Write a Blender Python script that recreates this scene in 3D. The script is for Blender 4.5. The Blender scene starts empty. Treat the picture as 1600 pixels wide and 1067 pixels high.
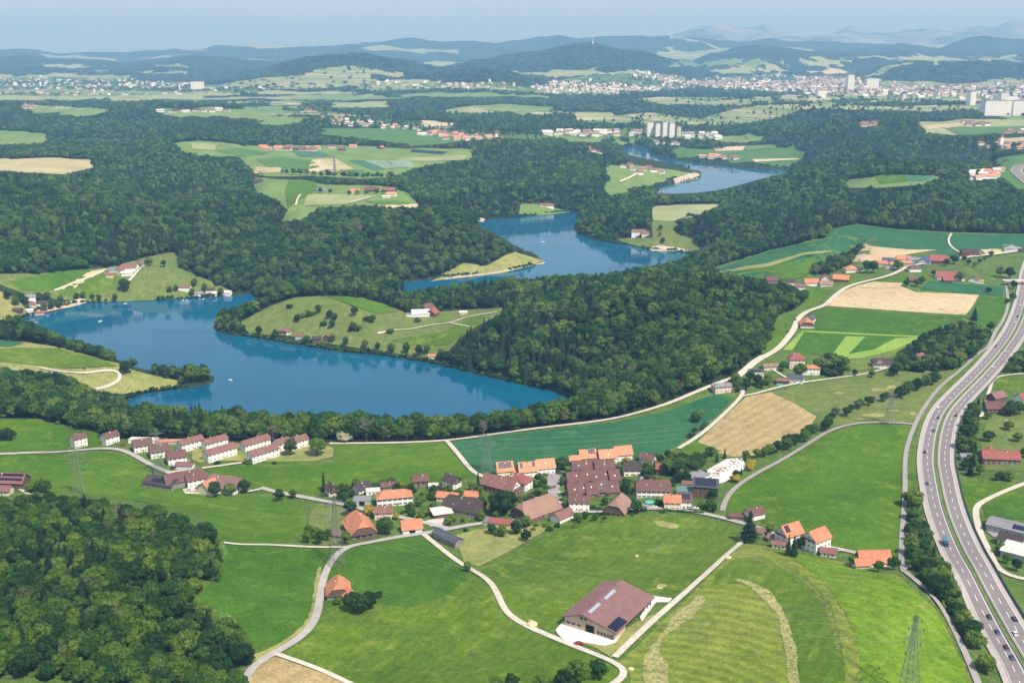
import bpy, bmesh, math, random
import numpy as np
from mathutils import Vector, Matrix
from mathutils.geometry import delaunay_2d_cdt

# ------------------------------------------------------------------ camera, world, sun, exposure
S = bpy.context.scene
C = S.collection
CZ, F, PITCH = 370.0, 1700.0, math.radians(15.0)
CP, SP = math.cos(PITCH), math.sin(PITCH)
cam = bpy.data.objects.new('camera', bpy.data.cameras.new('camera'))
C.objects.link(cam)
cam.location = (0, 0, CZ); cam.rotation_euler = (math.pi/2-PITCH, 0, 0)
cam.data.sensor_width = 36.0; cam.data.lens = F/1600*36
cam.data.clip_start = 1.0; cam.data.clip_end = 200000.0
S.camera = cam
SUN_EL = math.radians(56); SUN_DIR = Vector((0.62, -0.78, 0)).normalized()
W = bpy.data.worlds.new('World'); S.world = W; W.use_nodes = True
wn = W.node_tree.nodes; wl = W.node_tree.links
bg = wn['Background']; bg.inputs['Strength'].default_value = 0.12
sky = wn.new('ShaderNodeTexSky'); sky.sky_type = 'NISHITA'; sky.sun_disc = False
sky.sun_elevation = SUN_EL; sky.sun_rotation = math.atan2(SUN_DIR.x, SUN_DIR.y)
sky.altitude = 900; sky.air_density = 1.0; sky.dust_density = 2.6; sky.ozone_density = 1.1
tcw = wn.new('ShaderNodeTexCoord'); mpw = wn.new('ShaderNodeMapping'); mpw.inputs['Scale'].default_value = (1.0, 1.0, 9.0)
wl.new(tcw.outputs['Generated'], mpw.inputs['Vector'])
cn_ = wn.new('ShaderNodeTexNoise'); cn_.inputs['Scale'].default_value = 5.0; cn_.inputs['Detail'].default_value = 6; cn_.inputs['Roughness'].default_value = .6
wl.new(mpw.outputs[0], cn_.inputs['Vector'])
cr_ = wn.new('ShaderNodeValToRGB'); cr_.color_ramp.elements[0].position = .5; cr_.color_ramp.elements[1].position = .78
cr_.color_ramp.elements[0].color = (.20, .20, .20, 1); cr_.color_ramp.elements[1].color = (.42, .42, .42, 1)
wl.new(cn_.outputs['Fac'], cr_.inputs[0])
mx_ = wn.new('ShaderNodeMix'); mx_.data_type = 'RGBA'; mx_.inputs[7].default_value = (9.0, 9.0, 9.6, 1)
wl.new(cr_.outputs[0], mx_.inputs[0]); wl.new(sky.outputs[0], mx_.inputs[6]); wl.new(mx_.outputs[2], bg.inputs['Color'])
sd = bpy.data.lights.new('sun', 'SUN'); sd.energy = 5.0; sd.angle = math.radians(0.5); sd.color = (1.0, 0.95, 0.87)
sun = bpy.data.objects.new('sun', sd); C.objects.link(sun)
sv = Vector((SUN_DIR.x*math.cos(SUN_EL), SUN_DIR.y*math.cos(SUN_EL), math.sin(SUN_EL)))
sun.rotation_euler = sv.to_track_quat('Z', 'Y').to_euler(); sun.location = (0, 0, 500)
S.view_settings.view_transform = 'Standard'; S.view_settings.look = 'None'
S.view_settings.gamma = 1.0; S.view_settings.exposure = 0.38; S.view_settings.use_curve_mapping = False
cy = S.cycles
cy.max_bounces = 4; cy.diffuse_bounces = 2; cy.glossy_bounces = 2; cy.transmission_bounces = 2; cy.volume_bounces = 0
cy.transparent_max_bounces = 4; cy.caustics_reflective = False; cy.caustics_refractive = False
cy.use_denoising = True
try: cy.denoiser = 'OPENIMAGEDENOISE'; cy.denoising_prefilter = 'ACCURATE'
except Exception: pass
cy.use_adaptive_sampling = True; cy.adaptive_threshold = 0.012
cy.volume_max_steps = 64

HAZE = 8.0e-5
def ordinal(k):
    o = ['first','second','third','fourth','fifth','sixth','seventh','eighth','ninth','tenth','eleventh','twelfth','thirteenth','fourteenth','fifteenth','sixteenth','seventeenth','eighteenth','nineteenth']
    if k < 19: return o[k]
    t, u = divmod(k+1, 10); return {2: ('twentieth', 'twenty'), 3: ('thirtieth', 'thirty')}[t][0] if u == 0 else {2: 'twenty', 3: 'thirty'}[t]+'-'+o[u-1]
rnd = random.Random(7)
rng = np.random.default_rng(11)

# ------------------------------------------------------------------ numeric helpers
def vnoise(x, y, seed=0):
    xi = np.floor(x).astype(np.int64); yi = np.floor(y).astype(np.int64)
    xf = x-xi; yf = y-yi
    def hsh(a, b):
        n = (a*374761393 + b*668265263 + seed*974634777) & 0x7fffffff
        n = ((n ^ (n >> 13))*1274126177) & 0x7fffffff
        return ((n ^ (n >> 16)) & 0xffff)/65535.0
    u = xf*xf*(3-2*xf); v = yf*yf*(3-2*yf)
    return (hsh(xi, yi)*(1-u)+hsh(xi+1, yi)*u)*(1-v)+(hsh(xi, yi+1)*(1-u)+hsh(xi+1, yi+1)*u)*v
def fbm(x, y, o=4, seed=0):
    s = 0; a = 1; t = 0
    for k in range(o):
        s = s+a*vnoise(x*2**k, y*2**k, seed+k*17); t += a; a *= .5
    return s/t-.5
def project(x, y, z):
    d = y*CP+(CZ-z)*SP; v = (z-CZ)*CP+y*SP
    d = np.maximum(d, 1e-3)
    return 800+F*x/d, 533.5-F*v/d, d
def ray(px, py):
    a = (np.asarray(px, float)-800)/F; b = (533.5-np.asarray(py, float))/F
    return a, CP+b*SP, -SP+b*CP
def onplane(px, py, z=0.0):
    dx, dy, dz = ray(px, py); t = (z-CZ)/dz
    return dx*t, dy*t
def inpoly(x, y, poly):
    x = np.asarray(x); y = np.asarray(y); r = np.zeros(x.shape, bool)
    n = len(poly)
    for i in range(n):
        x1, y1 = poly[i]; x2, y2 = poly[(i+1) % n]
        if y1 == y2: continue
        c = ((y1 > y) != (y2 > y)) & (x < (x2-x1)*(y-y1)/(y2-y1)+x1)
        r ^= c
    return r
def polydist(x, y, poly):
    d = np.full(x.shape, 1e18)
    n = len(poly)
    for i in range(n):
        x1, y1 = poly[i]; x2, y2 = poly[(i+1) % n]
        dx, dy = x2-x1, y2-y1; L = dx*dx+dy*dy+1e-9
        t = np.clip(((x-x1)*dx+(y-y1)*dy)/L, 0, 1)
        d = np.minimum(d, (x-x1-t*dx)**2+(y-y1-t*dy)**2)
    return np.sqrt(d)
def smooth_ring(pts, it=2):
    for _ in range(it):
        q = []
        for i in range(len(pts)):
            a = pts[i]; b = pts[(i+1) % len(pts)]
            q.append((a[0]*.75+b[0]*.25, a[1]*.75+b[1]*.25)); q.append((a[0]*.25+b[0]*.75, a[1]*.25+b[1]*.75))
        pts = q
    return pts

# ------------------------------------------------------------------ open land, all traced on the ground
OPEN_FG = [(-260,652),(60,654),(110,667),(165,680),(200,686),(330,690),(450,691),(600,692),(690,688),(760,679),(850,667),(960,654),(1040,634),
(1090,612),(1120,602),(1150,595),(1165,583),(1185,562),(1195,545),(1205,520),(1212,495),(1250,478),(1262,462),(1255,452),(1235,440),(1190,437),(1140,432),
(1115,425),(1115,418),(1200,392),(1290,372),(1297,358),(1340,350),(1400,358),(1480,363),(1600,366),(1900,370),(1900,1180),(-260,1180)]
OPENS = []   # (polygon, material, label)
def op(name, label, mat, *pts): OPENS.append((list(pts), mat, label, name))
op('pasture','green shore pasture with a farm on the far left hill','scrub',(-60,428),(60,428),(170,418),(230,402),(265,395),(280,394),(278,418),(330,440),(362,455),(330,458),(290,466),(200,471),(142,472),(80,467),(60,457),(45,462),(0,445),(-60,450))
op('pasture','dry slope by the cabins at the left shore','dry',(-60,455),(0,455),(30,470),(45,490),(15,500),(-60,500))
op('meadow','sunny meadow on the left headland in the lake','dry',(-60,527),(40,535),(90,542),(160,562),(190,569),(205,578),(245,588),(290,597),(270,605),(220,612),(190,616),(150,612),(100,585),(-60,572))
op('meadow','grassy hill on the central peninsula','scrub',(375,503),(420,480),(460,465),(510,462),(570,466),(625,485),(640,492),(700,486),(780,481),(815,478),(775,495),(725,520),(702,548),(670,560),(600,550),(520,538),(450,525),(390,522))
op('meadow','pale meadow on the spit between the lake arms','dry',(672,440),(700,424),(725,411),(760,416),(788,400),(805,394),(851,408),(830,416),(780,426),(720,433))
op('field','tan strips and pale fields at the far left clearing','fc',(-60,249),(60,247),(140,250),(148,262),(100,273),(-60,264))
op('field','pale green field at the far left edge','fa',(-60,204),(75,206),(72,222),(0,227),(-60,228))
op('field','light field behind the left ridge','fa',(40,167),(150,169),(170,176),(140,180),(60,179))
op('field','long light green field behind the left wood','fa',(245,172),(440,171),(452,178),(400,188),(345,182),(255,183))
op('farmland','patchwork of striped fields beyond the left woods','fa',(270,223),(330,222),(420,229),(520,228),(620,232),(745,234),(738,248),(650,262),(612,278),(560,281),(480,276),(400,276),(380,250),(290,238))
op('meadow','green meadows around the small far hamlet','fa',(395,279),(480,282),(510,289),(600,291),(640,303),(658,326),(560,322),(500,325),(470,345),(440,347),(450,328),(425,310),(398,298))
op('farmland','fields in front of the far red-roofed village','fb',(500,200),(620,203),(700,210),(745,216),(700,224),(640,228),(560,215),(505,212))
op('field','tan field above the far village','ff',(655,191),(710,192),(707,201),(657,200))
op('field','pale green hilltop field beyond the village','fa',(712,167),(780,163),(850,167),(862,172),(848,180),(800,176),(720,170))
op('field','light strip of far fields at centre left','fe',(520,161),(605,159),(612,168),(522,169))
op('field','pale valley fields below the far left hill','fe',(565,126),(640,125),(690,128),(680,139),(600,138))
op('field','pale fields in front of the white blocks','fa',(850,206),(880,214),(985,214),(965,223),(868,222))
op('field','green fields on the far shore with tan strips','fb',(1052,236),(1130,231),(1215,224),(1252,234),(1257,250),(1225,260),(1160,260),(1060,246))
op('field','light meadow right of the white blocks','fa',(1120,212),(1165,216),(1170,223),(1130,222))
op('field','broad pale fields on the right plateau','fe',(1430,193),(1500,187),(1620,187),(1700,190),(1700,203),(1560,209),(1500,213),(1440,207))
op('field','tan field behind the church village','fc',(1560,214),(1640,210),(1640,219),(1572,223))
op('field','three green plots in a clearing on the right','fa',(1318,281),(1400,274),(1475,275),(1440,289),(1380,294),(1325,294))
op('field','bright field beside the far motorway bend','fb',(1545,250),(1600,243),(1680,243),(1680,300),(1590,296),(1570,280),(1555,272))
op('meadow','shore meadow left of the upper lake','fa',(937,257),(962,259),(1000,270),(1000,292),(975,302),(950,306),(945,296),(960,284))
op('meadow','low green peninsula in the upper lake','fa',(972,254),(1000,260),(1050,265),(1088,268),(1094,273),(1050,284),(1000,292),(995,275))
op('meadow','pale field on the small wooded headland','fe',(1018,323),(1060,320),(1132,319),(1105,330),(1085,340),(1050,346),(1020,345))
op('meadow','orchard slope on the small headland','scrub',(1018,346),(1050,346),(1062,350),(1052,358),(1058,366),(1088,376),(1095,392),(1015,390),(985,382),(962,374),(985,372),(1020,372))
op('clearing','grassy bank by the far lakeside houses','fa',(815,322),(850,318),(880,328),(895,331),(850,336),(812,336))
op('beach','small landing on the far shore','beach',(742,341),(760,343),(755,347),(742,346))
op('farmland','long pale field strips before the left town','fe',(-60,150),(120,151),(260,149),(330,152),(420,152),(500,151),(500,155),(380,157),(200,156),(60,157),(-60,156))
op('field','light strip behind the left plain','fe',(420,160),(470,161),(470,165),(425,165))
op('field','green fields left of the far village','fa',(400,188),(455,180),(470,190),(440,196),(410,195))
op('field','pale valley meadow under the far left ridge','fe',(-60,118),(60,118),(110,113),(120,118),(180,121),(60,124),(-60,125))
op('field','small light clearings on the right slopes','fa',(1560,182),(1620,184),(1620,186),(1565,186))
op('field','pale patches above the city','fe',(1100,108),(1180,104),(1240,108),(1200,114),(1120,116))
op('field','tan field on the slope above the city','ff',(1260,112),(1310,110),(1330,114),(1280,117))
op('field','light slope under the mast hill','fe',(830,117),(905,108),(960,112),(1030,112),(1000,118),(900,120))
op('farmland','wide light plain left below the ridges','fe',(-60,139),(120,140),(200,143),(340,146),(440,143),(560,146),(560,149),(420,148),(300,151),(200,147),(60,146),(-60,145))
op('farmland','light strip of plain under the round wooded hill','fa',(430,150),(520,149),(600,152),(640,153),(600,156),(520,157),(440,156))
op('field','light strip between the woods in the centre','fa',(620,148),(760,147),(860,150),(860,153),(760,152),(640,152))
op('field','small hill field left of the far blocks','fe',(1005,190),(1045,188),(1050,193),(1010,195))
op('field','light clearing above the orange shore roofs','fa',(1165,212),(1195,216),(1190,221),(1170,222))
op('farmland','light farmland on the slopes right of the mast hill','fa',(1040,98),(1100,94),(1180,95),(1230,98),(1180,101),(1100,102),(1050,105))
op('farmland','pale slope fields above the city','fe',(1240,96),(1290,92),(1340,95),(1320,101),(1260,102))
op('farmland','pale hill farmland on the far right','fe',(1330,90),(1420,88),(1500,92),(1600,92),(1600,95),(1480,96),(1400,94))
op('field','bright field high on the far left ridge','fe',(60,104),(110,102),(160,104),(120,107))
op('field','light field patch on the far left slope','fe',(200,113),(260,112),(300,115),(240,117))
op('field','light field patch under the blue skyline','fe',(640,98),(690,96),(720,99),(680,102))
# towns
TOWNS = [('far left town', [(-40,122),(100,120),(210,125),(330,133),(420,138),(425,147),(300,147),(200,150),(60,150),(-40,148)]),
 ('valley town', [(575,128),(700,130),(790,128),(830,138),(900,120),(1000,112),(1090,122),(1090,140),(1020,145),(900,150),(760,142),(600,138)]),
 ('city', [(1080,122),(1200,118),(1300,120),(1350,128),(1420,130),(1600,135),(1720,140),(1720,166),(1560,164),(1500,160),(1350,152),(1240,148),(1090,140)])]
VILL = [('village', [(440,170),(500,172),(560,180),(640,190),(780,205),(880,215),(890,222),(800,221),(690,216),(600,200),(500,192),(450,188)]),
 ('blocks', [(845,207),(880,203),(960,205),(1000,198),(1120,206),(1125,216),(1100,221),(990,221),(870,213)])]
FG_WOODS = [
 ('lower left wood', [(-260,772),(80,772),(180,782),(240,790),(300,808),(340,832),(355,865),(343,895),(320,915),(296,938),(325,945),(360,960),(392,1000),(392,1030),(384,1067),(384,1180),(-260,1180)]),
 ('motorway belt', [(1418,770),(1434,765),(1447,815),(1466,862),(1486,902),(1508,945),(1533,1000),(1556,1045),(1580,1090),(1550,1090),(1512,1015),(1483,962),(1450,925),(1424,885),(1414,840)]),
 ('stream wood', [(1395,560),(1425,535),(1462,510),(1505,500),(1520,505),(1548,520),(1552,532),(1538,548),(1508,572),(1470,582),(1415,582),(1385,570)]),
 ('east belt', [(1500,742),(1492,700),(1503,655),(1516,620),(1536,590),(1549,585),(1546,602),(1530,640),(1524,680),(1530,705),(1520,738)]),
 ('east wood', [(1560,575),(1578,552),(1700,500),(1700,587),(1565,584)]),
 ('east grove', [(1505,748),(1520,738),(1596,737),(1596,752),(1510,752)]),
 ('village wood', [(1300,400),(1330,392),(1345,378),(1352,385),(1338,402),(1322,418),(1290,430),(1262,432),(1270,415)]),
 ('mansion grove', [(1272,585),(1276,562),(1295,553),(1318,560),(1322,585),(1300,592)]),
 ('path hedge', [(1070,655),(1095,640),(1108,650),(1100,662),(1078,668)]),
 ('lawn trees', [(1035,725),(1055,702),(1075,712),(1095,705),(1110,695),(1140,697),(1140,706),(1108,712),(1098,730),(1090,748),(1066,755),(1040,745)]),
 ('left edge grove', [(-40,672),(25,672),(28,686),(10,692),(-40,694)]),
]
CLS = np.zeros((1120, 1600), np.uint8)      # 1 open land or water as seen in the photograph
_py, _px = np.mgrid[0:1120, 0:1600]
def paint(poly, v):
    xs = [p[0] for p in poly]; ys = [p[1] for p in poly]
    x0, x1, y0, y1 = int(max(0, min(xs))), int(min(1599, max(xs)))+1, int(max(0, min(ys))), int(min(1119, max(ys)))+1
    if x1 <= x0 or y1 <= y0: return
    sub = CLS[y0:y1, x0:x1]; m = inpoly(_px[y0:y1, x0:x1]+.5, _py[y0:y1, x0:x1]+.5, poly); sub[m] = v
VIS_WATER = [(40,503),(75,490),(110,480),(180,473),(290,469),(400,462),(415,462),(395,472),(345,488),(330,505),(335,520),(400,532),(500,548),(600,560),(700,578),(820,606),(885,622),
 (850,632),(800,640),(760,645),(740,640),(700,648),(640,655),(560,650),(480,648),(440,640),(330,628),(250,622),(205,624),(215,620),(250,612),(335,603),(337,590),(330,568),(300,570),(260,573),(215,565),(160,545),(100,528),(60,512)]
VIS_W2 = [(735,348),(780,343),(905,333),(898,360),(930,378),(1000,388),(1080,395),(1065,408),(1000,420),(940,430),(880,433),(850,430),(830,418),(850,410),(840,396),(795,378),(770,365)]
VIS_W3 = [(600,449),(690,440),(790,428),(850,424),(880,433),(780,437),(700,447),(640,456)]
VIS_W4 = [(970,232),(1010,230),(1016,240),(1080,256),(1190,267),(1240,266),(1180,287),(1110,300),(1060,306),(1018,303),(1050,288),(1092,281),(1098,273),(1050,263),(1000,255),(972,247)]
paint(OPEN_FG, 1)
for w in FG_WOODS: paint(w[1], 0)
for o_ in OPENS: paint(o_[0], 1)
for t_ in TOWNS+VILL: paint(t_[1], 2)
for v_ in (VIS_WATER, VIS_W2, VIS_W3, VIS_W4): paint(v_, 1)
def clsat(px, py):
    i = np.clip(np.round(px).astype(int), 0, 1599); j = np.clip(np.round(py).astype(int), 0, 1119)
    return CLS[j, i]

# ------------------------------------------------------------------ the lake shores (level of the water = 0)
LAKE1 = [(20,503),(50,493),(75,489),(100,483),(110,477),(140,473),(180,472),(235,470),(290,467),(360,463),(400,458),(480,452),(560,449),
 (600,446),(660,438),(695,434),(740,430),(790,424),(830,417),(851,411),(846,404),(820,394),(800,385),(772,370),(748,358),(733,348),(780,342),(830,337),
 (908,329),(900,345),(898,360),(920,374),(985,384),(1015,391),(1060,393),(1100,399),(1085,414),(1020,434),(950,445),(850,456),(760,463),(700,470),
 (640,471),(600,467),(500,469),(430,478),(380,488),(345,499),(330,513),(345,522),(400,528),(450,537),(500,545),(540,551),(600,556),(650,564),(700,573),(760,589),
 (820,602),(870,613),(892,622),(905,640),(885,665),(830,688),(700,704),(560,706),(500,702),(440,694),(350,688),(280,684),(228,668),(200,648),(190,628),(218,617),
 (250,612),(290,607),(330,601),(339,590),(322,582),(265,587),(210,574),(160,556),(100,538),(60,522),(30,513)]
LAKE2 = [(966,236),(985,228),(1012,229),(1016,239),(1032,246),(1080,254),(1150,261),(1190,265),(1246,264),(1240,276),(1180,292),(1120,312),(1060,320),
 (1010,312),(1005,303),(1020,296),(1050,287),(1090,281),(1098,273),(1090,267),(1050,263),(1000,257),(975,251),(960,244)]
def ringw(r, it=2): return [tuple(float(q) for q in onplane(a, b)) for a, b in smooth_ring(r, it)]
LK = [ringw(LAKE1), ringw(LAKE2)]
# ------------------------------------------------------------------ heights (px, py, metres above the lake)
CT = [(600,462,8),(645,462,8),(700,460,8),(750,456,12),(200,682,50),(260,687,50),(320,687,50),(380,687,50),(440,687,50),(250,655,50),(310,655,50),(370,655,50),(430,655,50),(-300,700,60),(0,700,58),(0,800,72),(0,900,82),(200,860,84),(200,1000,92),(380,1050,76),(500,900,67),(600,800,60),(700,780,59),(850,780,58),(700,1000,72),
(950,980,75),(1000,850,66),(1200,950,80),(1400,1000,86),(1300,850,70),(1550,1000,72),(1500,800,64),(1440,700,61),(1300,750,62),(1200,650,58),(1100,640,54),
(600,705,50),(400,725,50),(250,720,50),(900,690,50),(500,740,54),(1600,800,66),(800,1150,80),(0,1200,100),(1600,1200,75),(1400,600,62),(1350,500,70),(1450,430,75),
(1580,480,66),(1300,380,74),(1200,420,66),(1500,370,76),(1150,500,72),(1000,520,66),(900,520,56),(800,500,46),(900,580,50),(1100,560,66),(1050,450,52),(1700,500,70),
(560,468,46),(480,500,24),(600,490,34),(700,500,34),(760,490,40),(430,490,24),(650,540,14),(350,505,8),(60,565,26),(150,590,18),(260,600,8),(320,592,5),(-100,560,40),
(60,640,46),(0,610,44),(130,650,44),(200,430,34),(130,445,26),(265,398,48),(0,440,34),(90,405,62),(160,335,95),(50,300,98),(300,345,88),(400,370,66),
(550,370,66),(660,385,50),(400,300,92),(250,260,98),(350,420,46),(480,430,34),(500,290,84),(550,250,86),(400,230,90),(650,235,86),(850,270,78),(800,300,68),
(700,330,58),(900,300,56),(955,285,24),(600,310,78),(450,320,70),(960,345,34),(1070,335,34),(1050,365,18),(1000,370,30),(1150,240,14),(1100,225,16),(1000,213,40),(1200,240,18),(1300,225,96),
(1250,290,90),(1400,300,96),(1180,330,48),(1160,308,22),(1230,292,34),(1400,280,98),(1400,200,104),(1550,200,106),(1500,182,104),(1200,180,92),(1000,185,86),(800,180,86),(500,200,82),
(200,200,98),(0,200,98),(0,165,82),(400,165,82),(800,150,86),(1200,150,84),(1600,150,88),(1700,250,100),(-100,300,98),(400,128,82),(1000,128,90),(1600,120,95),(0,120,82),(-100,450,40)]
CT = np.array(CT, float)
# ridges: distance, near reach, far reach, [(px, py of the crest)]
RID = [
 (8000, 900, 900, [(560,142),(650,126),(700,112),(760,111),(820,124),(880,138),(960,146)]),
 (9600, 1500, 1500, [(250,140),(380,122),(450,100),(520,89),(575,86),(640,97),(700,110),(760,118),(840,132),(900,146)]),
 (9600, 1000, 2500, [(1290,140),(1340,122),(1380,107),(1450,99),(1540,101),(1600,106),(1750,110)]),
 (10800, 1400, 1700, [(640,140),(700,112),(740,97),(790,87),(850,82),(895,75),(925,68),(960,75),(1000,82),(1040,94),(1080,108),(1150,130)]),
 (13000, 1900, 1500, [(-150,99),(0,96),(100,92),(200,97),(300,90),(400,97),(500,100),(640,96),(700,100),(850,104),(1000,100),(1080,92),(1110,78),(1180,73),(1260,79),(1330,84),(1400,82),(1480,88),(1600,86),(1750,84)]),
 (15000, 1200, 1500, [(1250,95),(1340,74),(1400,70),(1460,78),(1500,64),(1530,58),(1570,62),(1620,70),(1750,76)]),
 (17500, 2300, 2500, [(-200,84),(0,80),(60,78),(100,83),(200,85),(300,80),(350,75),(420,74),(500,71),(560,68),(620,64),(700,66),(760,64),(820,60),(870,52),(900,58),(960,58),(1000,55),(1060,57),(1100,63),(1150,68),(1250,67),(1330,70),(1450,72),(1600,72),(1800,74)]),
 (24000, 2400, 3500, [(950,72),(1000,62),(1060,55),(1100,44),(1125,40),(1150,47),(1190,42),(1215,52),(1260,56),(1295,52),(1318,45),(1345,52),(1380,54),(1410,47),(1440,50),(1475,37),(1500,42),(1525,34),(1550,41),(1580,31),(1610,36),(1700,30),(1800,38)]),
]
_d = 1-(CLS > 0).astype(float).reshape(140, 8, 200, 8).mean((1, 3))
for _ in range(5):
    _e = np.pad(_d, 1, 'edge'); _d = (_e[:-2, 1:-1]+_e[2:, 1:-1]+_e[1:-1, :-2]+_e[1:-1, 2:]+2*_e[1:-1, 1:-1])/6
DAMP = np.clip((_d-.15)/.7, 0, 1)
def height_raw(x, y):
    px, py, d = project(x, np.maximum(y, 260), 60.0)
    num = np.zeros_like(x); den = np.zeros_like(x)
    vy = np.where(py < 300, 300+(py-300)*2.6, py)
    for cx, cyy, cz in CT:
        cv = 300+(cyy-300)*2.6 if cyy < 300 else cyy
        dd = ((px-cx)/1.6)**2+((vy-cv)*1.2)**2
        w = 1/(dd+900)**2
        num += w*cz; den += w
    hc = num/den
    near = np.clip(1-y/9000, 0, 1)
    dj = DAMP[np.clip((py/8).astype(int), 0, DAMP.shape[0]-1), np.clip((px/8).astype(int), 0, DAMP.shape[1]-1)]
    hc = hc+fbm(x/430, y/430, 2, 5)*(14*np.clip((y-900)/900, .12, 1)*np.maximum(dj, .12)+95*np.clip((y-950)/500, 0, 1)*dj)*np.clip((hc-25)/40, .12, 1)*np.clip((y-1)/1, 0, 1)
    for D, Ln, Lf, cr in RID:
        q = 800+F*x/(np.maximum(y, 300)*CP+280*SP)
        cpx = [c[0] for c in cr]; cpy = [c[1] for c in cr]
        t = np.interp(q, cpx, cpy)
        zt = CZ-D*np.tan(PITCH+np.arctan((t-533.5)/F))
        edge = np.clip(np.minimum(q-cpx[0], cpx[-1]-q)/60, 0, 1)
        s = np.where(y < D, np.exp(-((y-D)/Ln)**2), np.exp(-((y-D)/Lf)**2))
        rough = fbm(x/(D*.045), y/(D*.045), 5, int(D))
        amp = .0125*D
        if D > 20000: amp = 470
        zt2 = zt+rough*amp
        r = 84+(zt2-84)*s+fbm(x/(D*.07)+3, y/(D*.07), 4, 9)*amp*2.2*s*(1-s)*3
        hc = np.where((y > D-3.2*Ln) & (edge > 0), np.maximum(hc, 84+(r-84)*edge), hc)
    m = y < 5200
    xm, ym = x[m], y[m]
    dl = np.full(xm.shape, 1e9); ins = np.zeros(xm.shape, bool)
    for r in LK:
        dl = np.minimum(dl, polydist(xm, ym, r)); ins |= inpoly(xm, ym, r)
    hm = hc[m]
    Wd = 25+1.4*np.maximum(hm, 2)
    t = np.clip(dl/Wd, 0, 1); s = t*t*(3-2*t)*.6+t*.4
    hc[m] = np.where(ins, -np.minimum(5, dl*.35), .3+(np.maximum(hm, 1)-.3)*s)
    return hc
NR, NC, R0, R1, YO = 820, 470, 300.0, 61000.0, 600.0
UM = 0.80
rr = R0*(R1/R0)**(np.arange(NR)/(NR-1)); uu = np.linspace(-UM, UM, NC)
GY = np.repeat((rr-YO)[:, None], NC, 1); GX = rr[:, None]*uu[None, :]
HG = height_raw(GX.ravel().copy(), GY.ravel().copy()).reshape(NR, NC)
LR = math.log(R1/R0)
def H(x, y):
    x = np.asarray(x, float); y = np.asarray(y, float)
    r = np.maximum(y+YO, R0*1.0001)
    a = np.clip(np.log(r/R0)/LR*(NR-1), 0, NR-1.001); b = np.clip((x/r+UM)/(2*UM)*(NC-1), 0, NC-1.001)
    i = a.astype(int); j = b.astype(int)
    # linear inside a cell, in true metres
    fa = (r-rr[i])/(rr[i+1]-rr[i]); fb = b-j
    return (HG[i, j]*(1-fb)+HG[i, j+1]*fb)*(1-fa)+(HG[i+1, j]*(1-fb)+HG[i+1, j+1]*fb)*fa
TS = 330*(1.0125**np.arange(430))
def hit(px, py):
    px = np.atleast_1d(np.asarray(px, float)); py = np.atleast_1d(np.asarray(py, float))
    dx, dy, dz = ray(px, py)
    X = dx[:, None]*TS; Y = dy[:, None]*TS; Z = CZ+dz[:, None]*TS
    below = Z < np.maximum(H(X, Y), 0.0)
    below[:, -1] = True
    k = np.argmax(below, 1); k = np.maximum(k, 1)
    lo = TS[k-1]; hi = TS[k]
    for _ in range(18):
        m = (lo+hi)/2
        b = CZ+dz*m < np.maximum(H(dx*m, dy*m), 0.0)
        hi = np.where(b, m, hi); lo = np.where(b, lo, m)
    return dx*hi, dy*hi
def hit1(px, py):
    a, b = hit([px], [py]); return float(a[0]), float(b[0])
def Hs(x, y): return float(H(np.array([x]), np.array([y]))[0])

# ------------------------------------------------------------------ tagging
def tag(o, label=None, cat=None, group=None, kind=None):
    if label: o['label'] = label
    if cat: o['category'] = cat
    if group: o['group'] = group
    if kind: o['kind'] = kind
    return o
def mesh_obj(name, verts, faces, mats, parent=None, smooth=False, midx=None):
    me = bpy.data.meshes.new(name); me.from_pydata([tuple(v) for v in verts], [], [tuple(f) for f in faces]); me.update()
    for m in (mats if isinstance(mats, (list, tuple)) else [mats]): me.materials.append(m)
    if midx is not None: me.polygons.foreach_set('material_index', list(midx))
    if smooth: me.polygons.foreach_set('use_smooth', [True]*len(me.polygons))
    o = bpy.data.objects.new(name, me); C.objects.link(o)
    if parent: o.parent = parent
    return o
def np_mesh(name, V, Q, mat, smooth=True):
    me = bpy.data.meshes.new(name)
    me.vertices.add(len(V)); me.vertices.foreach_set('co', np.asarray(V, np.float32).ravel())
    k = Q.shape[1]
    me.loops.add(Q.size); me.loops.foreach_set('vertex_index', Q.astype(np.int32).ravel())
    me.polygons.add(len(Q)); me.polygons.foreach_set('loop_start', np.arange(len(Q), dtype=np.int32)*k)
    if smooth: me.polygons.foreach_set('use_smooth', np.ones(len(Q), bool))
    me.update(calc_edges=True)
    if mat: me.materials.append(mat)
    return me

# ------------------------------------------------------------------ materials
def newmat(name, rough=.9, spec=.2):
    m = bpy.data.materials.new(name); m.use_nodes = True
    b = m.node_tree.nodes['Principled BSDF']; b.inputs['Roughness'].default_value = rough
    b.inputs['Specular IOR Level'].default_value = spec
    return m, m.node_tree.nodes, m.node_tree.links, b
def plain(name, col, rough=.85, spec=.25, var=.12, scale=.6, metal=0):
    m, n, l, b = newmat(name, rough, spec)
    b.inputs['Metallic'].default_value = metal
    g = n.new('ShaderNodeNewGeometry'); t = n.new('ShaderNodeTexNoise'); t.inputs['Scale'].default_value = scale; t.inputs['Detail'].default_value = 3
    l.new(g.outputs['Position'], t.inputs['Vector'])
    r = n.new('ShaderNodeValToRGB')
    r.color_ramp.elements[0].position = .3; r.color_ramp.elements[1].position = .7
    r.color_ramp.elements[0].color = [c*(1-var) for c in col]+[1]; r.color_ramp.elements[1].color = [min(1, c*(1+var)) for c in col]+[1]
    l.new(t.outputs['Fac'], r.inputs[0]); l.new(r.outputs[0], b.inputs['Base Color'])
    return m
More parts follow.
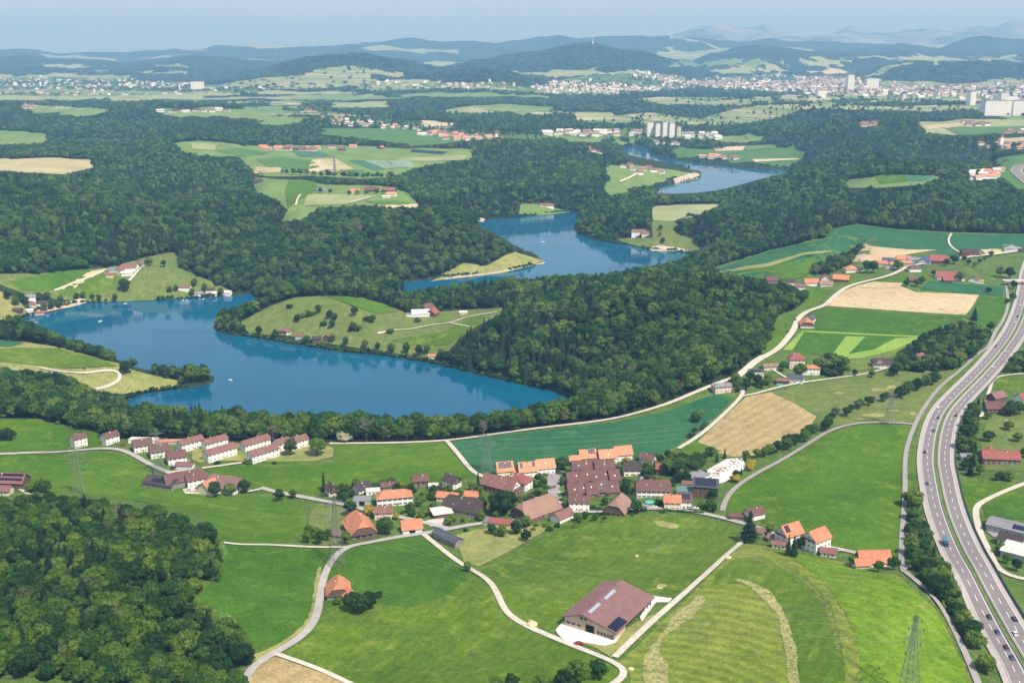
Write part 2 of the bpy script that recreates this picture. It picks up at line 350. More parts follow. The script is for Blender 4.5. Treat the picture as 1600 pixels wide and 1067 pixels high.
def noise(n, l, vec, scale, detail=3, rough=.55, dist=0):
    t = n.new('ShaderNodeTexNoise'); t.inputs['Scale'].default_value = scale; t.inputs['Detail'].default_value = detail
    t.inputs['Roughness'].default_value = rough; t.inputs['Distortion'].default_value = dist
    l.new(vec, t.inputs['Vector']); return t.outputs['Fac']
def ramp(n, l, fac, stops):
    r = n.new('ShaderNodeValToRGB'); e = r.color_ramp.elements
    while len(e) > len(stops): e.remove(e[-1])
    while len(e) < len(stops): e.new(.5)
    for k, (p, c) in enumerate(stops): e[k].position = p; e[k].color = (list(c)+[1])[:4]
    l.new(fac, r.inputs[0]); return r.outputs[0]
def mix(n, l, fac, a, b, mode='MIX'):
    x = n.new('ShaderNodeMix'); x.data_type = 'RGBA'; x.blend_type = mode
    for s, v in ((x.inputs[0], fac), (x.inputs[6], a), (x.inputs[7], b)):
        if isinstance(v, (int, float)): s.default_value = v
        elif isinstance(v, (tuple, list)): s.default_value = (list(v)+[1])[:4]
        else: l.new(v, s)
    return x.outputs[2]
def mathn(n, l, op, a, b=None):
    x = n.new('ShaderNodeMath'); x.operation = op
    for s, v in ((x.inputs[0], a), (x.inputs[1], b)):
        if v is None: continue
        if isinstance(v, (int, float)): s.default_value = v
        else: l.new(v, s)
    return x.outputs[0]
def mapped(n, l, rot=0, sc=(1, 1, 1), loc=(0, 0, 0)):
    g = n.new('ShaderNodeNewGeometry'); mp = n.new('ShaderNodeMapping'); mp.vector_type = 'TEXTURE' if False else 'POINT'
    mp.inputs['Rotation'].default_value = (0, 0, rot); mp.inputs['Scale'].default_value = sc; mp.inputs['Location'].default_value = loc
    l.new(g.outputs['Position'], mp.inputs['Vector']); return mp.outputs[0]
def turf(name, a, b, c=None, stripe=0, rot=0.0, sstr=.5, fleck=.5, rings=None, coarse=.012, speck=(.62, 1.38)):
    """grass or crop: two tones in patches, a third in streaks, drilled or mown rows"""
    m, n, l, bs = newmat(name, .95, .1)
    P = mapped(n, l)
    k = noise(n, l, P, coarse, 4, .6, .4)
    col = ramp(n, l, k, [(.34, a), (.66, b)])
    k2 = noise(n, l, P, coarse*6, 5, .65, .6)
    if c is not None:
        col = mix(n, l, ramp(n, l, k2, [(.52, (0, 0, 0)), (.72, (1, 1, 1))]), col, c)
    if stripe:
        R = mapped(n, l, rot)
        w = n.new('ShaderNodeTexWave'); w.wave_type = 'BANDS'; w.bands_direction = 'X'; w.inputs['Scale'].default_value = stripe
        w.inputs['Distortion'].default_value = 1.2; w.inputs['Detail'].default_value = 2; w.inputs['Detail Scale'].default_value = .6
        l.new(R, w.inputs['Vector'])
        f = mathn(n, l, 'MULTIPLY', w.outputs['Fac'], sstr)
        col = mix(n, l, f, col, mix(n, l, 1.0, col, (.70, .72, .72), 'MULTIPLY'))
        S2 = mapped(n, l, rot, (.22, .006, 1))
        k4 = noise(n, l, S2, 1, 3, .6)
        col = mix(n, l, ramp(n, l, k4, [(.45, (0, 0, 0)), (.7, (.6*sstr,)*3)]), col, mix(n, l, 1.0, col, (1.35, 1.25, 1.2), 'MULTIPLY'))
    if rings:
        R = mapped(n, l, 0, (1, 1, 0), (-rings[0], -rings[1], 0))
        w = n.new('ShaderNodeTexWave'); w.wave_type = 'RINGS'; w.rings_direction = 'SPHERICAL'; w.inputs['Scale'].default_value = rings[2]
        w.inputs['Distortion'].default_value = 3.0; w.inputs['Detail'].default_value = 3; w.inputs['Detail Scale'].default_value = .25
        l.new(R, w.inputs['Vector'])
        f = mathn(n, l, 'MULTIPLY', w.outputs['Fac'], rings[3])
        col = mix(n, l, f, col, mix(n, l, 1.0, col, (.55, .62, .5), 'MULTIPLY'))
    k3 = noise(n, l, P, .55, 6, .75)
    col = mix(n, l, 1.0, col, ramp(n, l, k3, [(.3, (speck[0],)*3), (.7, (speck[1],)*3)]), 'MULTIPLY')
    k5 = noise(n, l, P, .09, 4, .7, .8)
    col = mix(n, l, fleck, col, mix(n, l, 1.0, col, ramp(n, l, k5, [(.35, (.55, .62, .6)), (.65, (1.35, 1.3, 1.2))]), 'MULTIPLY'))
    l.new(col, bs.inputs['Base Color'])
    bp = n.new('ShaderNodeBump'); bp.inputs['Strength'].default_value = .5; bp.inputs['Distance'].default_value = .5
    l.new(k3, bp.inputs['Height']); l.new(bp.outputs[0], bs.inputs['Normal'])
    return m
M = {}
M['meadow'] = turf('meadow_grass', (0.060,0.121,0.008), (0.095,0.160,0.014), (0.154,0.207,0.031), .05, .5, .35, .5)
M['bright'] = turf('bright_grass', (0.049,0.116,0.005), (0.077,0.157,0.009), (0.119,0.189,0.018), .07, 1.3, .3, .4)
M['deep'] = turf('deep_green_grass', (0.037,0.099,0.007), (0.056,0.128,0.010), (0.079,0.158,0.018), .06, .9, .3, .4)
M['crop'] = turf('blue_green_crop', (0.019,0.092,0.035), (0.033,0.119,0.044), (0.053,0.150,0.062), .045, 1.45, .6, .15)
M['scrub'] = turf('rough_pasture', (0.097,0.145,0.031), (0.132,0.167,0.044), (0.167,0.176,0.062), fleck=.55)
M['dry'] = turf('dry_grass', (.20,.215,.065), (.26,.25,.09), (.14,.19,.04), fleck=.5)
M['wheat'] = turf('ripening_grain', (.32,.245,.115), (.37,.285,.14), (.27,.22,.09), .03, .7, .5, .35, coarse=.02)
M['stubble'] = turf('pale_stubble', (.45,.34,.20), (.52,.41,.26), (.38,.30,.15), .035, 1.25, .8, .2)
MOWN = dict(fleck=.6, speck=(.6, 1.35))
M['mownlight'] = turf('pale_mown_strip', (.17,.29,.045), (.21,.32,.06), None, .2, .45, .6, .2)
M['swath'] = turf('dried_hay_swath', (.31,.30,.12), (.38,.34,.16), (.22,.25,.08), fleck=.5)
def holes(m, lo=.42, hi=.56, top=.9):
    n = m.node_tree.nodes; l = m.node_tree.links; P = mapped(n, l)
    a = ramp(n, l, noise(n, l, P, .5, 5, .75, .6), [(lo, (0, 0, 0)), (hi, (top,)*3)])
    t = n.new('ShaderNodeBsdfTransparent'); ms = n.new('ShaderNodeMixShader'); l.new(a, ms.inputs[0]); l.new(t.outputs[0], ms.inputs[1]); l.new(n['Principled BSDF'].outputs[0], ms.inputs[2])
    l.new(ms.outputs[0], n['Material Output'].inputs['Surface'])
holes(M['swath'], .30, .52, .85)
M['thinswath'] = turf('thin_hay_swath', (.24,.26,.09), (.30,.29,.12), (.2,.24,.07), fleck=.5); holes(M['thinswath'], .45, .62, .8)
M['garden'] = turf('garden_ground', (0.053,0.110,0.016), (0.084,0.145,0.026), (0.176,0.167,0.088), fleck=.6, coarse=.05)
M['ground'] = None
M['track'] = plain('pale_gravel', (.47,.43,.36), .95, .1, .14, .3)
M['asphalt'] = plain('worn_asphalt', (.27,.25,.24), .9, .2, .10, .15)
M['road'] = plain('grey_lane', (.34,.315,.295), .92, .2, .12, .2)
M['carriage'] = plain('motorway_asphalt', (.19,.165,.165), .9, .2, .08, .15)
M['shoulder'] = plain('concrete_shoulder', (.36,.325,.30), .92, .2, .08, .2)
M['paint'] = plain('road_paint', (.8,.8,.78), .7, .3, .06, 1)
M['concrete'] = plain('pale_concrete', (.68,.64,.56), .9, .2, .14, .15)
M['beach'] = plain('shore_gravel', (.42,.34,.25), .95, .1, .2, .1)
M['hedge_strip'] = plain('verge_grass', (.10,.15,.03), .95, .1, .3, .3)
for nm, col in (('fa', (.13,.20,.05)), ('fb', (.07,.15,.03)), ('fc', (.36,.31,.17)), ('fd', (.05,.14,.07)), ('fe', (.24,.27,.12)), ('ff', (.46,.38,.25)), ('fg', (.17,.24,.16)), ('fh', (.02,.045,.04))):
    M[nm] = plain('field_tone_'+nm, col, .95, .1, .16, .012)

def terrain_mat():
    m, n, l, b = newmat('woodland_ground', .98, .05)
    P = mapped(n, l)
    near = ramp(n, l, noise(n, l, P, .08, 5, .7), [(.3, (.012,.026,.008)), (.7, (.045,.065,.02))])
    big = noise(n, l, P, .00075, 6, .62, .5)
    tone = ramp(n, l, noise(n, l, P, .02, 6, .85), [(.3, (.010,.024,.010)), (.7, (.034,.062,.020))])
    fld = ramp(n, l, noise(n, l, P, .0026, 2, .5), [(.35, (.10,.17,.05)), (.5, (.17,.22,.08)), (.62, (.30,.28,.15)), (.75, (.09,.17,.05))])
    op = ramp(n, l, big, [(.80, (0, 0, 0)), (.86, (1, 1, 1))])
    sx = n.new('ShaderNodeSeparateXYZ'); l.new(P, sx.inputs[0])
    far = n.new('ShaderNodeMapRange'); far.inputs[1].default_value = 9300; far.inputs[2].default_value = 10300
    l.new(sx.outputs[1], far.inputs[0])
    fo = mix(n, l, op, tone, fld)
    rock = n.new('ShaderNodeMapRange'); rock.inputs[1].default_value = 20500; rock.inputs[2].default_value = 21300
    l.new(sx.outputs[1], rock.inputs[0])
    stone = ramp(n, l, noise(n, l, P, .0012, 6, .7), [(.4, (.06,.09,.06)), (.66, (.30,.31,.33))])
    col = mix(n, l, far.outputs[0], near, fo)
    col = mix(n, l, rock.outputs[0], col, stone)
    l.new(col, b.inputs['Base Color'])
    bp = n.new('ShaderNodeBump'); bp.inputs['Strength'].default_value = .8; bp.inputs['Distance'].default_value = 18
    l.new(noise(n, l, P, .03, 5, .8), bp.inputs['Height']); 
    l.new(bp.outputs[0], b.inputs['Normal'])
    return m
M['ground'] = terrain_mat()
i = np.arange(NR-1)[:, None]*NC+np.arange(NC-1)[None, :]
Q = np.stack([i, i+1, i+NC+1, i+NC], -1).reshape(-1, 4)
def build_terrain(polys):
    gx, gy = GX.ravel(), GY.ravel(); ins = np.zeros(gx.shape, bool)
    for w in polys:
        w_ = np.array(w); s = (gx > w_[:, 0].min()) & (gx < w_[:, 0].max()) & (gy > w_[:, 1].min()) & (gy < w_[:, 1].max()); k = np.where(s)[0]
        ins[k] |= inpoly(gx[k], gy[k], w)
    me = np_mesh('terrain', np.stack([gx, gy, HG.ravel()-ins*(1.2+gy/1500)], 1), Q, M['ground'])
    ter = bpy.data.objects.new('terrain', me); C.objects.link(ter)
    tag(ter, 'rolling wooded ground rising to far blue ridges', kind='structure')

# water
def water_mat():
    m, n, l, b = newmat('lake_water', .06, .5)
    b.inputs['IOR'].default_value = 1.33
    P = mapped(n, l)
    k = noise(n, l, P, .004, 4, .6, .5)
    l.new(ramp(n, l, k, [(.35, (.0004,.066,.132)), (.65, (.0006,.088,.165))]), b.inputs['Base Color'])
    b.inputs['Specular IOR Level'].default_value = .30
    bp = n.new('ShaderNodeBump'); bp.inputs['Strength'].default_value = .05; bp.inputs['Distance'].default_value = .2
    l.new(noise(n, l, P, .45, 3, .5), bp.inputs['Height']); l.new(bp.outputs[0], b.inputs['Normal'])
    rg = ramp(n, l, noise(n, l, mapped(n, l, 0, (.0035, .012, 1)), 1, 4, .6, .8), [(.45, (.04,)*3), (.62, (.16,)*3)])
    l.new(rg, b.inputs['Roughness'])
    return m
M['water'] = water_mat()
def flat_sheet(name, ring, z, mat):
    r = [Vector((a, b)) for a, b in ring]
    co, _, fa, *_ = delaunay_2d_cdt(r, [], [list(range(len(r)))], 1, 1e-4)
    return mesh_obj(name, [(v.x, v.y, z) for v in co], fa, mat)
def grow(ring, d):
    n = len(ring); out = []
    area = sum(ring[i][0]*ring[(i+1) % n][1]-ring[(i+1) % n][0]*ring[i][1] for i in range(n))
    s = 1 if area > 0 else -1
    for i in range(n):
        a = ring[i-1]; b = ring[(i+1) % n]; tx, ty = b[0]-a[0], b[1]-a[1]; L = math.hypot(tx, ty)+1e-9
        out.append((ring[i][0]+s*ty/L*d, ring[i][1]-s*tx/L*d))
    return out
for k, r in enumerate(LK):
    xs = [p[0] for p in r]; ys = [p[1] for p in r]
    w = mesh_obj('lake', [(min(xs)-60, min(ys)-60, 0), (max(xs)+60, min(ys)-60, 0), (max(xs)+60, max(ys)+60, 0), (min(xs)-60, max(ys)+60, 0)], [(0,1,2,3)], M['water'])
    tag(w, 'broad blue lake winding between the wooded banks' if k == 0 else 'far pale blue reach of the lake by the white blocks', kind='structure')

# ------------------------------------------------------------------ sheets and ribbons draped on the ground
def eps(level, y): return (0.10+0.11*level)*(1+np.maximum(y, 0)/900.0)*np.where(y > 5500, 1.8, 1)
def densify(p, step, closed=True):
    out = []; n = len(p)
    for i in range(n if closed else n-1):
        a, b = p[i], p[(i+1) % n]; k = max(1, int(math.hypot(b[0]-a[0], b[1]-a[1])/step))
        for j in range(k): out.append((a[0]+(b[0]-a[0])*j/k, a[1]+(b[1]-a[1])*j/k))
    if not closed: out.append(p[-1])
    return out
def worldpoly(pp, rounded=0):
    if rounded: pp = smooth_ring(pp, rounded)
    pp = densify(pp, 12)
    x, y = hit([p[0] for p in pp], [p[1] for p in pp])
    return list(zip(x.tolist(), y.tolist()))
def sheet(name, pp, mat, level, label, world=None, rounded=1, jit=0, kind='structure'):
    ring = world or worldpoly(pp, rounded)
    if jit:
        ring = densify(ring, 2.2); A = np.array(ring); cx_ = A.mean(0)
        ring = [(p[0]+jit*float(fbm(np.array([p[0]/5]), np.array([p[1]/5]), 3, 3)[0])*3, p[1]+jit*float(fbm(np.array([p[0]/5]), np.array([p[1]/5]), 3, 8)[0])*3) for p in ring]
    R = np.array(ring); 
    ym = R[:, 1].mean(); sp = max(7.0, .009*(R[:, 1].min()+600))
    ext = max(R[:, 0].ptp() if hasattr(R[:, 0], 'ptp') else np.ptp(R[:, 0]), np.ptp(R[:, 1]))
    ring = densify(ring, sp*1.2)
    # drop near-duplicate points
    q = [ring[0]]
    for p in ring[1:]:
        if math.hypot(p[0]-q[-1][0], p[1]-q[-1][1]) > .25: q.append(p)
    ring = q
    R = np.array(ring)
    gy = []; y = R[:, 1].min()
    pts = []
    while y < R[:, 1].max():
        s = max(7.0, .0075*(y+600))
        xs = np.arange(R[:, 0].min(), R[:, 0].max(), s)
        pts.append(np.stack([xs+rng.uniform(-.2, .2, len(xs))*s, np.full(len(xs), y)+rng.uniform(-.2, .2, len(xs))*s], 1)); y += s
    if pts:
        P = np.concatenate(pts); P = P[inpoly(P[:, 0], P[:, 1], ring)]
        if len(P): 
            dd = polydist(P[:, 0], P[:, 1], ring); P = P[dd > 1.5]
    else: P = np.zeros((0, 2))
    co = [Vector(p) for p in ring]+[Vector(p) for p in P]
    vs, _, fs, *_ = delaunay_2d_cdt(co, [], [list(range(len(ring)))], 1, 1e-3)
    V = np.array([(v.x, v.y) for v in vs]); z = H(V[:, 0], V[:, 1])+eps(level, V[:, 1])
    z = np.maximum(z, .05+.02*level)
    o = mesh_obj(name, np.column_stack([V, z]), fs, M[mat] if isinstance(mat, str) else mat, smooth=True)
    tag(o, label, kind=kind)
    return o
def catmull(p, k=8):
    out = []
    for i in range(len(p)-1):
        a = p[max(i-1, 0)]; b = p[i]; c = p[i+1]; d = p[min(i+2, len(p)-1)]
        for j in range(k):
            t = j/k
            out.append(tuple(.5*((2*b[q])+(-a[q]+c[q])*t+(2*a[q]-5*b[q]+4*c[q]-d[q])*t*t+(-a[q]+3*b[q]-3*c[q]+d[q])*t**3) for q in (0, 1)))
    out.append(p[-1]); return out
def wline(pp, sm=True, world=False, step=6.0):
    if not world:
        if sm: pp = catmull(pp)
        x, y = hit([p[0] for p in pp], [p[1] for p in pp]); pp = list(zip(x.tolist(), y.tolist()))
    q = [pp[0]]
    for p in pp[1:]:
        if math.hypot(p[0]-q[-1][0], p[1]-q[-1][1]) > step*.7: q.append(p)
    pp = densify(q, step, False)
    A = np.array(pp)
    for _ in range(6): A[1:-1] = A[1:-1]*.5+(A[:-2]+A[2:])*.25
    return A
def frame(A):
    T = np.gradient(A, axis=0); T /= np.linalg.norm(T, axis=1)[:, None]+1e-9
    return T, np.column_stack([-T[:, 1], T[:, 0]])
ROADS = []
def ribbon(name, A, o1, o2, mat, level, label, kind='structure', n=1, parent=None, dz=0.0, link=True):
    T, N = frame(A)
    cols = [o1+(o2-o1)*k/n for k in range(n+1)]
    V = []; 
    for c in cols:
        P = A+N*c; V.append(np.column_stack([P, H(P[:, 0], P[:, 1])+eps(level, P[:, 1])+dz]))
    V = np.stack(V, 1); L = len(A); m = n+1
    i = (np.arange(L-1)[:, None]*m+np.arange(n)[None, :]).ravel()
    Q = np.stack([i, i+1, i+m+1, i+m], 1)
    # faces up
    me = np_mesh(name, V.reshape(-1, 3), Q[:, ::-1], M[mat])
    o = bpy.data.objects.new(name, me); C.objects.link(o)
    if parent: o.parent = parent
    if label or kind: tag(o, label, kind=kind)
    return o
def road(name, pp, w, mat, label, level=4):
    A = wline(pp); ROADS.append((A, w))
    return ribbon(name, A, -w/2, w/2, mat, level, label, n=2)
FGW = worldpoly(OPEN_FG)
sheet('meadow', None, 'garden', 0, 'open farmland around the village', world=FGW)
OPW = []
for pts, mat, label, name in OPENS:
    wpoly = worldpoly(pts, 0); _A = densify(wpoly, 14); _a = np.array(_A); _s = np.clip((_a[:, 1]-2300)/1000, 0, 1)*_a[:, 1]*.028
    wpoly = list(zip((_a[:, 0]+fbm(_a[:, 0]/90, _a[:, 1]/90, 3, 21)*_s).tolist(), (_a[:, 1]+fbm(_a[:, 0]/90, _a[:, 1]/90, 3, 22)*_s*1.6).tolist()))
    OPW.append(wpoly); sheet(name, pts, mat, 0, label, world=wpoly)
TW = []
for nm, pts in TOWNS+VILL:
    wpoly = worldpoly(pts, 1); TW.append((nm, wpoly)); sheet('town_ground', pts, 'garden', 0, 'green built-up ground of the %s' % nm, world=wpoly)
_c = hit1(1030, 1150); M['mown'] = turf('mown_grass', (.150,.195,.028), (.205,.235,.050), (.12,.18,.02), rings=(_c[0], _c[1], .045, .55), **MOWN)
_c = hit1(1030, 1150); M['mownbright'] = turf('mown_bright_grass', (.100,.195,.012), (.130,.225,.018), (.16,.24,.03), rings=(_c[0], _c[1], .04, .35), **MOWN)
# ragged farmland between the far woods, cell by cell of the ground
def farm_noise(x, y): return fbm(x/1300+7, y/560+3, 5, 41)+.02
gx_, gy_ = GX, GY; fn = farm_noise(gx_, gy_); FT = np.interp(gy_, [4300, 5000, 6600, 8000, 9500, 12000, 17000, 22000], [.3, .07, .02, .06, .12, .14, .13, .3])+np.clip((HG-110)/90, 0, 1)*.12*(GY < 14500)
isf = (fn > FT) & (gy_ > 4300) & (gy_ < 22000)
ppx, ppy, _ = project(gx_, gy_, HG); kf = isf[:-1, :-1] & isf[1:, :-1] & isf[:-1, 1:] & isf[1:, 1:]
idx = np.arange(NR*NC).reshape(NR, NC); qq = np.stack([idx[:-1, :-1][kf], idx[:-1, 1:][kf], idx[1:, 1:][kf], idx[1:, :-1][kf]], 1)
us, inv = np.unique(qq, return_inverse=True); PV = np.stack([gx_.ravel()[us], gy_.ravel()[us], HG.ravel()[us]+.8+gy_.ravel()[us]/9000], 1)
def farm_mat():
    m, n, l, b = newmat('far_farmland', .95, .1); P = mapped(n, l, .3, (1/230., 1/420., 1))
    v = n.new('ShaderNodeTexVoronoi'); v.inputs['Scale'].default_value = 1.0; l.new(P, v.inputs['Vector'])
    sp = n.new('ShaderNodeSeparateColor'); l.new(v.outputs['Color'], sp.inputs[0])
    c = ramp(n, l, sp.outputs[0], [(.0, (.10,.17,.05)), (.22, (.15,.21,.07)), (.4, (.20,.24,.09)), (.55, (.11,.19,.06)), (.7, (.34,.31,.18)), (.85, (.42,.36,.24)), (1, (.08,.15,.06))])
    c.node.color_ramp.interpolation = 'CONSTANT'; l.new(c, b.inputs['Base Color']); return m
me = np_mesh('farmland', PV, inv.reshape(-1, 4), farm_mat()); fo_ = bpy.data.objects.new('farmland', me); C.objects.link(fo_); tag(fo_, 'patchwork of pale fields between the far woods', kind='structure')
build_terrain([FGW]+OPW+[w for _, w in TW])
def fs(name, label, mat, level, *pts, **k): return sheet(name, list(pts), mat, level, label, **k)
# near fields
fs('field','bright green field at the far left above the track','bright',1,(-260,656),(45,656),(95,663),(140,673),(170,684),(180,692),(110,703),(40,707),(-260,707))
fs('field','long bright green field above the lower left wood','bright',1,(-260,712),(60,710),(185,705),(232,735),(243,752),(300,768),(345,773),(410,774),(482,786),(474,850),(345,850),(330,822),(300,800),(180,776),(80,768),(-260,768))
fs('field','rough paddock beside the orange farmhouse','scrub',1,(486,787),(530,790),(560,800),(545,850),(478,852))
fs('field','bright green rectangle in front of the lake trees','bright',1,(522,694),(620,694),(692,690),(712,715),(738,745),(700,752),(560,760),(500,770),(420,768),(400,760),(380,744),(330,738),(320,734),(400,722),(521,722),rounded=0)
fs('crop_field','dark blue-green crop behind the orange roofs','crop',1,(706,690),(760,683),(860,672),(960,660),(1045,642),(1100,622),(1120,616),(1146,621),(1120,650),(1058,697),(1040,705),(1000,716),(950,712),(860,724),(770,740),(745,738),(722,714),rounded=0)
fs('grain_field','ripe tan grain field between two tracks','wheat',1,(1165,621),(1204,613),(1240,630),(1276,651),(1262,672),(1215,697),(1180,712),(1145,714),(1110,705),(1090,690),rounded=0)
fs('pasture','dull rough pasture above the grain field','scrub',1,(1208,613),(1290,592),(1340,582),(1420,582),(1495,576),(1475,612),(1443,655),(1425,663),(1340,661),(1290,668),(1277,650),rounded=0)
fs('field','large bright green field left of the motorway','bright',1,(1343,665),(1425,667),(1416,710),(1413,780),(1407,868),(1345,868),(1300,855),(1240,830),(1180,812),(1133,806),(1142,775),(1175,748),(1225,722),(1285,685),rounded=0)
fs('field','bright green strip right of the main wood','bright',1,(1212,500),(1240,494),(1232,515),(1215,540),(1190,555),(1180,562),(1196,540),rounded=0)
fs('field','small green field below the hamlet','bright',1,(1257,453),(1303,454),(1285,468),(1262,483),(1250,480),(1262,468),rounded=0)
fs('field','broad teal crop field on the upper right','crop',1,(1113,424),(1200,394),(1290,374),(1298,360),(1340,352),(1400,360),(1480,365),(1482,384),(1503,403),(1470,400),(1440,392),(1375,388),(1335,384),(1325,398),(1295,400),(1220,420),(1190,436),(1140,431),rounded=0)
fs('field','green wedge under the teal crop','bright',2,(1135,432),(1200,416),(1262,405),(1298,400),(1290,412),(1262,430),(1240,438),(1190,437),rounded=0)
fs('farm_track','pale grassy baulk across the teal crop','dry',3,(1113,426),(1200,412),(1255,396),(1298,392),(1300,395),(1255,400),(1205,417),(1120,429),rounded=0)
fs('field','teal crop right of the curved track','crop',1,(1487,366),(1720,369),(1720,388),(1500,391),(1488,384),(1483,374),rounded=0)
fs('stubble_field','pale stubble behind the upper hamlet','stubble',2,(1345,384),(1375,387),(1420,391),(1465,391),(1420,398),(1385,410),(1328,410),(1333,396),rounded=0)
fs('stubble_field','small stubble plot beside the dark barn','stubble',1,(1497,394),(1528,393),(1537,400),(1525,402),(1512,400),rounded=0)
fs('stubble_field','second small stubble plot at the right','stubble',1,(1532,390),(1563,389),(1567,397),(1542,399),rounded=0)
fs('field','ploughed garden rows at the right edge','asphalt',1,(1567,383),(1592,382),(1600,392),(1570,395),rounded=0)
fs('stubble_field','large pale stubble field on the right','stubble',1,(1288,478),(1302,463),(1325,452),(1352,443),(1405,446),(1430,457),(1530,461),(1520,478),(1507,493),(1400,486),rounded=0)
fs('stubble_field','short stubble strip by the village road','stubble',2,(1335,448),(1365,441),(1410,443),(1407,450),(1370,452),rounded=0)
fs('crop_field','dark teal crop plot with tramlines','crop',2,(1438,453),(1450,440),(1500,444),(1568,449),(1567,464),(1532,461),(1480,456),rounded=0)
fs('field','green field inside the hamlet loop','bright',1,(1370,440),(1400,432),(1420,427),(1465,436),(1480,440),(1445,440),(1438,450),(1405,442),rounded=0)
fs('field','green field left of the village road','bright',1,(1322,440),(1360,437),(1390,434),(1370,438),(1330,450),rounded=0)
fs('field','deep green field below the stubble','deep',1,(1262,490),(1286,481),(1400,490),(1500,495),(1512,492),(1500,500),(1470,510),(1440,526),(1360,521),(1275,516),(1268,505),rounded=0)
fs('field','green field right of the stubble','deep',1,(1532,464),(1570,466),(1568,490),(1552,515),(1535,512),(1522,500),(1505,495),(1522,478),rounded=0)
fs('field','freshly mown field with light and dark strips','deep',1,(1222,548),(1255,516),(1340,521),(1440,527),(1400,545),(1322,563),(1300,558),rounded=0)
fs('mown_strip','left light mown strip','mownlight',2,(1222,548),(1254,517),(1258,518),(1256,520),(1238,548),rounded=0)
fs('mown_strip','middle pair of light mown strips','mownlight',2,(1302,553),(1322,526),(1352,527),(1326,554),(1318,562),rounded=0)
fs('mown_strip','top light mown edge of the striped field','mownlight',2,(1258,517),(1440,526),(1434,528),(1258,520),rounded=0)
fs('mown_strip','curved light mown edge of the striped field','mownlight',2,(1318,563),(1325,554),(1365,547),(1400,529),(1440,528),(1400,547),(1350,560),rounded=0)
fs('pasture','rough slope below the striped field','scrub',2,(1322,566),(1400,548),(1425,535),(1390,560),(1380,575),(1330,580),rounded=0)
fs('field','green verge between track and motorway','meadow',1,(1495,577),(1560,528),(1578,500),(1588,470),(1590,500),(1570,530),(1500,588),(1465,625),(1448,660),(1436,700),(1440,760),(1425,765),(1424,715),(1436,668),(1462,615),rounded=0)
fs('meadow','meadow right of the motorway grove','bright',1,(1498,752),(1590,756),(1720,720),(1720,690),(1720,758),(1600,765),(1560,783),(1530,788),(1527,800),(1540,830),(1512,815),(1503,785),rounded=0)
fs('meadow','deep green meadow at the right edge','deep',2,(1535,790),(1560,783),(1600,766),(1720,745),(1720,830),(1600,812),(1550,810),(1540,808),rounded=0)
fs('meadow','garden meadow with trees at the right','scrub',1,(1545,650),(1720,645),(1720,735),(1540,735),(1532,690),rounded=0)
fs('meadow','small meadow beside the motorway slip','meadow',1,(1552,588),(1720,585),(1720,612),(1560,612),rounded=0)
fs('field','green field inside the road bend','deep',1,(298,940),(345,893),(357,862),(350,851),(440,854),(528,860),(510,880),(497,915),(492,962),(470,990),(430,1015),(400,1030),(392,1000),(365,962),(330,948),rounded=0)
fs('verge','dry verge along the curved lane','dry',2,(505,885),(500,915),(494,965),(470,995),(430,1020),(395,1035),(390,1025),(430,1010),(468,985),(486,958),(490,915),(497,890),jit=.8)
fs('field','green field left of the village lane','deep',1,(545,858),(600,846),(665,838),(690,862),(720,885),(730,905),(700,930),(640,950),(560,935),(512,950),(503,935),(512,890),rounded=0)
fs('field','broad green field between the two lanes','meadow',1,(500,965),(512,950),(560,937),(640,950),(700,930),(735,895),(765,915),(780,940),(792,965),(860,995),(940,1030),(985,1067),(985,1180),(600,1180),(540,1062),(440,1022),(480,995),rounded=0)
fs('grain_field','tan grain corner at the bottom','wheat',2,(384,1055),(400,1040),(430,1026),(470,1040),(530,1062),(590,1090),(600,1180),(384,1180),rounded=0)
fs('orchard','dry orchard meadow with young trees','dry',2,(710,838),(745,828),(800,822),(860,822),(852,830),(800,860),(748,886),(725,878),rounded=0)
fs('field','bright green field behind the big barn','meadow',1,(750,888),(810,860),(880,822),(910,810),(960,808),(1010,806),(1085,808),(1130,818),(1155,832),(1158,846),(1110,888),(1060,930),(1010,925),(975,905),(905,955),(875,985),(835,980),(795,958),(782,930),(765,903),rounded=0)
fs('mown_strip','light mown patch at the field edge','dry',2,(1018,812),(1065,820),(1055,828),(1025,822))
fs('field','wide mown field at the lower right','mown',1,(1160,850),(1190,852),(1225,862),(1300,875),(1335,885),(1360,900),(1400,897),(1425,920),(1460,950),(1480,985),(1500,1030),(1520,1067),(1535,1180),(985,1180),(985,1055),(968,1035),(1060,948),(1115,893),rounded=0)
fs('grass_patch','darker unmown crescent in the mown field','meadow',2,(1150,870),(1200,872),(1240,885),(1275,915),(1300,950),(1315,1000),(1320,1067),(1325,1120),(1240,1120),(1235,1050),(1235,1000),(1215,950),(1190,920),(1145,908),(1110,925),(1115,900),jit=.8)
fs('grass_patch','bright green right part of the mown field','mownbright',2,(1180,853),(1225,864),(1300,878),(1340,890),(1400,899),(1425,922),(1460,955),(1480,990),(1500,1030),(1520,1090),(1350,1090),(1340,1000),(1315,950),(1280,900),(1235,872),jit=.8)
fs('hay_swath','inner curved swath of pale hay','swath',3,(1143,905),(1160,905),(1190,918),(1205,925),(1222,955),(1236,985),(1245,1020),(1252,1080),(1232,1080),(1228,1010),(1215,965),(1196,940),(1180,925),(1160,913),jit=.8)
fs('hay_swath','wide pale hay strip beside the barn lane','swath',3,(1080,940),(1100,930),(1102,945),(1080,968),(1050,985),(1035,1000),(1030,1020),(1045,1040),(1045,1090),(1010,1090),(1003,1040),(1008,1020),(1030,1000),(1050,965),jit=.8)
fs('hay_swath','thin outer curved hay trace','thinswath',3,(1150,870),(1200,875),(1240,887),(1270,912),(1295,945),(1310,990),(1312,1020),(1306,1020),(1302,985),(1285,945),(1262,916),(1232,892),(1196,881),(1150,875),jit=.8)
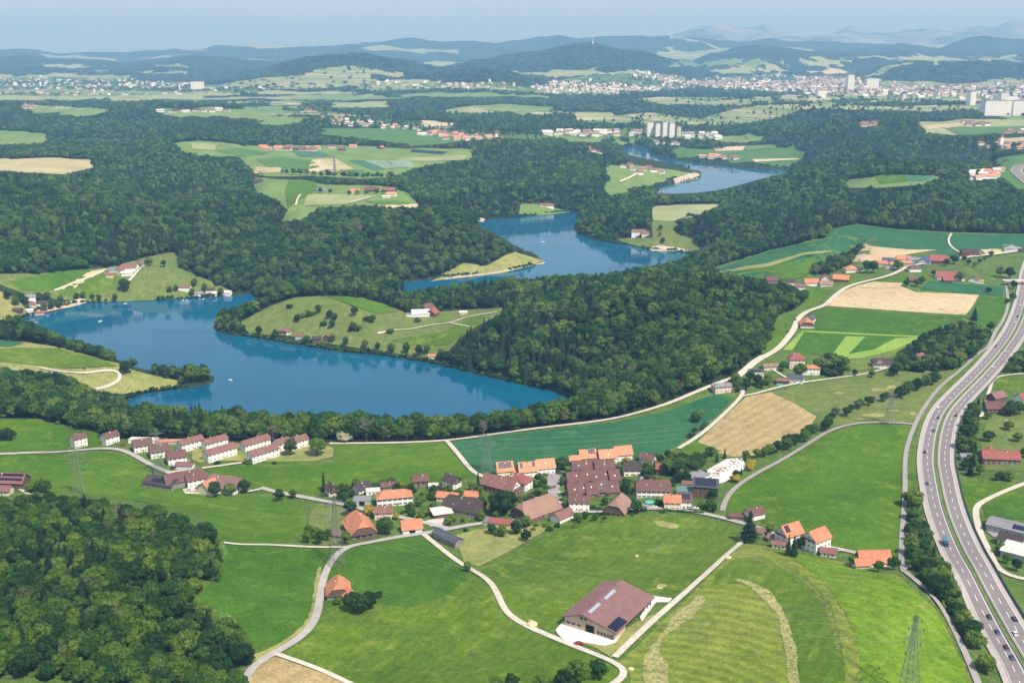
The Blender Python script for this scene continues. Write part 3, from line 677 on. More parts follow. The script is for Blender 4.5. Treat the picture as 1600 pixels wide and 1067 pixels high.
fs('field','grass wedge between the two lanes and the barn','dry',2,(900,1003),(930,1012),(955,1028),(985,1008),(1028,970),(1020,960),(990,975),(955,1000),rounded=0)
fs('barnyard','pale concrete yard in front of the big barn','concrete',3,(868,985),(880,972),(905,985),(940,992),(970,993),(962,1005),(945,1010),(900,1003),(890,1008),(872,992),rounded=0)
fs('barnyard','pale concrete run behind the big barn','concrete',3,(1000,965),(1015,940),(1018,932),(1050,936),(1045,942),(1025,942),(1010,962),(1003,972),rounded=0)
fs('yard','pale cluttered stone yard with blocks','concrete',2,(1085,752),(1105,735),(1135,718),(1160,716),(1165,730),(1150,745),(1130,755),(1110,758),rounded=0)
fs('lawn','bright lawn above the village wood','bright',2,(1063,703),(1082,690),(1100,695),(1125,705),(1108,722),(1085,722),rounded=0)
fs('lawn','pale settlement lawn around the white terraces','dry',2,(300,725),(345,720),(400,722),(520,721),(522,694),(450,695),(330,694),(300,700))
fs('forecourt','pale yard in front of the dark roofed farm','track',2,(285,765),(320,758),(345,768),(330,773),(290,772),rounded=0)
fs('parking_area','grey square between the chalets and terraces','asphalt',3,(262,722),(285,716),(302,722),(300,732),(275,738))
fs('parking_area','grey parking lane inside the village','asphalt',3,(858,735),(880,736),(885,745),(872,765),(870,785),(860,780),(853,760))
fs('forecourt','grey yard by the right halls','asphalt',3,(1538,815),(1560,816),(1562,838),(1552,840),(1542,832),rounded=0)
fs('hardstanding','pale drive at the long open shed','track',3,(665,815),(690,808),(705,812),(700,820),(672,824),rounded=0)
for (a, b, w, h_) in ((1310,616,14,3),(1375,610,24,4),(1395,606,18,4),(1365,650,30,4),(1395,643,14,2),(1428,648,12,3),(1345,656,10,1.5),(1035,915,14,3),(830,970,8,3)):
    fs('bare_patch','bare worn patch of earth in the pasture','swath',3,*[(a+w*.6*math.cos(t)*(1+.2*math.sin(3*t)), b+h_*.8*math.sin(t)) for t in [k*math.pi/4 for k in range(8)]], jit=1.4)
# subfields of the far patchwork
for mt, lab, pts in (
 ('fc','tan wedge in the far patchwork',[(500,249),(525,249),(553,265),(512,271)]),
 ('fd','dark green plot in the far patchwork',[(544,251),(567,251),(603,265),(583,267)]),
 ('fg','grey-green plot in the far patchwork',[(567,251),(603,252),(619,263),(603,265)]),
 ('fg','pale teal plot in the far patchwork',[(606,252),(637,249),(650,263),(619,263)]),
 ('fh','nearly black plot in the far patchwork',[(644,234),(700,238),(690,242),(641,238)]),
 ('fe','long pale strip in the far patchwork',[(609,249),(731,243),(725,251),(656,253)]),
 ('ff','pale stubble wedge in the far patchwork',[(487,251),(500,249),(520,262),(495,270),(480,268)]),
 ('fb','green plot at the near side of the far patchwork',[(400,249),(440,247),(490,252),(500,262),(480,266),(420,262)]),
 ('fc','brownish strip at the left of the far patchwork',[(400,262),(440,262),(440,270),(395,272)]),
 ('fd','teal plot at the top of the far patchwork',[(455,236),(500,238),(520,245),(470,246)]),
 ('fe','pale arc at the left of the far patchwork',[(300,224),(340,226),(335,236),(300,234)]),
 ('fb','dark green band left of the far patchwork',[(335,236),(380,232),(420,240),(380,246)]),
 ('fb','green plot below the far patchwork',[(530,266),(570,267),(570,277),(535,275)]),
 ('fb','green plot beside the small far hamlet',[(570,315),(620,314),(650,320),(600,322)]),
 ('ff','tan field edge behind the spruce tops',[(588,322),(655,319),(658,326),(590,327)]),
 ('fe','pale meadow right of the far bend',[(480,305),(570,304),(585,308),(540,320),(475,322)]),
 ('bright','bright green bend in the far meadow',[(450,283),(490,284),(500,296),(470,312),(450,325),(445,300)]),
 ('ff','pale track-side strip in the left hill pasture',[(95,452),(140,425),(170,420),(160,425),(110,455)]),
 ('bright','bright green field on the left hill',[(14,440),(95,424),(155,421),(110,449),(60,458),(30,452)]),
 ('meadow','lighter green field on the left hill',[(95,452),(130,432),(175,428),(190,436),(185,450),(140,466),(90,462)]),
 ('crop','teal field at the left edge of the headland',[(-60,527),(38,536),(20,542),(-60,545)]),
 ('meadow','green field on the left headland',[(-60,548),(30,544),(90,545),(160,563),(185,572),(100,577),(60,572),(-60,560)]),
 ('bright','light green crown of the peninsula hill',[(510,463),(545,464),(600,475),(622,487),(590,492),(550,478)]),
 ('meadow','lighter meadow by the peninsula farm',[(690,520),(730,500),(765,492),(740,515),(700,540),(640,540),(610,532)]),
 ('ff','tan strip behind the shore village',[(1115,231),(1165,229),(1160,236),(1118,237)]),
 ('ff','lower tan strip near the far shore',[(1175,250),(1245,248),(1250,250),(1180,254)]),
 ('fa','pale strip right of the tan strip',[(1165,229),(1205,227),(1210,232),(1165,235)]),
 ('bright','bright middle plot in the right clearing',[(1365,275),(1410,274),(1420,284),(1375,288)]),
 ('fd','teal right plot in the right clearing',[(1412,275),(1470,276),(1440,284),(1422,284)]),
 ('fb','green band on the right plateau fields',[(1470,200),(1600,198),(1660,200),(1660,206),(1500,212)]),
 ('fc','tan band on the right plateau fields',[(1440,197),(1500,193),(1510,198),(1450,203)]),
 ('beach','gravel tip of the low peninsula',[(1052,280),(1085,271),(1096,273),(1090,280),(1055,287)]),
 ('beach','gravel shore near the bathing lawn',[(1012,388),(1030,384),(1060,388),(1095,396),(1060,393),(1018,392)]),
 ('beach','bare shore by the left cabins',[(100,474),(125,467),(142,471),(110,480),(40,495),(60,485)]),
 ('beach','gravel edge of the spit',[(690,434),(760,428),(830,415),(852,409),(850,412),(780,427),(695,437)]),
 ):
    fs('field_plot', lab, mt, 2, *pts, rounded=0)
# roads and tracks
road('road',[(1640,388),(1600,392),(1560,398),(1520,402),(1500,405),(1470,410),(1440,414),(1418,418),(1400,428),(1380,435),(1345,443),(1320,452),(1300,468),(1288,479),(1262,488),(1247,500),(1240,517),(1222,540),(1206,553),(1185,563),(1162,582),(1150,592)],6.5,'track','country road winding down from the upper hamlet',5)
road('lane',[(1155,588),(1125,599),(1090,612),(1040,633),(960,655),(850,669),(760,681),(700,689),(620,693),(515,694)],4.2,'track','pale lane along the lake trees')
road('lane',[(698,690),(712,705),(725,722),(745,743),(775,752)],4,'track','lane from the lake path down to the village')
road('lane',[(1152,590),(1156,605),(1160,619),(1100,676),(1060,702)],4,'track','white track left of the grain field')
road('lane',[(1160,620),(1180,617),(1205,609),(1245,600),(1290,594)],3.2,'track','white track above the grain field')
road('lane',[(1290,594),(1320,590),(1350,586),(1390,575)],2.6,'track','faint track toward the brown farmhouse')
road('lane',[(1428,664),(1390,661),(1340,662),(1300,672),(1270,690),(1225,718),(1180,742),(1150,762),(1132,785),(1128,803)],3.8,'asphalt','grey lane curving round the large green field')
road('road',[(880,800),(960,800),(1010,795),(1050,797),(1100,803),(1150,815),(1200,832),(1250,850),(1300,856),(1350,868)],4.6,'road','grey village road to the houses on the right')
road('lane',[(1162,845),(1110,892),(1060,936),(1010,980),(956,1032)],3.6,'track','straight lane past the big barn')
road('lane',[(662,836),(690,858),(720,882),(750,898),(770,915),(782,940),(795,963),(835,985),(900,1012),(955,1033),(982,1048),(975,1060),(950,1075)],3.6,'track','pale lane from the village to the barn crossing')
road('lane',[(382,1072),(384,1052),(400,1036),(430,1021),(470,998),(492,972),(500,935),(506,900),(522,872),(545,855),(600,843),(660,835),(700,828),(740,820),(790,815),(840,812)],4.4,'road','grey lane curving round the green field to the village')
road('lane',[(350,849),(420,852),(500,857),(545,856)],2.8,'track','straight narrow track to the lower left wood')
road('lane',[(430,1022),(470,1036),(520,1055),(570,1080)],3,'track','track past the tan corner field')
road('road',[(408,763),(440,772),(480,779),(530,787),(560,796),(620,808),(665,818),(705,828)],4.6,'road','village street on the left side')
road('lane',[(-200,710),(0,711),(60,709),(120,704),(180,702),(205,710),(235,727),(262,740),(290,745)],4.6,'road','road past the white chalets')
road('lane',[(262,739),(300,735),(350,728),(400,721),(430,716)],3.2,'track','lane in front of the white terraces')
road('lane',[(410,764),(400,770),(380,768)],3,'track','short lane to the red roofed farm')
road('lane',[(1572,448),(1574,462),(1575,478),(1568,500),(1555,520),(1543,545),(1530,552),(1500,580),(1475,600),(1455,622),(1434,655),(1420,690),(1414,720),(1414,770),(1410,830),(1408,875),(1412,895)],3.4,'asphalt','service lane beside the motorway')
road('lane',[(1412,893),(1430,908),(1460,935),(1485,972),(1505,1015),(1525,1060),(1540,1100)],3.6,'asphalt','lane below the motorway hedge')
road('lane',[(1435,885),(1420,884),(1408,893)],3.4,'asphalt','stub of the lane under the motorway hedge')
road('lane',[(1700,725),(1600,757),(1550,778),(1526,790),(1524,805),(1532,835),(1548,868),(1562,895),(1585,905),(1620,908)],4.2,'track','pale lane bending to the right halls')
road('lane',[(1600,585),(1555,590),(1548,605),(1540,630),(1532,655)],3,'track','lane to the brown farmhouse by the motorway')
road('lane',[(1520,402),(1498,395),(1485,385),(1482,375),(1487,366)],3.2,'track','curved pale track through the teal crops')
road('lane',[(850,740),(868,742),(868,760),(862,785),(845,805),(840,812)],5,'asphalt','grey street into the terraced quarter')
road('lane',[(1030,795),(995,790),(988,775),(1000,760),(1005,745)],3.6,'asphalt','street beside the pyramid roof')
road('lane',[(745,743),(765,750),(800,742),(850,738)],3.2,'track','lane behind the orange solar houses')
road('lane',[(1200,573),(1225,590),(1250,600)],2.6,'track','short drive by the mansion')
road('lane',[(30,765),(48,775)],2.6,'track','short white track at the left farm')
road('path',[(190,448),(203,440),(215,425),(222,418)],4,'track','pale drive to the far hill farm')
road('path',[(85,455),(110,445),(150,430),(165,424)],3,'track','track across the left hill')
road('path',[(150,609),(175,602),(190,592),(188,580),(170,578),(120,585),(60,575)],3.4,'track','track curving over the left headland')
road('path',[(590,522),(640,515),(680,508),(705,505),(735,495),(780,488)],3.4,'track','track over the peninsula meadow')
road('path',[(700,505),(740,512)],3,'track','side track on the peninsula meadow')
road('path',[(540,318),(570,312),(590,306)],4,'track','far pale track by the hamlet')
road('path',[(462,322),(466,310),(470,305)],4,'track','far pale path in the meadow')
road('path',[(512,272),(522,262),(524,255)],5,'track','far pale path in the patchwork')
road('path',[(968,285),(985,278),(998,270)],5,'track','far pale path by the upper lake')
# motorway
MC = wline([(1690,1240),(1645,1150),(1610,1060),(1572,993),(1538,930),(1507,872),(1488,831),(1474,790),(1465,745),(1462,717),(1467,677),(1479,646),(1503,618),(1527,594),(1555,563),(1582,527),(1597,495),(1606,460),(1610,430),(1618,405)], step=5)
ROADS.append((MC, 30))
HB = 14.0
hw = bpy.data.objects.new('motorway', None); C.objects.link(hw)
tag(hw, 'two-way motorway with pale shoulders on the right', kind='structure')
ribbon('shoulder', MC, -HB, HB, 'shoulder', 5, None, None, n=6, parent=hw)
ribbon('carriageway', MC, 2.2, 10.6, 'carriage', 6, None, None, n=2, parent=hw)
ribbon('carriageway', MC, -10.6, -2.2, 'carriage', 6, None, None, n=2, parent=hw)
ribbon('median', MC, -1.1, 1.1, 'hedge_strip', 6, None, None, n=1, parent=hw)
for o_ in (2.5, 10.4, -2.5, -10.4): ribbon('edge_line', MC, o_-.11, o_+.11, 'paint', 7, None, None, n=1, parent=hw)
def dashes(A, off, wid, on, period, name, parent):
    s = np.concatenate([[0], np.cumsum(np.linalg.norm(np.diff(A, axis=0), axis=1))]); T, N = frame(A); V = []; Fq = []
    t = 0
    while t+on < s[-1]:
        ps = []
        for tt in (t, t+on):
            x = np.interp(tt, s, A[:, 0]); y = np.interp(tt, s, A[:, 1]); nx = np.interp(tt, s, N[:, 0]); ny = np.interp(tt, s, N[:, 1])
            for w_ in (off-wid/2, off+wid/2): ps.append((x+nx*w_, y+ny*w_))
        k = len(V)
        for (x, y) in ps: V.append((x, y, Hs(x, y)+float(eps(7, y))+.05))
        Fq.append((k, k+1, k+3, k+2)[::-1]); t += period
    return mesh_obj(name, V, Fq, M['paint'], parent)
for off in (6.4, -6.4): dashes(MC, off, .3, 6.0, 15.0, 'lane_marking', hw)
def wall_strip(name, A, off, h, th, mat, label=None, cat=None, parent=None, level=5):
    T, N = frame(A); V = []; Fq = []
    for k in range(len(A)):
        for (o_, up) in ((off-th/2, 0), (off-th/2, 1), (off+th/2, 1), (off+th/2, 0)):
            p = A[k]+N[k]*o_; V.append((p[0], p[1], Hs(*p)+float(eps(level, p[1]))-.3+(h+.3)*up))
    for k in range(len(A)-1):
        b = k*4
        for j in range(3): Fq.append((b+j, b+j+1, b+j+5, b+j+4))
    Fq.append((0, 1, 2, 3)); Fq.append(tuple(len(V)-4+j for j in (3, 2, 1, 0)))
    o = mesh_obj(name, V, Fq, M[mat], parent)
    if label: tag(o, label, cat)
    return o
M['barrier'] = plain('green_barrier', (.05,.09,.075), .6, .4, .1, .5)
M['steel'] = plain('galvanised_steel', (.42,.44,.44), .5, .5, .06, 1, .6)
sl = slice(0, int(len(MC)*.52))
wall_strip('noise_barrier', MC[sl], -HB-.3, 1.8, .25, 'barrier', 'dark green barrier along the right motorway shoulder', 'barrier')
wall_strip('guard_rail', MC, 1.2, .75, .15, 'steel', 'steel guard rail on the left of the motorway median', 'guard rail')
wall_strip('guard_rail', MC, -1.2, .75, .15, 'steel', 'steel guard rail on the right of the motorway median', 'guard rail')
road('motorway_bend',[(1625,300),(1600,280),(1590,272),(1588,266),(1596,260),(1620,256)],26,'shoulder','far bend of the motorway at the right edge',4)
ribbon('far_carriageway', ROADS[-1][0], -10, 10, 'carriage', 5, 'grey lanes of the far motorway bend', n=2)
# ------------------------------------------------------------------ trees
def foliage(name, stops, seed=0.0, bright=1.0):
    m, n, l, b = newmat(name, .9, .15)
    oi = n.new('ShaderNodeObjectInfo')
    P = mapped(n, l)
    big = noise(n, l, P, .009, 4, .7)
    f = mathn(n, l, 'ADD', mathn(n, l, 'MULTIPLY', oi.outputs['Random'], .70), mathn(n, l, 'MULTIPLY', big, .34))
    col = ramp(n, l, f, stops)
    k = noise(n, l, P, .9, 3, .8)
    col = mix(n, l, 1.0, col, ramp(n, l, k, [(.32, (.5,.55,.55)), (.7, (1.6,1.5,1.35))]), 'MULTIPLY')
    l.new(col, b.inputs['Base Color'])
    tr = n.new('ShaderNodeBsdfTranslucent'); l.new(mix(n, l, 1.0, col, (1.3,1.5,.5), 'MULTIPLY'), tr.inputs[0])
    ms = n.new('ShaderNodeMixShader'); ms.inputs[0].default_value = .22
    l.new(b.outputs[0], ms.inputs[1]); l.new(tr.outputs[0], ms.inputs[2])
    l.new(ms.outputs[0], n['Material Output'].inputs['Surface'])
    return m
M['leaf'] = foliage('broadleaf_foliage', [(.10,(.010,.034,.010)),(.28,(.020,.060,.012)),(.45,(.034,.088,.014)),(.60,(.052,.118,.017)),(.75,(.085,.155,.022)),(.92,(.130,.195,.032))])
M['needle'] = foliage('conifer_foliage', [(.1,(.010,.026,.014)),(.45,(.016,.040,.018)),(.8,(.028,.062,.022)),(.97,(.045,.085,.026))])
M['olive'] = foliage('olive_foliage', [(.1,(.055,.085,.030)),(.5,(.085,.110,.040)),(.9,(.12,.14,.06))])
M['blossom'] = foliage('pale_blossom_foliage', [(.1,(.30,.31,.20)),(.9,(.42,.42,.30))])
M['purple'] = foliage('dark_purple_foliage', [(.1,(.030,.014,.026)),(.9,(.045,.02,.035))])
M['yellow'] = foliage('yellow_foliage', [(.1,(.30,.24,.02)),(.9,(.38,.30,.03))])
M['deadwood'] = plain('bare_grey_wood', (.24,.21,.18), .9, .1, .2, 1)
M['bark'] = plain('bark', (.09,.065,.045), .95, .1, .25, 2)
def ico(sub):
    bm = bmesh.new(); bmesh.ops.create_icosphere(bm, subdivisions=sub, radius=1)
    V = np.array([v.co[:] for v in bm.verts]); Fc = np.array([[v.index for v in f.verts] for f in bm.faces]); bm.free()
    return V, Fc
I1, F1 = ico(1); I2, F2 = ico(2)
def tri_mesh(name, V, T, mat):
    return np_mesh(name, V, T, mat, smooth=False)
def lump(c, r, sub, g, amp=.18):
    V, Fc = (I1, F1) if sub == 1 else (I2, F2)
    d = 1+g.uniform(-amp, amp, len(V))
    return V*d[:, None]*np.array(r)+np.array(c), Fc
def leaves(cs, rs, n, size, g, flat=.5):
    """n small leaf clumps spread on the outer skin of the lobes; returns tris"""
    cs = np.array(cs); rs = np.array(rs); w = (rs.prod(1))**.66; w /= w.sum()
    V = []; T = []; c = 0
    while c < n:
        k = g.choice(len(cs), p=w); d = g.normal(size=3); d /= np.linalg.norm(d)
        if d[2] < -.55: continue
        p = cs[k]+rs[k]*d*g.uniform(.86, 1.16)
        q = ((p-cs)/(rs*.84)); 
        if (np.delete((q**2).sum(1), k) < 1).any(): continue
        nn = d*flat+g.normal(size=3)*(1-flat)*.8; nn /= np.linalg.norm(nn)
        a = np.cross(nn, g.normal(size=3)); a /= np.linalg.norm(a); b = np.cross(nn, a)
        s = size*g.uniform(.6, 1.35); i = len(V)
        V += [p+a*s, p+b*s*.8+nn*s*.15, p-a*s*.9, p-b*s*.8-nn*s*.1]; T += [(i, i+1, i+2), (i, i+2, i+3)]; c += 1
    return np.array(V), np.array(T)
def join(parts):
    Vs = []; Ts = []; o = 0
    for V, T in parts: Vs.append(V); Ts.append(T+o); o += len(V)
    return np.concatenate(Vs), np.concatenate(Ts)
def broad(seed, h=14, r=5.0, n=420, lobes=11, size=.62, sub=1, tall=1.0):
    g = np.random.default_rng(seed); cz = h*.55; rz = h*.45
    cs = [(0, 0, cz)]; rs = [(r*.66, r*.66, rz*.78)]
    for k in range(lobes):
        a = k*2.4+g.uniform(-.4, .4); e = g.uniform(-.45, .95); q = math.sqrt(max(0, 1-e*e))
        R = g.uniform(.28, .52)
        cs.append((math.cos(a)*q*r*.66, math.sin(a)*q*r*.66, cz+e*rz*.66)); rs.append((r*R, r*R, r*R*g.uniform(.75, 1.05)*tall))
    P = [lump(c, np.array(q)*.90, sub, g, .16) for c, q in zip(cs, rs)]
    P.append(leaves(cs, rs, n, size, g))
    return join(P)
def conif(seed, h=20, r=3.4, n=380, size=.6, layers=11):
    g = np.random.default_rng(seed); P = []
    V = []; T = []
    for k in range(layers):
        t = k/(layers-1); z = h*(.12+.82*t); R = r*(1-t)**.85*g.uniform(.85, 1.12)+.15; m = 9
        o = len(V); V.append((0, 0, z+h*.11)); ph = g.uniform(0, 6)
        for j in range(m):
            q = R*g.uniform(.62, 1.15); V.append((math.cos(ph+j*6.283/m)*q, math.sin(ph+j*6.283/m)*q, z-g.uniform(0, .07)*h*.6))
        for j in range(m): T.append((o, o+1+j, o+1+(j+1) % m))
    P.append((np.array(V, float), np.array(T)))
    V = []; T = []
    for k in range(n):
        t = g.uniform(0, 1)**1.35; z = h*(.12+.86*t); R = (r*(1-t)**.85+.12)*g.uniform(.6, 1.12); a = g.uniform(0, 6.283)
        p = np.array((math.cos(a)*R, math.sin(a)*R, z)); out = np.array((math.cos(a), math.sin(a), -.35)); sd_ = np.array((-math.sin(a), math.cos(a), 0))
        s = size*g.uniform(.6, 1.3); i = len(V)
        V += [p+out*s, p+sd_*s*.55+(0, 0, .1), p-out*s*.5+(0, 0, s*.4), p-sd_*s*.55]; T += [(i, i+1, i+2), (i, i+2, i+3)]
    P.append((np.array(V), np.array(T)))
    return join(P)
def dead(seed, h=14):
    g = np.random.default_rng(seed); V = []; T = []
    def stick(a, b, r0, r1):
        a = np.array(a, float); b = np.array(b, float); d = b-a; d /= np.linalg.norm(d)
        u = np.cross(d, (0, 0, 1.0)) if abs(d[2]) < .95 else np.array((1., 0, 0)); u /= np.linalg.norm(u)+1e-9; v = np.cross(d, u); i = len(V)
        for (p, r) in ((a, r0), (b, r1)):
            for k in range(3): V.append(p+(u*math.cos(k*2.09)+v*math.sin(k*2.09))*r)
        for k in range(3): T.append((i+k, i+(k+1) % 3, i+3+k)); T.append((i+(k+1) % 3, i+3+(k+1) % 3, i+3+k))
    stick((0, 0, 0), (0, 0, h*.8), .35, .12)
    for k in range(34):
        z = h*g.uniform(.3, .85); a = g.uniform(0, 6.28); L = h*.28*g.uniform(.5, 1)
        e = (math.cos(a)*L, math.sin(a)*L, z+L*g.uniform(.3, .9)); stick((0, 0, z), e, .13, .05)
        for j in range(3):
            f = tuple(e[q]*.7+g.normal()*1.0 for q in range(2))+(e[2]+g.uniform(.2, 1.6),); stick(tuple(x*.7 for x in e[:2])+(z+(e[2]-z)*.7,), f, .07, .03)
    return np.array(V), np.array(T)
PR = {}
def proto(key, VT, mat): PR[key] = tri_mesh(key, VT[0], VT[1], M[mat])
for k in range(6): proto('broadleaf_%d' % k, broad(20+k, h=14+(k % 3)*1.4, r=4.1+.5*(k % 3), n=640, lobes=13+k, size=.46, tall=1+.25*(k % 2)), 'leaf')
for k in range(4): proto('conifer_%d' % k, conif(50+k, h=20+k, r=3.0+.35*k), 'needle')
proto('olive_0', broad(70, h=13, r=4.6), 'olive'); proto('olive_1', broad(71, h=15, r=4.4, tall=1.2), 'olive')
proto('blossom_0', broad(75, h=9, r=4.4), 'blossom'); proto('purple_0', broad(76, h=12, r=4.0), 'purple'); proto('yellow_0', broad(77, h=6, r=2.4, n=260, size=.4), 'yellow')
for k in range(3): proto('bush_%d' % k, broad(80+k, h=3.4, r=2.3, n=200, lobes=6, size=.36), 'leaf')
proto('dead_0', dead(3), 'deadwood')
for k in range(3): proto('far_broadleaf_%d' % k, broad(90+k, h=16, r=6.0, n=120, lobes=8, size=.95), 'leaf')
for k in range(2): proto('far_conifer_%d' % k, conif(95+k, h=21, r=4.0, n=60, size=1.1, layers=7), 'needle')
def trunk_mesh(h, r):
    V = []; T = []
    rings = [(0, 0, 0, r*1.3), (0, 0, h*.12, r), (.1, .05, h*.35, r*.75), (0, .1, h*.62, r*.4)]
    for (x, y, z, q) in rings:
        for k in range(7): V.append((x+math.cos(k*.8976)*q, y+math.sin(k*.8976)*q, z))
    for j in range(3):
        for k in range(7): a = j*7+k; b = j*7+(k+1) % 7; T += [(a, b, b+7), (a, b+7, a+7)]
    for k in range(4):
        a = k*1.6+.4; i = len(V); z = h*(.3+.06*k); e = np.array((math.cos(a)*h*.2, math.sin(a)*h*.2, z+h*.2))
        V += [(0, 0, z-r*.4), (math.cos(a+1.57)*r*.35, math.sin(a+1.57)*r*.35, z), (0, 0, z+r*.4), tuple(e)]
        T += [(i, i+1, i+3), (i+1, i+2, i+3), (i+2, i, i+3)]
    return tri_mesh('trunk', np.array(V, float), np.array(T), M['bark'])
TRK = {'b': trunk_mesh(14, .42), 'c': trunk_mesh(20, .32), 's': trunk_mesh(3.4, .12)}
KIND = {'b': ('broadleaf_tree', ['broadleaf_%d' % k for k in range(6)], 14.8, TRK['b'], 'tree'), 'c': ('conifer_tree', ['conifer_%d' % k for k in range(4)], 21.0, TRK['c'], 'tree'),
 'o': ('olive_tree', ['olive_0', 'olive_1'], 14.0, TRK['b'], 'tree'), 'w': ('blossoming_tree', ['blossom_0'], 9, TRK['b'], 'tree'), 'p': ('copper_beech', ['purple_0'], 12, TRK['b'], 'tree'),
 'y': ('golden_shrub', ['yellow_0'], 6, TRK['s'], 'shrub'), 's': ('garden_shrub', ['bush_%d' % k for k in range(3)], 3.4, TRK['s'], 'shrub'), 'd': ('bare_tree', ['dead_0'], 14, None, 'tree')}
KIND['o'] = ('olive_green_tree',)+KIND['o'][1:]
NIND = {}
def tree(kind, x, y, h, wr=1.0, label='', group=None, z=None, z0=.35):
    nm, ps, ph, tk, cat = KIND[kind]
    e = bpy.data.objects.new(nm, None); C.objects.link(e)
    s = h/ph; e.location = (x, y, (Hs(x, y) if z is None else z)-z0); e.scale = (s*wr, s*wr, s); e.rotation_euler[2] = rnd.uniform(0, 6.28)
    tag(e, label, cat, group)
    o = bpy.data.objects.new('crown', PR[rnd.choice(ps)]); C.objects.link(o); o.parent = e
    if tk is not None:
        t = bpy.data.objects.new('trunk', tk); C.objects.link(t); t.parent = e
        if tk is TRK['s']: t.scale = (1, 1, ph/3.4)
        elif tk is TRK['b'] and ph != 14.8: t.scale = (.8, .8, ph/14.8)
    NIND[cat] = NIND.get(cat, 0)+1
    return e
# ------------------------------------------------------------------ buildings
def tiled(name, col, var=.16):
    m, n, l, b = newmat(name, .85, .2)
    P = mapped(n, l)
    c = ramp(n, l, noise(n, l, P, .25, 4, .7), [(.3, [q*(1-var) for q in col]), (.7, [q*(1+var) for q in col])])
    c = mix(n, l, .6, c, mix(n, l, 1.0, c, ramp(n, l, noise(n, l, P, 2.5, 3, .8), [(.3, (.72,.72,.74)), (.7, (1.22,1.2,1.18))]), 'MULTIPLY'))
    tc = n.new('ShaderNodeTexCoord'); w = n.new('ShaderNodeTexWave'); w.bands_direction = 'Y'; w.inputs['Scale'].default_value = 1.4
    l.new(tc.outputs['Object'], w.inputs['Vector'])
    bp = n.new('ShaderNodeBump'); bp.inputs['Distance'].default_value = .08; l.new(w.outputs['Fac'], bp.inputs['Height']); l.new(bp.outputs[0], b.inputs['Normal'])
    l.new(c, b.inputs['Base Color']); return m
for k, c in dict(r_brown=(.155,.082,.072), r_dark=(.070,.052,.052), r_orange=(.52,.215,.12), r_red=(.29,.10,.08), r_rust=(.225,.115,.095), r_tan=(.30,.185,.14),
                 r_mauve=(.235,.128,.122), r_slate=(.085,.095,.115), r_salmon=(.60,.27,.16), r_blue=(.03,.11,.26), r_grey=(.24,.24,.26), r_pale=(.62,.60,.54), r_teal=(.13,.24,.24)).items():
    M[k] = tiled('roof_tiles_'+k[2:], c)
def planks(name, a, b_, sc=3.0):
    m, n, l, b = newmat(name, .9, .15)
    tc = n.new('ShaderNodeTexCoord'); mp = n.new('ShaderNodeMapping'); mp.inputs['Scale'].default_value = (sc, sc, .15); l.new(tc.outputs['Object'], mp.inputs['Vector'])
    l.new(ramp(n, l, noise(n, l, mp.outputs[0], 1.0, 2, .5), [(.35, a), (.65, b_)]), b.inputs['Base Color']); return m
M['timber'] = planks('dark_timber', (.085,.055,.04), (.17,.115,.085)); M['greywood'] = planks('weathered_boards', (.17,.15,.135), (.30,.27,.24))
M['barnwood'] = planks('pale_barn_boards', (.38,.29,.21), (.55,.44,.33), 2.0)
for k, c in dict(white=(.80,.775,.72), cream=(.66,.58,.46), pink=(.68,.50,.42), greyw=(.42,.42,.42), bluew=(.50,.56,.62)).items(): M[k] = plain('render_'+k, c, .9, .2, .05, .5)
M['glass'] = plain('window_glass', (.035,.045,.06), .12, .6, .1, 1); M['panel'] = plain('solar_glass', (.008,.011,.035), .45, .25, .2, 1)
M['panelframe'] = plain('panel_frame', (.45,.47,.5), .4, .5, .05, 1, .6)
M['dark'] = plain('dark_opening', (.015,.013,.012), .9, .1); M['redpaint'] = plain('red_paint', (.42,.05,.04), .7, .3); M['greenpaint'] = plain('green_paint', (.05,.14,.07), .7, .3)
M['skylight'] = plain('skylight_glass', (.30,.36,.41), .3, .6, .05, 1)
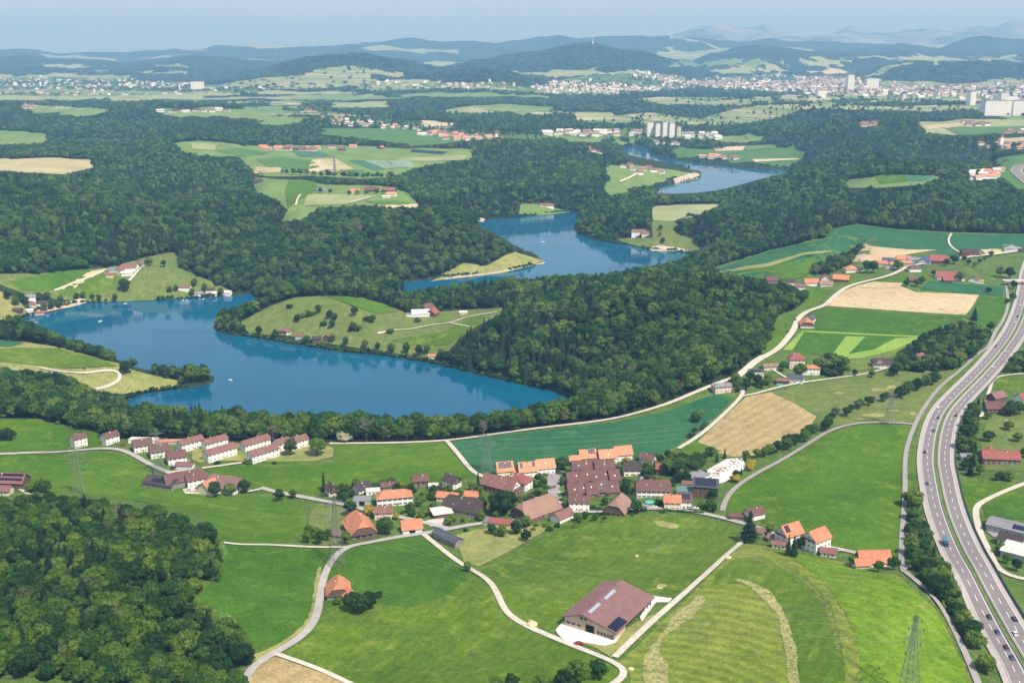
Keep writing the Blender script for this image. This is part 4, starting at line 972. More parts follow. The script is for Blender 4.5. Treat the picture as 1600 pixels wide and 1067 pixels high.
class MB:
    def __init__(s): s.v = []; s.f = []; s.m = []
    def poly(s, pts, mi=0):
        k = len(s.v); s.v += [tuple(p) for p in pts]; s.f.append(tuple(range(k, k+len(pts)))); s.m.append(mi)
    def box(s, x0, x1, y0, y1, z0, z1, mi=0):
        k = len(s.v); s.v += [(x, y, z) for z in (z0, z1) for y in (y0, y1) for x in (x0, x1)]
        for f in ((0,2,3,1),(4,5,7,6),(0,1,5,4),(2,6,7,3),(0,4,6,2),(1,3,7,5)): s.f.append(tuple(k+i for i in f)); s.m.append(mi)
    def bar(s, a, b, r, mi=0):
        a = Vector(a); b = Vector(b); d = (b-a); L = d.length
        if L < 1e-6: return
        d /= L; u = d.cross(Vector((0, 0, 1))) if abs(d.z) < .95 else d.cross(Vector((1, 0, 0))); u.normalize(); w = d.cross(u); k = len(s.v)
        for p in (a, b):
            for c1, c2 in ((1, 1), (1, -1), (-1, -1), (-1, 1)): s.v.append(tuple(p+u*c1*r+w*c2*r))
        for j in range(4): s.f.append((k+j, k+(j+1) % 4, k+4+(j+1) % 4, k+4+j)); s.m.append(mi)
        s.f.append((k, k+3, k+2, k+1)); s.m.append(mi); s.f.append((k+4, k+5, k+6, k+7)); s.m.append(mi)
    def slab(s, q, t, mi=0):
        """a thick sheet: q are the top corners in order"""
        q = [Vector(p) for p in q]; nn = (q[1]-q[0]).cross(q[2]-q[0]).normalized()
        if nn.z < 0: q = q[::-1]; nn = -nn
        b = [p-nn*t for p in q]; k = len(s.v); n = len(q); s.v += [tuple(p) for p in q+b]
        s.f.append(tuple(range(k, k+n))); s.m.append(mi); s.f.append(tuple(range(k+2*n-1, k+n-1, -1))); s.m.append(mi)
        for j in range(n): s.f.append((k+j, k+n+j, k+n+(j+1) % n, k+(j+1) % n)); s.m.append(mi)
    def obj(s, name, mats, parent=None, smooth=False): return mesh_obj(name, s.v, s.f, [M[x] for x in (mats if isinstance(mats, (list, tuple)) else [mats])], parent, smooth, s.m)
def inst(name, me, parent, loc, rz=0, sc=None):
    o = bpy.data.objects.new(name, me); C.objects.link(o); o.parent = parent; o.location = loc; o.rotation_euler = (0, 0, rz)
    if sc: o.scale = sc
    return o
def wmesh(fr, sh=None):
    b = MB(); b.box(-.62, .62, -.02, .08, -.72, .72, 0); b.box(-.5, -.04, .05, .11, -.6, .6, 1); b.box(.04, .5, .05, .11, -.6, .6, 1)
    if sh: b.box(-1.2, -.66, 0, .09, -.72, .72, 2); b.box(.66, 1.2, 0, .09, -.72, .72, 2)
    me = bpy.data.meshes.new('window'); me.from_pydata(b.v, [], b.f)
    for x in [fr, 'glass']+([sh] if sh else []): me.materials.append(M[x])
    me.polygons.foreach_set('material_index', b.m); me.update(); return me
WM = {'w': wmesh('white'), 'R': wmesh('white', 'redpaint'), 'G': wmesh('white', 'greenpaint'), 't': wmesh('timber'), 'B': wmesh('white', 'timber')}
def one(name, f, mats):
    b = MB(); f(b); me = bpy.data.meshes.new(name); me.from_pydata(b.v, [], b.f)
    for x in mats: me.materials.append(M[x])
    me.polygons.foreach_set('material_index', b.m); me.update(); return me
DOOR = one('door', lambda b: (b.box(-.6, .6, -.02, .09, 0, 2.2, 0), b.box(-.48, .48, .05, .12, .05, 2.05, 1)), ['white', 'timber'])
GATE = one('barn_door', lambda b: (b.box(-2, 2, -.02, .10, 0, 3.6, 0), b.box(-1.8, 1.8, .05, .13, 0, 3.4, 1)), ['timber', 'dark'])
CHIM = one('chimney', lambda b: (b.box(-.4, .4, -.35, .35, -1.0, 1.1, 0), b.box(-.5, .5, -.45, .45, 1.1, 1.25, 1)), ['cream', 'r_dark'])
SKYL = one('roof_window', lambda b: (b.box(-.4, .4, -.55, .55, -.05, .10, 0), b.box(-.34, .34, -.48, .48, .05, .14, 1)), ['r_dark', 'skylight'])
NHOUSE = 0; HFOOT = []
def slope_part(L, W, e, r, side, u0, u1, v0, v1, off):
    """corners on the slope; u along the ridge 0..1, v eave 0 .. ridge 1"""
    q = []
    for u, v in ((u0, v0), (u1, v0), (u1, v1), (u0, v1)):
        q.append(Vector(((u-.5)*L, side*W/2*(1-v), e+r*v+off)))
    return q
def house(px, py, L, W, e, r, ang, typ, roof, wall, label, cat='house', win='w', name='house', ch=1, solar=None, sky=0, door=1, gate=0, balcony=0, gab=None, group=None, wx=None, o_=.8, base=None, detail=True):
    global NHOUSE
    if detail and typ in 'gh' and L < 30 and name != 'terraced_house': W *= .88; e *= 1.12
    x, y = wx if wx else hit1(px, py)
    a = math.radians(ang); ca, sa = math.cos(a), math.sin(a)
    zs = [Hs(x+ca*i*L/2-sa*j*W/2, y+sa*i*L/2+ca*j*W/2) for i in (-1, 0, 1) for j in (-1, 0, 1)]
    z = sum(zs)/9+.15; low = min(zs)-z-.6
    E = bpy.data.objects.new(name, None); C.objects.link(E); E.location = (x, y, z); E.rotation_euler[2] = a
    tag(E, label, cat, group); HFOOT.append((x, y, L, W, a, label, px, py)); NHOUSE += 1
    b = MB(); X, Y = L/2, W/2; gm = 1
    b.box(-X, X, -Y, Y, low, e, 0)
    if typ == 'g':
        for s in (-1, 1): b.poly([(s*X, -Y, e), (s*X, Y, e), (s*X, 0, e+r)], gm)
        b.poly([(-X, -Y, e), (-X, 0, e+r), (X, 0, e+r), (X, -Y, e)]); b.poly([(-X, Y, e), (X, Y, e), (X, 0, e+r), (-X, 0, e+r)])
    b.obj('wall', [wall, gab or wall], E)
    rb = MB(); k = r/Y if Y else 0
    if typ == 'g':
        ex = e-k*o_
        for s in (-1, 1): rb.slab([(-X-o_, s*(Y+o_), ex+.26), (X+o_, s*(Y+o_), ex+.26), (X+o_, 0, e+r+.26), (-X-o_, 0, e+r+.26)], .24, 0)
        rb.box(-X-o_, X+o_, -.18, .18, e+r+.18, e+r+.38, 0)
    elif typ in 'hk':
        XX, YY = X+o_, Y+o_; ez = e-k*o_*.6; rt = e+r+.25
        if typ == 'h':
            c = min(XX*.98, YY*.95); p = {'a': (-XX, -YY), 'b': (XX, -YY), 'c': (XX, YY), 'd': (-XX, YY)}
            R1, R2 = (-XX+c, 0, rt), (XX-c, 0, rt)
            A, B, Cc, D = [(q[0], q[1], ez+.25) for q in p.values()]
            rb.poly([A, B, R2, R1]); rb.poly([B, Cc, R2]); rb.poly([Cc, D, R1, R2]); rb.poly([D, A, R1])
            a_, b_, c_, d_ = [(q[0], q[1], ez) for q in p.values()]
            for u, v, w_, t_ in ((a_, b_, B, A), (b_, c_, Cc, B), (c_, d_, D, Cc), (d_, a_, A, D)): rb.poly([u, v, w_, t_], 1)
            rb.poly([d_, c_, b_, a_], 1)
        else:
            fr = .45; zk = ez+.25+(rt-ez-.25)*(1-fr); yk = YY*fr; c = YY*fr*.9
            for s in (-1, 1):
                pts = [(-XX, s*YY, ez+.25), (XX, s*YY, ez+.25), (XX, s*yk, zk), (XX-c, 0, rt), (-XX+c, 0, rt), (-XX, s*yk, zk)]
                rb.poly(pts if s < 0 else pts[::-1])
                t = [(s*XX, -yk, zk), (s*XX, yk, zk), (s*(XX-c), 0, rt)]; rb.poly(t if s > 0 else t[::-1])
                g_ = [(s*(XX-.5), -YY+.4, ez+.1), (s*(XX-.5), YY-.4, ez+.1), (s*(XX-.5), yk, zk-.1), (s*(XX-.5), -yk, zk-.1)]; rb.poly(g_ if s > 0 else g_[::-1], 2)
            rb.poly([(-XX, YY, ez+.24), (XX, YY, ez+.24), (XX, -YY, ez+.24), (-XX, -YY, ez+.24)], 1)
    elif typ == 'f': rb.box(-X-.3, X+.3, -Y-.3, Y+.3, e, e+.35, 0)
    elif typ == 'm': rb.slab([(-X-o_, -Y-o_, e-.0), (X+o_, -Y-o_, e), (X+o_, Y+o_, e+r), (-X-o_, Y+o_, e+r)], .3, 0)
    if typ == 'm':
        q = MB(); q.poly([(-X, -Y, e), (-X, Y, e), (-X, Y, e+r)]); q.poly([(X, -Y, e), (X, Y, e+r), (X, Y, e)]); q.poly([(-X, Y, e), (X, Y, e), (X, Y, e+r), (-X, Y, e+r)]); q.obj('gable', [wall], E)
    RO = rb.obj('roof', [roof, 'timber', gab or 'timber'], E)
    slope = math.atan2(r, Y) if typ in 'gk' else 0
    if not detail: return E
    if ch and typ in 'ghk':
        u = rnd.uniform(-.3, .3); inst('chimney', CHIM, RO, (u*L*.6, rnd.choice((-1, 1))*W*.10, e+r*.85+.3))
    for k_ in range(sky):
        sd_ = -1 if typ != 'f' else 1; v = rnd.uniform(.3, .6); o = inst('roof_window', SKYL, RO, ((k_+.7)/(sky+.4)*L-L/2, sd_*W/2*(1-v), e+r*v+.30)); o.rotation_euler = (slope if sd_ < 0 else -slope, 0, 0)
    if solar:
        for (sd_, u0, u1, v0, v1) in solar:
            q = slope_part(L, W, e, r, sd_, u0, u1, v0, v1, .42) if typ in 'gk' else slope_part(L, W, e+.45, 0, sd_, u0, u1, v0, v1, 0)
            if typ == 'm': q = [Vector(((u-.5)*L, (v-.5)*W, e+r*v+.22)) for u, v in ((u0, v0), (u1, v0), (u1, v1), (u0, v1))]
            sb = MB(); wl_ = (q[1]-q[0]).length; hl = (q[3]-q[0]).length; nu = max(1, int(wl_/1.7)); nv = max(1, int(hl/1.3))
            for i_ in range(nu):
                for j_ in range(nv):
                    P = lambda u, v: q[0]+(q[1]-q[0])*u+(q[3]-q[0])*v
                    g_ = .04
                    sb.slab([P((i_+g_)/nu, (j_+g_)/nv), P((i_+1-g_)/nu, (j_+g_)/nv), P((i_+1-g_)/nu, (j_+1-g_)/nv), P((i_+g_)/nu, (j_+1-g_)/nv)], .06, 0)
            sb.obj('solar_array', ['panel'], RO)
    if win:
        me = WM[win]; fl = max(1, int((e+.3)/2.6)); fh = e/fl
        if len(HFOOT) < 400:
            for f_ in range(fl):
                zc = fh*f_+fh*.56
                nl = max(1, int(L/3.4)); nw = max(1, int(W/3.6))
                for i_ in range(nl):
                    xx = (i_+.5)/nl*L-L/2
                    inst('window', me, E, (xx, -Y, zc), math.pi)
                for i_ in range(nw):
                    yy = (i_+.5)/nw*W-W/2
                    for s in (-1, 1):
                        vis = s*ca*(0-x)+s*sa*(0-y)
                        if vis > 0: inst('window', me, E, (s*X, yy, zc), -math.pi/2 if s > 0 else math.pi/2)
            if typ == 'g' and r > 2.6:
                for s in (-1, 1):
                    if s*ca*(0-x)+s*sa*(0-y) > 0: inst('window', me, E, (s*X, 0, e+r*.3), -math.pi/2 if s > 0 else math.pi/2)
        if door: inst('door', DOOR, E, (L*.5/max(1, int(L/3.4))*0+ (0 if int(L/3.4) % 2 == 0 else 1.75), -Y, 0.0), math.pi)
    if gate: inst('barn_door', GATE, E, (0, -Y, 0), math.pi)
    if balcony:
        for s in (-1, 1):
            if s*ca*(0-x)+s*sa*(0-y) > 0:
                bb = MB(); z0 = e-.15; x0, x1 = (X+.02, X+1.3) if s > 0 else (-X-1.3, -X-.02)
                bb.box(x0, x1, -Y*.8, Y*.8, z0-.15, z0); xo = (x1-.12, x1) if s > 0 else (x0, x0+.12); bb.box(xo[0], xo[1], -Y*.8, Y*.8, z0, z0+.95)
                bb.obj('balcony', ['timber'], E)
    return E
g1 = 'white terraced blocks by the lake'
HT = [
 # px py L W eave rise angle type roof wall label opts
 (519,772,10,9,4.2,3.0,118,'g','r_dark','cream','small dark-roofed chalet leftmost in the village by the slim poplar',dict(gab='timber',balcony=1,win='B')),
 (566,768,11,10,3.4,3.4,40,'g','r_dark','white','grey-roofed white bungalow right of the small dark chalet',dict(sky=1)),
 (583,771,10,7,2.8,.4,10,'f','r_pale','white','flat white extension of the grey-roofed bungalow',dict(win='w',ch=0)),
 (609,764,12,8,3.0,2.2,10,'g','r_brown','greywood','low brown-roofed house behind the long orange hipped roof',dict(sky=1)),
 (657,759,11,10,5.0,3.2,8,'g','r_brown','timber','dark timber house with mauve roof facing the lower village',dict(win='w',balcony=1)),
 (677,763,7,6,2.8,.3,5,'f','r_pale','cream','small cream garage between two brown-roofed houses',dict(win=None,gate=0)),
 (706,760,11,10,4.8,3.4,-38,'g','r_dark','white','white chalet with steep brown roof right of the cream garage',dict(gab='timber',balcony=1)),
 (616,786,25,12,5.6,4.0,13,'h','r_orange','white','long farmhouse with orange hipped roof in the village centre',dict(win='G',sky=2)),
 (566,786,12,9,3.4,.4,5,'f','r_grey','greyw','flat grey garage left of the long orange hipped roof',dict(win=None,gate=1,ch=0)),
 (599,808,12,9,4.6,2.8,8,'g','r_rust','pink','rust-roofed house behind the round garden tree',dict(win='w')),
 (562,833,24,17,4.6,8.0,112,'k','r_orange','timber','big old farmhouse with sweeping orange half-hipped roof',dict(win='w',balcony=1,sky=1)),
 (643,829,13,10,3.0,4.6,14,'g','r_orange','white','small orange-roofed barn at the road fork',dict(gab='timber',win=None,gate=1,ch=0)),
 (524,839,9,6,2.6,1.8,-10,'g','r_rust','timber','small brown shed left of the big old orange farmhouse',dict(win=None,ch=0,gate=0)),
 (700,847,22,8,4.0,2.0,-46,'g','r_slate','greywood','long open slate-roofed shed beside the lane fork',dict(win=None,ch=0,name='open_shed',cat='shed')),
 (690,806,13,10,3.8,.8,18,'m','r_pale','timber','open shelter with pale flat roof',dict(win=None,ch=0,name='open_shed',cat='shed')),
 (725,799,27,15,4.2,7.0,-24,'k','r_dark','greywood','large farmhouse with dark brown half-hipped roof',dict(win='w',sky=2)),
 (700,782,15,8,3.4,2.6,-14,'g','r_orange','cream','low orange roof behind the dark brown farmhouse',dict(win='w')),
 (737,780,9,7,3.4,2.4,-14,'g','r_orange','cream','tiny orange roof peeping over the dark brown farmhouse',dict(win=None)),
 (783,768,27,15,5.2,6.0,-33,'g','r_rust','timber','long red-brown farmhouse with white gable and red shutters',dict(gab='white',win='R',sky=2)),
 (813,762,15,12,6.0,4.4,-33,'h','r_red','white','white house with red hipped roof right of the red-shuttered farmhouse',dict(win='w')),
 (788,742,12,10,4.6,5.6,14,'g','r_salmon','cream','orange house with black solar roof beside the large pylon',dict(gab='greyw',solar=[(-1,.08,.92,.22,.92)],win='w')),
 (803,742,6,7,3.0,2.2,14,'g','r_salmon','cream','tiny orange-roofed link beside the solar house',dict(win=None,ch=0)),
 (824,743,14,11,5.0,5.6,14,'g','r_salmon','white','grey-gabled orange house with a dark roof strip',dict(gab='greyw',solar=[(-1,.04,.2,.3,.9),(-1,.72,.9,.35,.95)])),
 (851,738,14,11,5.0,5.4,14,'g','r_salmon','white','plain orange-roofed house at the left end of the gravel street',dict(sky=1)),
 (897,726,8,8,4.0,3.0,14,'g','r_salmon','white','smallest orange roof left of the back row',dict(win=None)),
 (917,722,13,11,5.0,5.2,14,'g','r_salmon','white','orange house with a square solar array in the back row',dict(gab='greyw',solar=[(-1,.52,.95,.4,.98)])),
 (948,722,14,11,5.0,5.2,14,'g','r_salmon','white','middle orange roof of the back row with grey gable',dict(gab='greyw',sky=1)),
 (972,717,14,11,5.0,5.4,14,'g','r_salmon','white','rightmost orange roof of the back row by the golden shrub',dict()),
 (987,741,13,11,5.0,4.4,2,'g','r_dark','white','white house with dark roof and red awning right of the terraces',dict(win='R')),
 (1012,722,11,9,3.6,3.0,-30,'g','r_brown','white','small white house with brown roof at the crop edge',dict()),
 (1040,739,15,9,4.2,3.2,-4,'g','r_red','timber','red-roofed house among the garden trees',dict(win=None)),
 (905,796,14,10,6.4,3.0,-3,'g','r_brown','white','white two-storey house with brown roof below the terraces',dict(sky=2)),
 (966,799,18,15,3.2,8.2,64,'k','r_tan','timber','pyramid-shaped brown farmhouse above the green field',dict(win='w',sky=1)),
 (838,804,31,18,3.6,9.0,40,'k','r_tan','timber','huge weathered farmhouse with pale brown roof',dict(win='w',gab='timber')),
 (878,812,14,10,3.4,3.2,46,'g','r_rust','white','small white barn beside the huge weathered farmhouse',dict(win=None,gate=0,ch=0,gab='cream')),
 (783,821,14,9,3.0,1.8,-14,'g','r_red','cream','low red shed in front of the big round tree',dict(win=None,ch=0,name='shed',cat='shed')),
 (768,818,9,8,2.6,.4,-14,'f','r_grey','greyw','grey lean-to left of the low red shed',dict(win=None,ch=0,name='shed',cat='shed')),
 (1020,773,24,14,6.0,5.6,-2,'k','r_brown','white','big white farmhouse with brown mansard roof and dormers',dict(win='B',balcony=0,sky=2)),
 (1050,793,11,10,5.2,3.6,-6,'g','r_orange','cream','orange-roofed half of the double house by the road',dict(gab='greyw')),
 (1068,791,10,10,5.2,3.6,-6,'g','r_brown','white','dark solar-roofed half of the double house',dict(solar=[(-1,.1,.9,.2,.9)])),
 (1102,773,17,17,8.0,3.6,-12,'g','r_slate','timber','tall dark hall with white-striped solar roof',dict(win=None,ch=0,solar=[(-1,.06,.94,.06,.2),(-1,.06,.94,.24,.38),(-1,.06,.94,.42,.56),(-1,.06,.94,.60,.74),(-1,.06,.94,.78,.92)],name='hall',cat='hall')),
 (1073,773,14,10,4.0,.6,-12,'f','r_teal','greyw','teal flat-roofed workshop left of the tall dark hall',dict(win=None,ch=0,name='workshop',cat='workshop')),
 (1078,762,12,7,3.6,.5,-12,'f','r_rust','greyw','rust-red planted roof behind the teal workshop',dict(win=None,ch=0,name='workshop',cat='workshop')),
 (1089,748,16,10,3.2,.5,40,'m','r_grey','greyw','long grey roof behind the tall dark hall',dict(win=None,ch=0,name='shed',cat='shed')),
 (1178,810,12,9,4.2,3.2,24,'g','r_brown','white','small white house with mauve roof at the edge of the green field',dict(gab='bluew',win=None)),
 (1155,811,12,6,2.6,1.2,-8,'g','r_brown','greywood','open brown carport beside the small white house',dict(win=None,ch=0,name='carport',cat='carport')),
 (1183,836,8,6,3.0,1.6,-20,'g','r_rust','cream','small shed under the big dark pine',dict(win=None,ch=0,name='shed',cat='shed')),
 (1232,850,14,12,7.4,5.4,32,'g','r_orange','white','tall white house with orange roof and solar panels',dict(solar=[(-1,.06,.34,.3,.9)],balcony=1,win='w')),
 (1213,846,10,7,2.8,1.6,-20,'g','r_mauve','greyw','low mauve roof behind the tall solar house',dict(win=None,ch=0)),
 (1218,856,9,6,3.0,.9,-18,'g','r_rust','white','white garage below the tall solar house',dict(win='w',ch=0,name='garage',cat='garage')),
 (1274,859,14,13,8.0,4.8,36,'g','r_orange','white','three-storey white house with orange roof',dict(balcony=1,win='w',sky=1)),
 (1294,868,9,8,3.0,1.6,-15,'g','r_rust','white','small annex with rust roof right of the three-storey house',dict(win='w',ch=0,name='annex',cat='annex')),
 (1363,884,18,11,4.2,5.2,4,'g','r_orange','white','orange-roofed farmhouse nearest the motorway hedge',dict(gab='timber',win='w')),
 (1345,887,8,8,3.0,2.4,4,'g','r_orange','cream','low orange annex left of the motorway farmhouse',dict(win=None,ch=0,name='annex',cat='annex')),
 (124,698,11,9.5,7.8,2.6,48,'g','r_brown','white','tall white house farthest left on the lakeside road',dict(win='w')),
 (173,692,12,10,6.2,2.8,48,'g','r_brown','white','second white house from the left on the lakeside road',dict(win='w')),
 (223,703,14,13,5.2,3.8,26,'g','r_brown','white','leftmost chalet of the three with blue-white gable',dict(gab='bluew',balcony=1)),
 (249,712,14,13,5.2,3.8,26,'g','r_brown','white','middle chalet of the three behind the lattice pylon',dict(gab='bluew',balcony=1)),
 (276,722,14,13,5.2,3.8,26,'g','r_brown','white','rightmost chalet of the three with blue-white gable',dict(gab='bluew',balcony=1)),
 (290,731,13,8,2.8,1.6,-8,'g','r_rust','white','small garage with rust roof below the chalets',dict(win=None,ch=0,name='garage',cat='garage')),
 (225,691,24,7,3.0,.4,-4,'f','r_pale','white','long low white row behind the left chalet',dict(win=None,ch=0,name='garage_row',cat='garage')),
 (272,693,30,6,2.6,.4,4,'f','r_salmon','greyw','low salmon and grey garages behind the middle chalet',dict(win=None,ch=0,name='garage_row',cat='garage')),
 (298,701,20,10,6.4,2.6,45,'g','r_rust','white','leftmost white terrace block in the back row',dict(group=g1)),
 (336,700,20,10,6.4,2.6,45,'g','r_rust','white','second white terrace block in the back row',dict(group=g1)),
 (344,715,26,11,6.4,2.6,45,'g','r_rust','white','long white terrace block nearest the dark farm',dict(group=g1)),
 (399,701,24,11,6.4,2.6,45,'g','r_rust','white','tall white terrace block near the bare tree',dict(group=g1)),
 (411,717,25,11,6.4,2.6,45,'g','r_rust','white','long white terrace block on the lawn edge',dict(group=g1)),
 (441,702,12,10,6.4,2.6,45,'g','r_rust','white','small white block behind the grey garden tree',dict(group=g1)),
 (464,699,17,11,6.4,2.6,45,'g','r_rust','white','rightmost white terrace block by the big round tree',dict(group=g1)),
 (287,756,28,16,4.6,5.0,31,'g','r_brown','greywood','main range of the brown-roofed farm below the chalets',dict(gab='timber',win=None,sky=1)),
 (255,759,26,17,3.6,3.0,-20,'g','r_dark','greywood','dark low wing with striped roof of the brown farm',dict(win=None,ch=0,solar=[(-1,.25,.85,.2,.7)])),
 (307,757,15,11,5.2,3.4,31,'g','r_brown','white','white dwelling at the right end of the brown farm',dict(win='w')),
 (352,765,25,16,4.2,7.2,-17,'k','r_mauve','white','large red-roofed farmhouse with trees in front',dict(win='w')),
 (328,769,13,18,3.6,6.0,60,'g','r_orange','cream','orange roofed wing of the large red farmhouse',dict(win=None,ch=0)),
 (12,760,28,13,5.0,5.0,-4,'g','r_rust','timber','barn with solar strips at the left edge',dict(win=None,solar=[(-1,.0,.98,.15,.45),(-1,.0,.98,.6,.9)])),
 (4,771,13,9,3.2,2.4,-4,'g','r_rust','cream','small pink-roofed annex at the left edge',dict(win='w',ch=0)),
 (1560,643,24,15,4.0,4.6,-6,'g','r_brown','timber','brown farmhouse right of the motorway belt',dict(win='w')),
 (1556,626,15,12,4.0,4.0,30,'g','r_mauve','timber','smaller brown house behind the motorway farmhouse',dict(win=None)),
 (1561,722,27,13,4.4,4.6,-6,'g','r_red','timber','long red roof above the right grove',dict(win='w')),
 (1545,715,9,12,3.4,4.0,60,'g','r_red','cream','short red cross gable of the long red roof',dict(win=None,ch=0)),
 (1508,718,8,7,3.0,1.6,0,'g','r_grey','greyw','small grey shed at the end of the right grove',dict(win=None,ch=0,name='shed',cat='shed')),
 (1583,832,30,15,4.6,1.6,-38,'g','r_grey','greyw','grey industrial hall with solar roof at the right edge',dict(win='w',ch=0,solar=[(-1,.5,.95,.2,.9)],name='hall',cat='hall')),
 (1579,852,14,9,4.0,3.0,-38,'g','r_dark','white','dark roofed house between the grey and white halls',dict(win='w')),
 (1600,872,24,16,5.0,.8,-38,'m','r_pale','greyw','bright white flat hall at the right edge',dict(win=None,ch=0,name='hall',cat='hall')),
 (1606,628,22,13,4.0,4.4,20,'g','r_red','white','red roof cut by the right edge near the motorway',dict(win=None)),
 (1260,510,17,15,3.2,6.0,82,'k','r_orange','white','orange pyramid-roofed farmhouse beside the country road',dict(win='w')),
 (1266,503,14,10,3.6,4.0,60,'g','r_slate','white','dark solar wing behind the orange pyramid roof',dict(win=None,ch=0)),
 (1243,574,15,13,8.6,5.0,0,'h','r_red','cream','tall cream mansion with red hipped roof',dict(win='w')),
 (1264,584,19,11,6.0,2.0,-4,'h','r_orange','white','white house with flat orange roof below the mansion',dict(win='w')),
 (1243,597,15,10,4.2,2.8,-24,'g','r_slate','white','white bungalow with dark roof under the mansion',dict(win='w')),
 (1203,577,15,9,3.6,1.6,8,'g','r_tan','cream','low pale house left of the mansion tree',dict(win='w')),
 (1181,586,14,9,4.4,.4,-6,'f','r_slate','cream','modern flat house with black solar roof',dict(win='w',ch=0,solar=[(-1,.1,.9,0,.9)])),
 (1222,599,12,7,3.0,1.4,0,'g','r_rust','timber','small garden house beside the turquoise pool',dict(win=None,ch=0)),
 (1129,611,20,11,5.2,2.2,16,'h','r_grey','pink','pink house with grey roof on the lake path',dict(win='w')),
 (1382,573,24,13,4.0,4.8,-6,'k','r_dark','white','dark-roofed farmhouse at the foot of the striped field',dict(win='w')),
 (1373,573,10,11,3.6,3.6,84,'g','r_orange','white','orange front wing of the dark-roofed farmhouse',dict(win=None,ch=0)),
 (1437,561,9,7,3.6,2.0,20,'g','r_rust','white','tiny white cabin in the stream wood',dict(win=None)),
]
TERR = 'brown terraced houses with stepped roofs'
for k, (a, b, L) in enumerate([(902,756,14.5),(917,755,7.6),(929,754,7.6),(942,753,7.6),(955,753,8.6)]):
    HT.append((a+(k-2)*1.6, b+(-.5 if k % 2 else .5), L-1.0, 12, 4.0+.8*(k % 2), 6.2, 12, 'g', 'r_brown', 'timber', ['leftmost wide unit of the upper terraced row','second unit of the upper terraced row','third unit of the upper terraced row','fourth unit of the upper terraced row','rightmost unit of the upper terraced row'][k], dict(gab='timber', sky=1, ch=0, group=TERR, name='terraced_house', win='w')))
for k, (a, b, L) in enumerate([(899,775,10),(911,774,8.2),(922,774,8.2),(936,773,10.5),(951,771,10)]):
    HT.append((a+(k-2)*1.6, b+(-.5 if k % 2 else .5), L-1.0, 12, 4.0+.8*(k % 2), 6.2, 12, 'g', 'r_brown', 'timber', ['leftmost unit of the lower terraced row','second unit of the lower terraced row','third unit of the lower terraced row','fourth unit with dark panels in the lower terraced row','rightmost unit of the lower terraced row'][k], dict(gab='timber', sky=1, ch=0, group=TERR, name='terraced_house', win='w', solar=[(-1,.1,.6,.1,.4),(-1,.5,.9,.5,.95)] if k == 3 else None)))
HT += [(915,738,22,11,4.6,4.8,10,'g','r_brown','white','long brown roof behind the terraced rows',dict(gab='timber',sky=3,solar=[(-1,.06,.3,.1,.4)])),
       (943,738,15,11,4.6,4.8,10,'g','r_brown','white','short brown roof behind the right terraces',dict(gab='timber',sky=1))]
